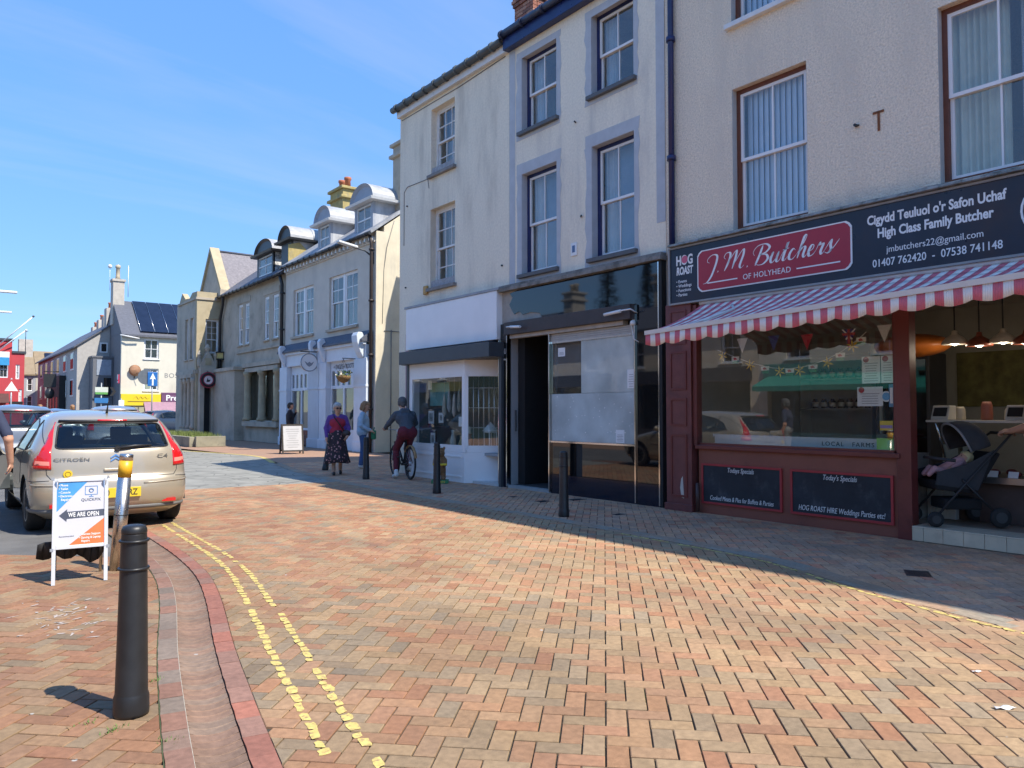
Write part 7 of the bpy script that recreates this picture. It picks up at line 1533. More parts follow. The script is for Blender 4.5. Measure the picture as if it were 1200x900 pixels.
        m_ = MB(); m_.add([rot(v) for v in d1.v], d1.f, 0, True); m_.add([rot(v) for v in rim1]+[rot(v) for v in rim2], [(i, (i+1) % len(rim1), len(rim1)+(i+1) % len(rim1), len(rim1)+i) for i in range(len(rim1))], 0); m_.add([rot(v) for v in d2.v], d2.f, 1, True)
        dr = part('door', m_, [paint, M('grey door lining', (.14, .14, .14), .7)], t, label='front door standing open'); m_ = MB(); m_.add([rot(v) for v in dg.v], dg.f, 0, True); part('door_window', m_, glassm, dr)
        m_ = MB(); m_.ball(rot((-.98, 2.72, 1.0)), (.07, .11, .075), 12, 8); part('wing_mirror', m_, paint, dr)
        m_ = MB(); m_.tube([rot((-.80, 2.1, .88)), rot((-.74, 2.15, .86)), rot((-.74, 2.35, .80)), rot((-.80, 2.4, .78))], .015, 6); part('door_pull', m_, trim_b, dr)
    return t
beige = M('champagne metallic paint', (.42, .365, .275), .32, .02, 2, metal=.35, coat=1)
CAR0 = car('champagne hatchback with red boomerang tail lights parked at the kerb', beige, (1.83, 10.03, -.004), R(0), open_door=True, plate=[('XU0', -.155), ('RZ', .175)], name='hatchback')
silver = M('silver metallic paint', (.38, .39, .40), .3, .02, 2, metal=.5, coat=1); dkblue = M('dark blue car paint', (.03, .045, .08), .3, .03, 2, coat=1); greyblue = M('grey blue car paint', (.16, .19, .23), .3, .03, 2, metal=.4, coat=1); lightgrey = M('light grey car paint', (.42, .43, .44), .3, .03, 2, metal=.3, coat=1)
car('grey car with a dark rear window in front of the champagne hatchback', M('slate grey car paint', (.20, .215, .235), .3, .03, 2, metal=.4, coat=1), (1.75, 19.6, -.01), R(3), False, 1.10, 1.02)
car('silver car showing its roof and rear window above the hatchback roof', silver, (4.7, 25.6, -.004), R(-4), False, 1.12, 1.05)
car('low blue grey car, left of the silver one and mostly hidden', greyblue, (3.5, 28.6, -.004), R(-2), False, 1.05, 1.02)
car('dark blue car parked before the purple shop awning', dkblue, (10.5, 50.8, -.012), R(-70), False, 1.05, 1.0)

# ------------------------------------------------------------------ people: one continuous skin grown round a jointed skeleton
def surface_nets(D, org, h):
    nx, ny, nz_ = D.shape; ins = D < 0; cnt = np.zeros((nx-1, ny-1, nz_-1), int)
    corners = [(i, j, k) for i in (0, 1) for j in (0, 1) for k in (0, 1)]
    for i, j, k in corners: cnt += ins[i:nx-1+i, j:ny-1+j, k:nz_-1+k]
    act = (cnt > 0) & (cnt < 8); idx = -np.ones(act.shape, int); A = np.argwhere(act); idx[act] = np.arange(len(A))
    val = {c: D[A[:, 0]+c[0], A[:, 1]+c[1], A[:, 2]+c[2]] for c in corners}
    acc = np.zeros((len(A), 3)); n = np.zeros(len(A))
    for a in corners:
        for ax in range(3):
            if a[ax]: continue
            b = list(a); b[ax] = 1; b = tuple(b); va, vb = val[a], val[b]; m = (va < 0) != (vb < 0); t = np.where(m, va/np.where(m, va-vb, 1), 0)
            p = np.tile(np.array(a, float), (len(A), 1)); p[:, ax] += t; acc += np.where(m[:, None], p, 0); n += m
    V_ = (A+acc/n[:, None])*h+org; F_ = []
    for ax in range(3):
        s0 = [slice(None)]*3; s1 = [slice(None)]*3; s0[ax] = slice(0, -1); s1[ax] = slice(1, None)
        ch = ins[tuple(s0)] != ins[tuple(s1)]; E_ = np.argwhere(ch); u, v = [(1, 2), (2, 0), (0, 1)][ax]
        ok = (E_[:, u] > 0) & (E_[:, v] > 0) & (E_[:, u] < D.shape[u]-1) & (E_[:, v] < D.shape[v]-1); E_ = E_[ok]
        sgn = ins[tuple(s0)][E_[:, 0], E_[:, 1], E_[:, 2]]
        def c(du, dv): q = E_.copy(); q[:, u] += du; q[:, v] += dv; return idx[q[:, 0], q[:, 1], q[:, 2]]
        Q = np.stack([c(-1, -1), c(0, -1), c(0, 0), c(-1, 0)], 1); Q = np.where(sgn[:, None], Q, Q[:, ::-1]); Q = Q[(Q >= 0).all(1)]; F_ += Q.tolist()
    return V_, F_
def grow(segs, h=.011, k=.018):
    """segs: (a, b, ra, rb, tag[, flat]) tapered limbs or ('e', centre, radii, tag) ellipsoids, blended into one skin"""
    lo = np.array([9e9]*3); hi = -lo
    for s in segs:
        if isinstance(s[0], str): c = np.array(s[1]); r = max(s[2]); lo = np.minimum(lo, c-r); hi = np.maximum(hi, c+r)
        else:
            r = max(s[2], s[3]); lo = np.minimum(lo, np.minimum(s[0], s[1])-r); hi = np.maximum(hi, np.maximum(s[0], s[1])+r)
    lo -= 4*h; hi += 4*h; n = np.ceil((hi-lo)/h).astype(int)+1; D = np.full(n, 1.0); B = np.full(n, 1.0); T = np.zeros(n, np.int8)
    ax = [lo[i]+np.arange(n[i])*h for i in range(3)]
    for s in segs:
        if isinstance(s[0], str): c = np.array(s[1]); r = np.array(s[2]); l, u = c-r-.09, c+r+.09; tag = s[3]
        else: r_ = max(s[2], s[3])+.09; l, u = np.minimum(s[0], s[1])-r_, np.maximum(s[0], s[1])+r_; tag = s[4]
        i0 = np.maximum(0, ((l-lo)/h).astype(int)); i1 = np.minimum(n, ((u-lo)/h).astype(int)+2); sl = tuple(slice(i0[q], i1[q]) for q in range(3))
        X, Y, Z = np.meshgrid(ax[0][sl[0]], ax[1][sl[1]], ax[2][sl[2]], indexing='ij')
        if isinstance(s[0], str):
            q = np.sqrt(((X-c[0])/r[0])**2+((Y-c[1])/r[1])**2+((Z-c[2])/r[2])**2); d = (q-1)*min(r)
        else:
            a, b = np.array(s[0], float), np.array(s[1], float); ba = b-a; L2 = max(1e-9, ba @ ba); t = np.clip(((X-a[0])*ba[0]+(Y-a[1])*ba[1]+(Z-a[2])*ba[2])/L2, 0, 1)
            d = np.sqrt((X-a[0]-t*ba[0])**2+(Y-a[1]-t*ba[1])**2+(Z-a[2]-t*ba[2])**2)-(s[2]+(s[3]-s[2])*t)
        D0 = D[sl]; kk = k if (isinstance(s[0], str) or max(s[2], s[3]) > .02) else .004
        hh = np.clip(.5+.5*(D0-d)/kk, 0, 1); D[sl] = D0*(1-hh)+d*hh-kk*hh*(1-hh)
        m = d < B[sl]; T[sl] = np.where(m, tag, T[sl]); B[sl] = np.where(m, d, B[sl])
    V_, F_ = surface_nets(D, lo, h); Fa = np.array(F_); cen = V_[Fa].mean(1); ii = np.clip(np.round((cen-lo)/h).astype(int), 0, n-1); tags = T[ii[:, 0], ii[:, 1], ii[:, 2]]
    mb = MB(); mb.v = [tuple(v) for v in V_]; mb.f = [tuple(f) for f in F_]; mb.m = [int(x) for x in tags]; mb.sm = [True]*len(F_); return mb
def lim(a, b, ra, rb, t): return (np.array(a, float), np.array(b, float), ra, rb, t)
def hand(w, d, tag, curl=.35, side=1, up=(0, 0, 1), s=1.0):
    """palm, four fingers and a thumb; w wrist, d direction the hand points, up = back-of-hand normal"""
    w = Vector(w); d = Vector(d).normalized(); n = Vector(up); n = (n-d*n.dot(d)).normalized(); x = d.cross(n)*side; out = [lim(w, w+d*.05*s, .026*s, .032*s, tag), lim(w+d*.045*s+x*.022*s, w+d*.085*s+x*.024*s, .016*s, .014*s, tag), lim(w+d*.045*s-x*.022*s, w+d*.085*s-x*.024*s, .016*s, .014*s, tag)]
    for i, (o, L_) in enumerate(((.033, .062), (.012, .072), (-.011, .068), (-.032, .052))):
        p = w+d*.09*s+x*o*s; cv = curl
        for k in range(3):
            cd = (d*math.cos(cv)-n*math.sin(cv)); q = p+cd*L_*s*(.45, .32, .26)[k]; out.append(lim(p, q, .0095*s*(1-.08*k), .009*s*(1-.1*k), tag)); p = q; cv += curl*1.3
    p = w+d*.025*s+x*.03*s; q = p+(d*.6+x*.75-n*.2).normalized()*.04*s; r = q+(d*.9+x*.3-n*.35).normalized()*.032*s; out += [lim(p, q, .013*s, .011*s, tag), lim(q, r, .0105*s, .009*s, tag)]; return out
def head(c, face, tag, s=1.0, tilt=0):
    """skull, jaw, nose and ears round centre c, looking along face"""
    c = Vector(c); f = Vector(face).normalized(); r = f.cross(Vector((0, 0, 1))).normalized(); u = r.cross(f); o = []
    P = lambda a, b, d_: c+r*a*s+f*b*s+u*d_*s
    o.append(lim(P(0, -.02, .035), P(0, .012, .03), .088*s, .082*s, tag)); o.append(lim(P(0, .02, -.03), P(0, .045, -.085), .062*s, .036*s, tag)); o.append(lim(P(0, .075, .015), P(0, .106, -.022), .010*s, .014*s, tag))
    for sg in (-1, 1): o.append(lim(P(.082*sg, -.005, .015), P(.086*sg, -.012, -.025), .016*s, .010*s, tag)); o.append(lim(P(.045*sg, .055, -.02), P(.03*sg, .06, -.055), .024*s, .022*s, tag))
    o.append(lim(P(-.02, .083, -.058), P(.02, .083, -.058), .007*s, .007*s, tag))
    return o, P
eye_m = M('eye', (.03, .025, .02), .2); lip_m = M('lip', (.42, .14, .12), .5)
def face_bits(t, P, eyes=True, glasses=False, s=1.0):
    q = MB()
    if glasses:
        for sg in (-1, 1): q.ball(P(.034*sg, .088, .018), (.028*s, .02*s, .022*s), 10, 6)
        q.tube([P(-.085, .0, .022), P(-.06, .075, .024), P(-.03, .095, .024), P(.03, .095, .024), P(.06, .075, .024), P(.085, .0, .022)], .005, 5); part('sunglasses', q, black_plain, t)
    elif eyes:
        for sg in (-1, 1): q.ball(P(.032*sg, .078, .012), .011*s, 8, 6)
        part('eyes', q, eye_m, t)
    q = MB(); q.tube([P(-.022, .085, -.055), P(0, .092, -.056), P(.022, .085, -.055)], [.003, .006, .003], 6); part('mouth', q, lip_m, t)
def hair(t, P, m, s=1.0, long=0.0, name='hair', fringe=True, bald=False):
    segs = []; tg = 0; L_ = lambda a, b, ra, rb: segs.append(lim(P(*a), P(*b), ra*s, rb*s, tg))
    if bald:
        for sg in (-1, 1): L_((.07*sg, -.02, .03), (.06*sg, -.06, -.03), .03, .028)
        L_((-.05, -.085, -.01), (.05, -.085, -.01), .035, .035); L_((0, -.03, .07), (0, -.05, .05), .066, .07)
    else:
        L_((0, -.035, .055), (0, .005, .062), .090, .082); L_((0, -.075, .02), (0, -.08, -.04-long*.5), .07, .055)
        for sg in (-1, 1): L_((.065*sg, -.03, .03), (.07*sg, -.03, -.03-long), .036, .03)
        if fringe: L_((-.04, .06, .075), (.045, .055, .078), .03, .03)
        for k in range(7): a = k*.9; L_((.05*math.cos(a), -.03+.05*math.sin(a), .09), (.06*math.cos(a+.3), -.03+.06*math.sin(a+.3), .075), .035, .03)
    return part(name, grow(segs, .008*s, .012), m, t)

# --- woman in a patterned skirt walking towards the camera
grey_hair = M('grey hair', (.38, .37, .36), .7, .3, 60); brown_hair = M('fair brown hair', (.28, .15, .07), .6, .3, 60)
purple_m = M('purple cardigan', (.12, .055, .27), .85, .1, 20, .8, 16); redtop = M('crimson top', (.34, .02, .05), .8, .08, 20); sand_m = M('dark sandal', (.03, .025, .022), .6)
sk = bpy.data.materials.new('flowered skirt'); sk.use_nodes = True; N = sk.node_tree.nodes; L = sk.node_tree.links; b = N['Principled BSDF']; b.inputs['Roughness'].default_value = .85
c = N.new('ShaderNodeTexCoord'); v = N.new('ShaderNodeTexVoronoi'); v.inputs['Scale'].default_value = 17; L.new(c.outputs['Object'], v.inputs['Vector']); cr = N.new('ShaderNodeValToRGB'); e = cr.color_ramp.elements; e[0].position = .0; e[0].color = (.62, .42, .36, 1); e[1].position = .42; e[1].color = (.03, .02, .025, 1); n_ = e.new(.26); n_.color = (.40, .16, .17, 1); n2_ = e.new(.34); n2_.color = (.05, .03, .035, 1); L.new(v.outputs['Distance'], cr.inputs[0]); L.new(cr.outputs[0], b.inputs['Base Color'])
W1 = thing('person', 'grey haired person in sunglasses, purple cardigan, red top and patterned skirt, walking', 'person', (7.38, 15.88, 0), R(-22), 'people in the street', world=False)
hs, P = head((0, -.06, 1.49), (.28, -1, -.12), 0)
sg_ = hs+[lim((0, -.03, 1.30), (0, -.05, 1.44), .05, .048, 0),
 lim((0, 0, .95), (0, -.01, 1.18), .125, .13, 2), lim((-.05, 0, .97), (.05, 0, .97), .125, .125, 2), lim((-.06, -.01, 1.17), (.06, -.01, 1.17), .12, .12, 2), lim((-.10, -.01, 1.29), (.10, -.01, 1.29), .075, .075, 1),
 lim((-.12, .035, 1.25), (-.13, .03, .98), .085, .085, 1), lim((.12, .035, 1.25), (.13, .03, .98), .085, .085, 1), lim((0, .07, 1.2), (0, .07, .98), .09, .09, 1),
 lim((-.17, 0, 1.28), (-.25, .02, 1.05), .062, .05, 1), lim((-.25, .02, 1.05), (-.24, -.09, .86), .05, .036, 1), lim((.17, 0, 1.28), (.25, .0, 1.05), .062, .05, 1), lim((.25, 0, 1.05), (.22, -.13, .90), .05, .036, 1),
 lim((-.08, -.02, .5), (-.08, -.10, .12), .055, .04, 0), lim((-.08, -.10, .12), (-.08, -.12, .05), .04, .04, 0), lim((-.08, -.09, .04), (-.08, -.24, .03), .04, .034, 3), lim((.08, .03, .5), (.08, .12, .16), .055, .04, 0), lim((.08, .12, .16), (.08, .14, .09), .04, .038, 0), lim((.08, .17, .07), (.08, .03, .035), .036, .034, 3)]
sg_ += hand((-.24, -.10, .84), (0, -.25, -1), 0, .35, 1, (-1, 0, 0)); sg_ += hand((.215, -.15, .885), (-.3, -.5, -.7), 0, .5, -1, (1, 0, .2))
part('body', grow(sg_), [skinm, purple_m, redtop, sand_m], W1); hair(W1, P, grey_hair); face_bits(W1, P, glasses=True)
mb = MB(); n = 40; prof = [(.155, 1.0), (.17, .92), (.20, .75), (.235, .55), (.27, .38), (.30, .27)]
for j, (r_, z) in enumerate(prof):
    for i in range(n): a = 2*math.pi*i/n; f_ = 1+.09*(j/5)*math.sin(9*a+1)+.03*math.sin(4*a); mb.v.append((r_*f_*math.cos(a)*(.92), r_*f_*math.sin(a)*.85-.01*j, z+.015*math.sin(3*a)*(j/5)))
for j in range(len(prof)-1):
    for i in range(n): mb.f.append((j*n+i, j*n+(i+1) % n, (j+1)*n+(i+1) % n, (j+1)*n+i)); mb.m.append(0); mb.sm.append(True)
o = part('skirt', mb, sk, W1); so = o.modifiers.new('t', 'SOLIDIFY'); so.thickness = .006
q = MB(); q.ball((.19, -.12, .93), (.10, .07, .085), 14, 10); BG = thing('shoulder_bag', 'dark shoulder bag worn across the red top', 'bag', (7.38, 15.88, 0), R(-22), world=False); part('pouch', q, M('dark leather', (.035, .025, .025), .5, .2, 20), BG)
q = MB(); q.tube([(-.10, -.02, 1.365), (-.06, -.135, 1.27), (.05, -.155, 1.12), (.14, -.15, .98)], .012, 6); q.tube([(-.10, -.02, 1.365), (-.02, .13, 1.2), (.14, .10, .98), (.19, -.06, .97)], .012, 6); part('strap', q, black_plain, BG)

# --- person in a pale denim jacket with a bob
denim = M('pale denim', (.36, .47, .58), .85, .12, 12, .8, 16); jeans = M('blue jeans', (.05, .10, .23), .85, .15, 10, .7, 16); trainer = M('white trainer', (.62, .62, .6), .6)
W2 = thing('person', 'person with a fair brown bob, pale denim jacket and blue jeans, looking down', 'person', (8.73, 17.3, 0), R(58), 'people in the street', world=False)
hs, P = head((0, -.07, 1.545), (.05, -1, -.35), 0)
sg_ = hs+[lim((0, -.02, 1.36), (0, -.05, 1.49), .05, .048, 0), lim((0, .0, 1.0), (0, -.01, 1.22), .15, .145, 1), lim((-.07, 0, 1.22), (.07, 0, 1.22), .125, .125, 1), lim((-.12, 0, 1.34), (.12, 0, 1.34), .075, .075, 1), lim((-.06, .01, .92), (.06, .01, .92), .14, .14, 1), lim((0, -.07, 1.05), (0, -.06, 1.2), .10, .10, 1),
 lim((-.18, 0, 1.33), (-.24, .03, 1.08), .066, .056, 1), lim((-.24, .03, 1.08), (-.20, -.16, .96), .055, .042, 1), lim((.18, 0, 1.33), (.24, .03, 1.08), .066, .056, 1), lim((.24, .03, 1.08), (.18, -.17, .95), .055, .042, 1),
 lim((-.085, 0, .88), (-.09, -.03, .48), .092, .066, 2), lim((-.09, -.03, .48), (-.09, .02, .10), .064, .05, 2), lim((.085, 0, .88), (.09, .0, .48), .092, .066, 2), lim((.09, 0, .48), (.09, .06, .10), .064, .05, 2), lim((-.09, .03, .05), (-.09, -.15, .035), .045, .038, 3), lim((.09, .07, .05), (.09, -.11, .035), .045, .038, 3)]
sg_ += hand((-.19, -.19, .945), (.1, -.9, -.25), 0, .5, 1, (0, -.2, 1)); sg_ += hand((.17, -.20, .935), (-.1, -.9, -.25), 0, .5, -1, (0, -.2, 1))
part('body', grow(sg_), [skinm, denim, jeans, trainer], W2); hair(W2, P, brown_hair, long=.07); face_bits(W2, P)
q = MB(); q.box(-.16, .10, -.33, -.22, .72, .95); t = thing('green_bag', 'green bag held at the waist of the person in pale denim', 'bag', (8.73, 17.3, 0), R(58), world=False); part('pouch', q, M('green cloth', (.03, .20, .10), .8, .2, 20), t, .03); q = MB(); q.tube([(-.12, -.27, .94), (-.10, -.29, 1.02), (.04, -.29, 1.02), (.06, -.27, .94)], .01, 6); part('handle', q, M('green cloth', (0, 0, 0)), t)

# --- cyclist and bicycle
BK0 = thing('bicycle', 'dark bicycle with the rider in a grey hoodie', 'bicycle', (8.02, 13.72, 0), R(-12), world=False)
def wheel(y, nm='wheel'):
    q = MB(); q.ring((0, y, .345), .325, .022, 'X', 40, 8); w = part(nm, q, rubber, BK0); q = MB(); q.ring((0, y, .345), .300, .010, 'X', 40, 6); part('rim', q, trim_b, w); q = MB(); q.cyl((-.03, y, .345), (.03, y, .345), .03, n=10)
    for k in range(24): a = 2*math.pi*k/24; q.cyl((.02*(-1)**k, y, .345), (0, y+.3*math.cos(a), .345+.3*math.sin(a)), .0018, n=4, caps=False)
    part('spokes', q, alu, w)
wheel(0); wheel(1.08)
q = MB(); bb = (0, .44, .30); seat_t = (0, .27, .86); hd = (0, .90, .92); hd0 = (0, .93, .76)
for a, b_, r_ in ((bb, seat_t, .017), (bb, hd0, .022), ((0, .30, .76), hd, .019), (hd0, hd, .02)): q.cyl(a, b_, r_, n=10)
for sx_ in (-.05, .05): q.cyl((sx_, 0, .345), (sx_*.4, .44, .30), .010, n=8); q.cyl((sx_, 0, .345), (sx_*.3, .30, .76), .009, n=8)
part('frame', q, M('dark bike paint', (.02, .022, .026), .35), BK0)
q = MB(); 
for sx_ in (-.05, .05): q.cyl((sx_, 1.08, .345), (sx_, .94, .74), .014, n=8)
q.box(-.06, .06, .91, .97, .73, .77); part('fork', q, trim_b, BK0)
q = MB(); q.tube([(-.33, .78, 1.05), (-.2, .88, 1.04), (0, .91, 1.02), (.2, .88, 1.04), (.33, .78, 1.05)], .012, 8); q.cyl(hd, (0, .91, 1.02), .016, n=8); hb = part('handlebar', q, alu, BK0)
for sx_ in (-1, 1): q = MB(); q.cyl((sx_*.33, .78, 1.05), (sx_*.24, .85, 1.045), .018, n=8); part('grip', q, rubber, hb)
q = MB(); q.cyl(seat_t, (0, .255, .93), .013, n=8); q.extr([(-.07, .12, .93), (-.02, .38, .94), (.02, .38, .94), (.07, .12, .93), (.05, .10, .93), (-.05, .10, .93)], (0, 0, .05)); part('saddle', q, black_plain, BK0, .01)
q = MB(); q.cyl((-.06, .44, .30), (.06, .44, .30), .028, n=12); q.ring((.055, .44, .30), .09, .008, 'X', 24, 6); q.tube([(.07, .44, .30), (.07, .50, .145)], .010, 6); q.tube([(-.07, .44, .30), (-.07, .38, .455)], .010, 6); q.box(.075, .17, .46, .55, .13, .155); q.box(-.17, -.075, .34, .43, .445, .47); part('crankset', q, trim_b, BK0)
q = MB(); n = 14
for k in range(n): 
    a0, a1 = R(35+k*9), R(35+(k+1)*9); q.add([(-.03, .372*math.cos(a0)*1, .345+.372*math.sin(a0)), (.03, .372*math.cos(a0), .345+.372*math.sin(a0)), (.03, .372*math.cos(a1), .345+.372*math.sin(a1)), (-.03, .372*math.cos(a1), .345+.372*math.sin(a1))], [(0, 1, 2, 3)], 0, True)
o = part('mudguard', q, M('orange brown guard', (.42, .24, .10), .5), BK0); so = o.modifiers.new('t', 'SOLIDIFY'); so.thickness = .004
hood = M('slate grey hoodie', (.07, .085, .105), .9, .1, 14, .9, 14); maroon_t = M('maroon trousers', (.13, .016, .028), .9, .1, 10, .8, 14)
CYC = thing('person', 'cyclist in a grey hoodie and maroon trousers seen from behind', 'person', (8.02, 13.72, 0), R(-12), 'people in the street', world=False)
hs, P = head((0, .58, 1.60), (.1, 1, -.15), 0)
sg_ = hs+[lim((0, .47, 1.42), (0, .55, 1.54), .055, .052, 0), lim((0, .22, 1.03), (0, .36, 1.25), .145, .155, 1), lim((-.07, .38, 1.27), (.07, .38, 1.27), .14, .14, 1), lim((-.13, .42, 1.36), (.13, .42, 1.36), .085, .085, 1), lim((-.05, .38, 1.42), (.05, .38, 1.42), .075, .075, 1),
 lim((-.07, .20, .98), (.07, .20, .98), .145, .145, 2), lim((-.19, .42, 1.36), (-.30, .55, 1.17), .07, .056, 1), lim((-.30, .55, 1.17), (-.31, .76, 1.08), .054, .042, 1), lim((.19, .42, 1.36), (.30, .56, 1.17), .07, .056, 1), lim((.30, .56, 1.17), (.30, .76, 1.08), .054, .042, 1),
 lim((-.09, .24, .93), (-.15, .50, .62), .10, .076, 2), lim((-.15, .50, .62), (-.20, .36, .17), .07, .05, 2), lim((.09, .24, .93), (.12, .58, .62), .10, .076, 2), lim((.12, .58, .62), (.13, .46, .26), .07, .05, 2), lim((-.20, .32, .085), (-.20, .50, .045), .048, .042, 3), lim((-.20, .33, .16), (-.20, .33, .09), .045, .045, 3), lim((.13, .42, .21), (.13, .60, .185), .046, .04, 3)]
sg_ += hand((-.31, .77, 1.085), (0, .3, -.15), 0, 1.0, -1, (0, .3, 1), .9)+hand((.30, .77, 1.085), (0, .3, -.15), 0, 1.0, 1, (0, .3, 1), .9)
part('body', grow(sg_), [skinm, hood, maroon_t, trainer], CYC); hair(CYC, P, M('short dark grey hair', (.10, .10, .10), .8, .3, 60), fringe=False); face_bits(CYC, P)

# --- person smoking in the doorway
dark_suit = M('black clothing', (.018, .018, .022), .85, .15, 12)
SM = thing('person', 'person in black clothing with a hand at the mouth behind the white board', 'person', (10.9, 27.6, -.006), R(62), 'people in the street', world=False)
hs, P = head((0, -.03, 1.63), (.0, -1, 0), 0)
sg_ = hs+[lim((0, 0, 1.45), (0, -.02, 1.57), .056, .052, 0), lim((0, .0, 1.05), (0, 0, 1.28), .145, .155, 1), lim((-.09, 0, 1.3), (.09, 0, 1.3), .13, .13, 1), lim((-.15, 0, 1.42), (.15, 0, 1.42), .075, .075, 1), lim((-.06, 0, .97), (.06, 0, .97), .13, .13, 1), lim((-.2, 0, 1.4), (-.25, .03, 1.12), .066, .055, 1), lim((-.25, .03, 1.12), (-.24, -.05, .90), .052, .04, 1), lim((.2, 0, 1.4), (.25, -.07, 1.16), .066, .055, 1), lim((.25, -.07, 1.16), (.10, -.20, 1.38), .052, .04, 1),
 lim((-.09, 0, .93), (-.10, -.01, .5), .095, .07, 1), lim((-.10, -.01, .5), (-.10, .02, .1), .066, .05, 1), lim((.09, 0, .93), (.10, -.01, .5), .095, .07, 1), lim((.10, -.01, .5), (.10, .02, .1), .066, .05, 1), lim((-.10, .03, .05), (-.10, -.16, .04), .046, .04, 1), lim((.10, .03, .05), (.10, -.16, .04), .046, .04, 1)]
sg_ += hand((-.24, -.06, .88), (0, -.2, -1), 0, .35, 1, (-1, 0, 0)); sg_ += hand((.09, -.21, 1.40), (-.3, .1, 1), 0, .5, -1, (.6, -.6, 0))
part('body', grow(sg_, .013), [skinm, dark_suit], SM); hair(SM, P, M('black hair', (.02, .018, .016), .6, .2, 50), fringe=False); face_bits(SM, P)

# --- pram, baby and the person pushing it
PRX, PRY, PZ = 9.12, 3.60, .168
PR = thing('pram', 'dark grey pram with its hood up standing in the shop opening', 'pram', (PRX, PRY, PZ), R(48), world=False)   # travels along its +y
gf = M('pram grey fabric', (.042, .045, .05), .9, .1, 14, .1, 160); bf = M('pram black fabric', (.012, .012, .013), .9, .1)
q = MB(); nu, nv = 16, 10; cz = .82; cy = -.06
for j in range(nv+1):
    th = R(62+j*10.5)
    for i in range(nu+1):
        ph = math.pi*i/nu; r_ = .30; x = .235*math.cos(ph); rr = .30*(math.sin(ph)**.6 if 0 < i < nu else .02)
        q.v.append((x, cy+rr*math.cos(th)*1.0, cz+rr*math.sin(th)*1.12))
for j in range(nv):
    for i in range(nu): a = j*(nu+1)+i; q.f.append((a, a+1, a+nu+2, a+nu+1)); q.m.append(0); q.sm.append(True)
o = part('hood', q, gf, PR); so = o.modifiers.new('t', 'SOLIDIFY'); so.thickness = .012
q = MB(); th = R(62); q.tube([(.235*math.cos(math.pi*i/16), cy+.305*(math.sin(math.pi*i/16)**.6)*math.cos(th), cz+.305*(math.sin(math.pi*i/16)**.6)*math.sin(th)*1.12) for i in range(17)], .012, 6); part('hood_rim', q, M('pale grey piping', (.24, .25, .26), .8), o)
q = MB(); q.extr([(-.22, .32, .50), (-.22, -.05, .46), (-.22, -.33, .82), (-.22, -.38, .80), (-.22, -.12, .36), (-.22, .30, .40)], (.44, 0, 0)); part('seat', q, bf, PR, .02)
for sx_ in (-1, 1): q = MB(); q.extr([(sx_*.22, .32, .46), (sx_*.22, .30, .60), (sx_*.22, .0, .68), (sx_*.22, -.30, .84), (sx_*.22, -.12, .40)], (sx_*.015, 0, 0)); part('seat_side', q, gf, PR)
q = MB(); q.box(-.17, .17, -.20, .20, .18, .30); part('basket', q, bf, PR, .02)
q = MB(); 
for sx_ in (-1, 1): q.tube([(sx_*.25, .34, .10), (sx_*.25, -.05, .55), (sx_*.24, -.42, .95), (sx_*.20, -.50, 1.02)], .013, 8); q.tube([(sx_*.25, -.34, .10), (sx_*.25, .05, .52)], .013, 8)
q.tube([(-.20, -.50, 1.02), (.20, -.50, 1.02)], .017, 8); part('chassis', q, trim_b, PR)
for (x, y) in ((-.25, .34), (.25, .34), (-.25, -.34), (.25, -.34)):
    r_ = .085 if y > 0 else .11; q = MB(); q.lathe([(.03, -.02), (r_*.9, -.025), (r_, -.012), (r_, .012), (r_*.9, .025), (.03, .02)], (x, y, r_), 20, axis='X'); w = part('wheel', q, rubber, PR); q = MB(); q.lathe([(r_*.55, -.027), (r_*.5, .0), (r_*.55, .027)], (x, y, r_), 14, axis='X'); part('hub', q, M('hub grey', (.035, .035, .036), .5), w)
q = MB(); q.tube([(-.22, .10, .72), (-.15, .26, .74), (0, .29, .745), (.15, .26, .74), (.22, .10, .72)], .018, 8); part('bumper_bar', q, gf, PR)
BB = thing('person', 'baby in pink with a cream hat lying in the pram', 'person', (PRX, PRY, PZ), R(48), world=False)
hs, P = head((0, -.10, .735), (0, .8, .55), 0, .62); sg_ = hs+[lim((0, -.04, .68), (0, .10, .60), .075, .08, 1), lim((-.07, -.02, .68), (-.11, .08, .64), .032, .026, 1), lim((.07, -.02, .68), (.11, .08, .64), .032, .026, 1), lim((-.04, .12, .58), (-.06, .25, .62), .045, .035, 1), lim((.04, .12, .58), (.06, .25, .62), .045, .035, 1), lim((-.06, .25, .62), (-.06, .31, .56), .034, .028, 1), lim((.06, .25, .62), (.06, .31, .56), .034, .028, 1)]
sg_ += hand((-.115, .09, .64), (0, 1, -.2), 0, .5, 1, (0, .2, 1), .45)+hand((.115, .09, .64), (0, 1, -.2), 0, .5, -1, (0, .2, 1), .45)
part('body', grow(sg_, .008, .012), [skinm, M('baby pink', (.55, .30, .30), .9, .1)], BB); hair(BB, P, M('cream hat', (.60, .50, .26), .9, .1, 20), .66, name='hat'); face_bits(BB, P, s=.6)
PP = thing('person', 'person in a white t-shirt and dark jeans pushing the pram', 'person', (9.48, 2.79, .168), R(176), 'people in the street', world=False)   # faces +Y
navy_j = M('dark jeans', (.02, .03, .075), .85, .12, 10, .1, 120); tee = M('white t-shirt', (.68, .63, .62), .85, .05, 9)
hs, P = head((0, -.06, 1.58), (0, -1, -.2), 0)
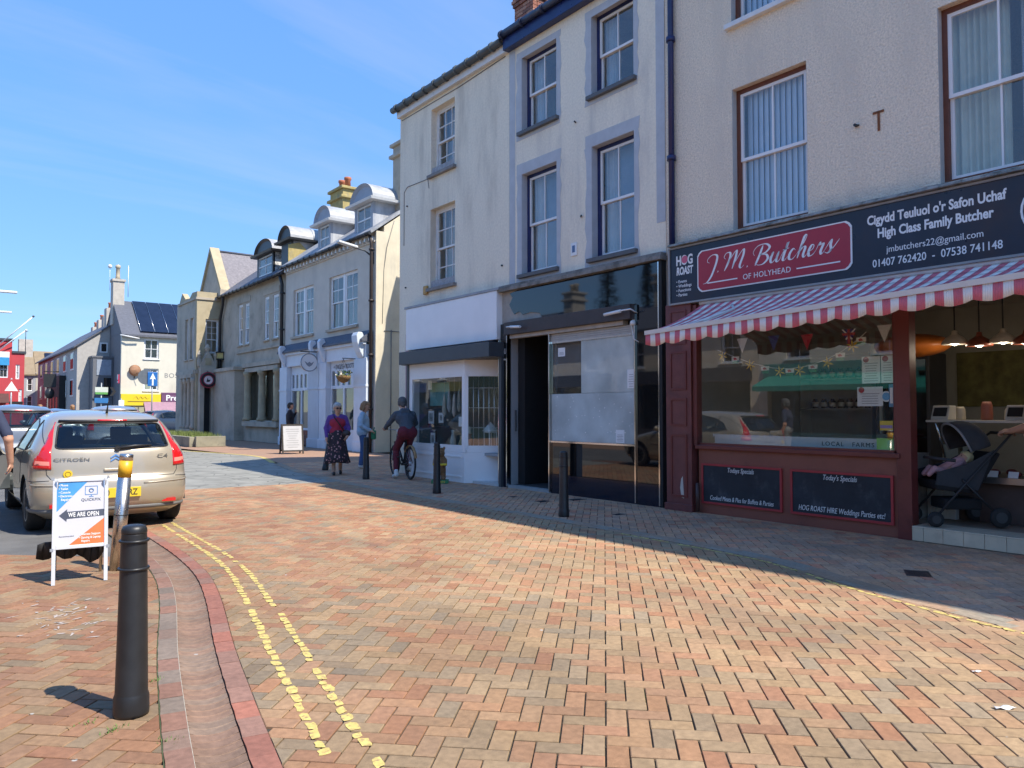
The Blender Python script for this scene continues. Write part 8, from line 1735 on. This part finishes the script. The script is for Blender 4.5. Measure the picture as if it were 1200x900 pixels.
sg_ = hs+[lim((0, 0, 1.40), (0, -.03, 1.52), .054, .05, 0), lim((0, .0, 1.02), (0, 0, 1.24), .14, .15, 1), lim((-.08, 0, 1.26), (.08, 0, 1.26), .13, .13, 1), lim((-.14, 0, 1.37), (.14, 0, 1.37), .075, .075, 1), lim((-.06, .01, .94), (.06, .01, .94), .135, .135, 2), lim((-.19, 0, 1.35), (-.23, -.06, 1.17), .068, .06, 1), lim((-.23, -.06, 1.17), (-.235, -.08, 1.12), .05, .046, 0), lim((-.235, -.08, 1.12), (-.17, -.30, 1.05), .046, .033, 0), lim((.19, 0, 1.35), (.23, -.06, 1.17), .068, .06, 1), lim((.23, -.06, 1.17), (.235, -.08, 1.12), .05, .046, 0), lim((.235, -.08, 1.12), (.17, -.30, 1.05), .046, .033, 0),
 lim((-.09, 0, .9), (-.10, -.05, .48), .10, .07, 2), lim((-.10, -.05, .48), (-.10, .0, .10), .066, .05, 2), lim((.09, 0, .9), (.10, .03, .48), .10, .07, 2), lim((.10, .03, .48), (.10, .12, .10), .066, .05, 2), lim((-.10, .02, .05), (-.10, -.16, .04), .047, .04, 3), lim((.10, .13, .05), (.10, -.05, .04), .047, .04, 3)]
sg_ += hand((-.165, -.32, 1.045), (.05, -1, -.1), 0, .75, 1, (0, -.2, 1))+hand((.165, -.32, 1.045), (-.05, -1, -.1), 0, .75, -1, (0, -.2, 1))
part('body', grow(sg_), [skinm, tee, navy_j, trainer], PP); hair(PP, P, brown_hair, long=.05); face_bits(PP, P)

# --- person at the open car door, one bare arm in the frame
DP = thing('person', 'person with a bare bent arm standing at the open car door', 'person', (.46, 10.55, -.01), R(165), 'people in the street', world=False)
hs, P = head((0, -.04, 1.62), (.4, -1, -.1), 0)
sg_ = hs+[lim((0, 0, 1.44), (0, -.02, 1.56), .056, .052, 0), lim((0, .0, 1.05), (0, 0, 1.28), .145, .155, 1), lim((-.09, 0, 1.3), (.09, 0, 1.3), .13, .13, 1), lim((-.15, 0, 1.41), (.15, 0, 1.41), .08, .08, 1), lim((-.06, 0, .97), (.06, 0, .97), .135, .135, 2), lim((.2, 0, 1.39), (.26, .03, 1.16), .07, .06, 1), lim((.26, .03, 1.16), (.27, .02, 1.10), .05, .046, 0), lim((.27, .02, 1.10), (.25, -.17, .94), .046, .034, 0), lim((-.2, 0, 1.39), (-.31, .04, 1.18), .07, .06, 1), lim((-.31, .04, 1.18), (-.33, .05, 1.12), .052, .048, 0), lim((-.33, .05, 1.12), (-.34, -.03, .86), .048, .034, 0),
 lim((-.09, 0, .93), (-.10, -.01, .5), .10, .072, 2), lim((-.10, -.01, .5), (-.10, .02, .1), .066, .05, 2), lim((.09, 0, .93), (.10, -.01, .5), .10, .072, 2), lim((.10, -.01, .5), (.10, .02, .1), .066, .05, 2), lim((-.10, .03, .05), (-.10, -.16, .04), .047, .04, 3), lim((.10, .03, .05), (.10, -.16, .04), .047, .04, 3)]
sg_ += hand((-.34, -.035, .84), (.05, -.3, -1), 0, .45, 1, (-1, 0, 0))+hand((.25, -.18, .93), (0, -.8, -.5), 0, .4, -1, (1, 0, .3))
part('body', grow(sg_), [skinm, M('navy polo', (.03, .04, .08), .85, .1), M('grey shorts', (.25, .25, .24), .85), trainer], DP); hair(DP, P, M('short dark grey hair', (0, 0, 0)), fringe=False); face_bits(DP, P)
# --- far walkers glimpsed over the car roofs
for (x, y, rz, c1, c2, lab) in ((3.9, 38.0, 10, (.50, .10, .16), (.08, .08, .12), 'distant person in a pink top beyond the parked cars'), (5.2, 38.6, 200, (.02, .02, .025), (.03, .03, .04), 'distant person in black beyond the parked cars')):
    t = thing('person', lab, 'person', (x, y, -.012), R(rz), 'people in the street', world=False); hs, P = head((0, -.03, 1.6), (0, -1, 0), 0)
    sg_ = hs+[lim((0, 0, 1.42), (0, -.02, 1.54), .056, .052, 0), lim((0, .0, 1.0), (0, 0, 1.28), .14, .15, 1), lim((-.15, 0, 1.39), (.15, 0, 1.39), .08, .08, 1), lim((-.2, 0, 1.37), (-.26, .02, 1.12), .064, .05, 1), lim((-.26, .02, 1.12), (-.25, -.08, .9), .048, .036, 0), lim((.2, 0, 1.37), (.26, .02, 1.12), .064, .05, 1), lim((.26, .02, 1.12), (.25, -.08, .9), .048, .036, 0), lim((-.09, 0, .95), (-.10, -.08, .5), .10, .07, 2), lim((-.10, -.08, .5), (-.10, -.04, .1), .066, .05, 2), lim((.09, 0, .95), (.10, .05, .5), .10, .07, 2), lim((.10, .05, .5), (.10, .14, .1), .066, .05, 2), lim((-.10, -.04, .05), (-.10, -.2, .04), .046, .04, 2), lim((.10, .14, .05), (.10, 0, .04), .046, .04, 2)]
    sg_ += hand((-.25, -.09, .88), (0, -.2, -1), 0, .4, 1, (-1, 0, 0))+hand((.25, -.09, .88), (0, -.2, -1), 0, .4, -1, (1, 0, 0))
    part('body', grow(sg_, .015), [skinm, M('top '+lab[-24:-18]+str(x), c1, .85), M('trousers %.1f' % x, c2, .85)], t); hair(t, P, brown_hair, long=.04)

# ------------------------------------------------------------------ bollards and boards
def bollard(x, y, label, h=.89, s=1.0, lean=(0, 0)):
    s *= .84
    t = thing('bollard', label, 'bollard', (x, y, 0), 0, 'black bollards', world=False); k = h/.89
    q = MB(); q.lathe([(.092*s, 0), (.094*s, .015), (.092*s, .085), (.087*s, .098), (.085*s, .105), (.069*s, .80*k), (.066*s, .845*k), (.066*s, .85*k)], (0, 0, 0), 36); part('post', q, bollard_paint, t)
    q = MB(); q.lathe([(.066*s, .848*k), (.068*s, .855*k), (.066*s, .87*k), (.058*s, .884*k), (.04*s, .889*k), (.0, .89*k)], (0, 0, 0), 36); part('cap', q, bollard_paint, t)
    for z in (.815*k, .685*k): q = MB(); q.ring((0, 0, z), .0725*s if z > .75*k else .0755*s, .0085*s, 'Z', 40, 8); part('collar_ring', q, bollard_paint, t)
    t.rotation_euler = (R(lean[0]), R(lean[1]), R(random.uniform(0, 90))) if lean == (0, 0) else (R(lean[0]), R(lean[1]), 0)
    return t
bollard(.80, 3.95, 'black ringed bollard in the left foreground beside the drainage channel')
bollard(6.88, 7.66, 'black bollard before the black glass shop window', s=.95)
bollard(7.07, 11.18, 'black bollard in front of the white bay shop window', s=.95)
bollard(7.35, 14.4, 'black bollard beside the cyclist, nearest the two people', s=.95)
bollard(7.68, 17.2, 'tilted black bollard behind the person in the patterned skirt', s=1.0, lean=(0, 9))
# stainless post with yellow band
t = thing('steel_bollard', 'leaning stainless steel post with a yellow band behind the shop board', 'bollard', (1.39, 7.58, 0), 0, world=False); r_ = .057
q = MB(); q.lathe([(r_, 0), (r_, .84)], n=32); q.lathe([(r_, .985), (r_, 1.04), (r_*.9, 1.045), (0, 1.045)], n=32); part('tube', q, steel, t); q = MB(); q.lathe([(r_+.0008, .838), (r_+.0008, .987)], n=32); part('yellow_band', q, M('reflective yellow', (.72, .40, .02), .4, .05), t); q = MB(); q.ring((0, 0, .50), r_+.002, .004, 'Z', 28, 6); part('cable_tie', q, black_plain, t)
t.rotation_euler = (R(0), R(4.2), R(-38))
# shop board on the left pavement
AB = thing('pavement_sign', 'white framed pavement board with blue and orange corners reading we are open', 'sign', (1.055, 7.26, 0), R(-6), world=False)
tilt = R(8); W_, Z0, Z1 = .205, .285, .87
def ab(x, y, z): return (x, -y*math.cos(tilt)+z*math.sin(tilt)-.06, z*math.cos(tilt)+y*math.sin(tilt))
def abq(q, x0, x1, z0, z1, y0, y1, m=0):
    q.add([ab(x, y, z) for y in (y0, y1) for x, z in ((x0, z0), (x1, z0), (x1, z1), (x0, z1))], [(3, 2, 1, 0), (4, 5, 6, 7), (0, 1, 5, 4), (1, 2, 6, 5), (2, 3, 7, 6), (3, 0, 4, 7)], m)
fr_m = M('white aluminium', (.60, .61, .63), .3, .04, 4, metal=.1)
q = MB(); abq(q, -W_, -W_+.03, Z0, Z1, -.012, .014); abq(q, W_-.03, W_, Z0, Z1, -.012, .014); abq(q, -W_+.03, W_-.03, Z0, Z0+.03, -.011, .013); abq(q, -W_+.03, W_-.03, Z1-.03, Z1, -.011, .013); part('frame', q, fr_m, AB, .003)
for x in (-W_+.015, W_-.015): q = MB(); abq(q, x-.014, x+.014, .0, Z0, -.01, .012); part('leg', q, fr_m, AB)
for x in (-W_+.03, W_-.03): q = MB(); q.tube([(x, .03, Z1-.03), (x, .36, .0)], .013, 8); part('rear_leg', q, steel, AB)
for x in (-W_, W_):
    for z in (Z0, Z1): q = MB(); abq(q, x-.012, x+.012, z-.012, z+.012, -.013, .015); part('corner_cap', q, M('grey plastic', (.25, .27, .3), .5), AB)
I0, I1, K0, K1 = -W_+.03, W_-.03, Z0+.03, Z1-.03
q = MB(); abq(q, I0, I1, K0, K1, -.006, .004); part('poster', q, M('poster white', (.56, .56, .60), .35, .03), AB)
def tri(pts, mat, nm, y=.0052):
    q = MB(); q.extr([ab(x, y, z) for x, z in pts], Vector(ab(0, 0, 0))-Vector(ab(0, .001, 0))); return part(nm, q, mat, AB)
tri([(I0, K1), (I0+.225, K1), (I0, K1-.245)], M('poster blue', (.07, .29, .62), .35), 'blue_corner'); tri([(I1, K0), (I1, K0+.21), (I1-.26, K0)], M('poster orange', (.80, .17, .05), .35), 'orange_corner')
slate_ink = M('poster slate', (.07, .08, .11), .4)
tri([(I1, .545), (I1, .60), (I0+.075, .592), (I0+.078, .615), (I0+.018, .563), (I0+.072, .510), (I0+.075, .533)], slate_ink, 'arrow', .0056)
def abtext(s_, x, z, size, mat, al='LEFT', xs=.8, bold=0, sp=1):
    v, f = text_mb(s_, size, xs=xs, bold=bold, align=al, ext=.0003, spacing=sp); q = MB(); q.add([ab(x+a, .0066+c, z+b) for a, b, c in v], f); return part('lettering', q, mat, AB)
abtext('WE ARE OPEN', I0+.085, .549, .050, letter_white, xs=.66, bold=.02, sp=1.08)
for i, s_ in enumerate(('Phone', 'Tablet', 'Console', 'Electronic', 'Repairs')): abtext(('• ' if i < 4 else '   ')+s_, I0+.012, K1-.035-i*.030, .027, letter_white, bold=.015)
for i, s_ in enumerate(('• Business Support', '• Gaming & Laptop', '   Repairs')): abtext(s_, I1-.185, K0+.075-i*.028, .026, letter_white, bold=.015)
abtext('QUICKFIX', (I0+I1)/2+.075, K1-.165, .032, slate_ink, 'CENTER', 1.0); abtext('Recommended', I0+.02, K0+.07, .016, slate_ink, xs=1.1)
q = MB()
for (x0, x1, z0, z1) in ((.03, .125, -.115, -.11), (.03, .125, -.045, -.04), (.03, .035, -.11, -.045), (.12, .125, -.11, -.045), (.06, .095, -.132, -.127), (.074, .081, -.127, -.115)): abq(q, .0+x0, x1, K1+z0, K1+z1, .0042, .0058)
part('monitor_icon', q, M('icon blue', (.10, .22, .45), .4), AB); q = MB(); c = ab(.0775, .0055, K1-.078); q.ring(c, .016, .004, 'Y', 14, 5); part('gear_icon', q, M('icon blue', (0, 0, 0)), AB)
q = MB(); random.seed(2); n = 10
top_ = [(-.24+.5*i/n, .0, .30+.02*math.sin(i)) for i in range(n+1)]; bot = [(-.25+.5*i/n, .06+.05*math.sin(i*1.3), .20-.09*abs(math.sin(i*.9+.5))*(.5+.5*(i > 6))) for i in range(n+1)]
for i in range(n): q.add([top_[i], top_[i+1], bot[i+1], bot[i]], [(0, 1, 2, 3)], 0, True)
o = solo('black_cloth', q, black_plain, 'black cloth hanging below the back of the pavement board', 'cloth'); o.location = (1.0, 7.36, .02); o.rotation_euler.z = R(-6); so = o.modifiers.new('t', 'SOLIDIFY'); so.thickness = .01
# white board by the pale shopfront
A2 = thing('pavement_sign', 'white menu board with dark wooden sides before the pale blue shopfront', 'sign', (9.82, 24.7, -.006), R(-8), world=False); tl = R(10); hh = 1.0
wood_d = M('dark wood', (.035, .028, .022), .7, .2, 9)
def a2(x, y, z, sgn=1): return (x, sgn*(-y-.20+z*math.tan(tl)), z)
for sgn in (1, -1):
    q = MB()
    for (x0, x1, z0, z1) in ((-.36, -.31, 0, hh), (.31, .36, 0, hh), (-.31, .31, .08, .13), (-.31, .31, hh-.05, hh)): q.add([a2(x, y, z, sgn) for y in (0, .03) for x, z in ((x0, z0), (x1, z0), (x1, z1), (x0, z1))], [(3, 2, 1, 0), (4, 5, 6, 7), (0, 1, 5, 4), (1, 2, 6, 5), (2, 3, 7, 6), (3, 0, 4, 7)])
    part('frame', q, wood_d, A2); q = MB(); q.add([a2(x, y, z, sgn) for y in (.008, .02) for x, z in ((-.31, .13), (.31, .13), (.31, hh-.05), (-.31, hh-.05))], [(3, 2, 1, 0), (4, 5, 6, 7), (0, 1, 5, 4), (1, 2, 6, 5), (2, 3, 7, 6), (3, 0, 4, 7)]); part('panel', q, M('board white', (.50, .50, .50), .5, .05), A2)
q = MB(); random.seed(6)
for k in range(9):
    z = .82-k*.075; l = random.uniform(.12, .24); q.add([a2(x, .023, zz) for x, zz in ((-l, z), (l, z), (l, z+.018), (-l, z+.018))], [(0, 1, 2, 3)])
o = part('faint_print', q, M('faint grey', (.34, .34, .34), .8), A2)
# carved bear by the bay shop
BR = thing('carved_bear', 'brown carved bear holding a yellow bar on a green base by the white bay shop', 'statue', (8.12, 12.72, 0), R(-35), world=False)
bear_segs = [lim((0, 0, .28), (0, 0, .46), .11, .115, 0), lim((0, -.02, .60), (0, -.01, .62), .095, .09, 0), lim((0, -.09, .575), (0, -.12, .565), .045, .035, 0), lim((-.075, 0, .69), (-.078, 0, .70), .03, .025, 0), lim((.075, 0, .69), (.078, 0, .70), .03, .025, 0), lim((-.06, -.01, .26), (-.065, -.02, .12), .055, .05, 0), lim((.06, -.01, .26), (.065, -.02, .12), .055, .05, 0), lim((-.065, -.03, .10), (-.07, -.08, .095), .045, .04, 0), lim((.065, -.03, .10), (.07, -.08, .095), .045, .04, 0), lim((-.10, -.02, .46), (-.11, -.12, .38), .04, .035, 0), lim((.10, -.02, .46), (.11, -.12, .38), .04, .035, 0)]
part('body', grow(bear_segs, .010), M('carved brown wood', (.22, .11, .045), .7, .25, 18, .2, 60), BR); q = MB(); q.box(-.14, .14, -.17, -.13, .36, .40); part('yellow_bar', q, plate_y, BR, .01)
q = MB(); q.box(-.17, .17, -.14, .12, 0, .07); b_ = part('base', q, M('green base', (.04, .20, .08), .6), BR, .008); v, f = text_mb('ASPEN', .06, xs=1.2); q = MB(); q.add([(a, -.1415-c, .015+b) for a, b, c in v], f); part('lettering', q, yellow_m, b_)
q = MB(); 
for sx_ in (-.035, .035): q.ball((sx_, -.095, .63), .012, 8, 6)
q.ball((0, -.155, .58), .016, 8, 6); part('eyes_and_nose', q, black_plain, BR)

# ------------------------------------------------------------------ the side of the street behind the camera's left, seen in the shop glass
FO = Face('X', -9.5)
class FaceE(Face):
    def pt(s, a, d, z): return (s.p-d, a, z)
    def box(s, mb, a0, a1, d0, d1, z0, z1, m=0): return mb.box(s.p-d1, s.p-d0, a0, a1, z0, z1, m)
FO = FaceE('X', -9.5)
random.seed(12)
def opposite(y0, y1, zt, col, label, shopcol, awn=None, chim=True):
    H = thing('terraced_house', label, 'house', (-9.5, y0, 0), group='houses across the street'); n = max(2, int((y1-y0)/2.6)); ws_ = []
    for i in range(n):
        c = y0+(y1-y0)*(i+.5)/n
        for z in (3.5,): ws_.append((c-.5, c+.5, z, z+1.3))
    mb = MB(); FO.wall(mb, y0+.01, y1-.01, 0, zt, ws_+[(y0+.4, y1-.4, .0, 2.7)], .25); mb.box(-16, -15.8, y0, y1, 0, zt); mb.box(-15.8, -9.76, y0+.01, y0+.2, 0, zt); mb.box(-15.8, -9.76, y1-.2, y1-.01, 0, zt); mb.box(-15.8, -9.76, y0+.2, y1-.2, 3.2, 3.35); part('wall', mb, M('wall '+label[:14], col, .85, .08, 2, .05, 50), H)
    q = MB(); q.extr([(-9.2, y0, zt), (-12.7, y0, zt+1.8), (-16.2, y0, zt), (-16.2, y0, zt-.12), (-12.7, y0, zt+1.65), (-9.2, y0, zt-.12)], (0, y1-y0-.01, 0)); part('roof', q, slate, H)
    for (a, b, c, d) in ws_: 
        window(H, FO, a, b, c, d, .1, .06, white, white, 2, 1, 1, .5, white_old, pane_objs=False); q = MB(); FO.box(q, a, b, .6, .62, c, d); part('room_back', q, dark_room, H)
    q = MB(); FO.box(q, y0+.3, y1-.3, -.1, 0, 2.7, 3.3); part('fascia', q, M('fascia '+label[:14], shopcol, .5), H); q = MB(); FO.box(q, y0+.4, y1-1.4, .1, .106, .6, 2.7); part('shop_window', q, GL2, H); q = MB(); FO.box(q, y0+.4, y1-1.4, .05, .2, 0, .6); part('stall_riser', q, M('fascia '+label[:14], shopcol), H); q = MB(); FO.box(q, y1-1.4, y1-.4, .3, .36, 0, 2.7); part('door', q, dark_grey, H)
    q = MB(); FO.box(q, y0+.4, y1-.4, 1.6, 1.7, 0, 3.2); part('shop_back', q, dark_room, H)
    if awn: q = MB(); q.extr([(-9.45, y0+.5, 2.85), (-8.3, y0+.5, 2.4), (-8.3, y0+.5, 2.2), (-9.45, y0+.5, 2.65)], (0, y1-y0-1, 0)); part('awning', q, M('awning '+label[:14], awn, .8), H)
    if chim: chimney(H, -13.2, -12.2, y1-.9, y1-.1, zt+1.0, zt+3.1, M('rendered chimney', (0, 0, 0)), 2, potm)
opposite(-6, 3, 5.4, (.72, .68, .58), 'cream house across the street behind the camera', (.05, .10, .08))
opposite(3, 11, 5.6, (.78, .76, .70), 'white shop across the street reflected in the butcher glass', (.30, .05, .05))
opposite(11, 18, 5.2, (.68, .62, .52), 'buff house with a teal awning across the street', (.10, .30, .27), (.03, .28, .22))
opposite(18, 26, 5.3, (.62, .54, .42), 'brown house across the street with dark shop windows', (.06, .06, .07))
opposite(26, 33, 5.2, (.75, .72, .66), 'pale house across the street below the conifer', (.10, .12, .16))
opposite(33, 43, 5.6, (.45, .40, .36), 'grey brown house across the street, fourth from the teal awning', (.25, .22, .05))
opposite(43, 54, 5.4, (.60, .55, .45), 'long cream house at the far end of the row across the street', (.05, .08, .2))
# conifer above the roofs, caught in the black fascia glass
def conifer(x, y, h, r, label):
    t = thing('conifer_tree', label, 'tree', (x, y, -.06), group='conifers behind the opposite houses'); q = MB(); q.cyl((x, y, -.06), (x, y, h*.95), .28, .04, 10)
    for k in range(26):
        z = h*.15+h*.8*k/26; a = k*2.4; l = r*(1-(z/h))*.9+.15; q.cyl((x, y, z), (x+l*math.cos(a), y+l*math.sin(a), z-.12*l), .035, .01, 5)
    part('trunk', q, M('conifer bark', (.10, .07, .05), .9, .2), t); random.seed(int(y)); q = MB()
    for k in range(5200):
        z = h*(.12+.88*random.random()**1.25); rr = r*(1-z/h)*(.75+.35*math.sin(z*9+3*math.sin(k)))+.1; d = rr*math.sqrt(random.random())*1.02; a = random.uniform(0, 6.28); c = Vector((x+d*math.cos(a), y+d*math.sin(a), z-.15*d)); o_ = Vector((math.cos(a), math.sin(a), random.uniform(-.5, .1))); l = random.uniform(.14, .32); w = o_.cross(Vector((0, 0, 1))).normalized()*random.uniform(.04, .09)
        q.add([c-w, c+w, c+o_*l], [(0, 1, 2)])
    part('crown', q, M('conifer needles', (.025, .05, .02), .8, .4, 3), t)
conifer(-18, 35, 11.8, 3.2, 'taller dark conifer behind the opposite houses'); conifer(-18, 31.5, 10.8, 2.8, 'shorter dark conifer behind the opposite houses')
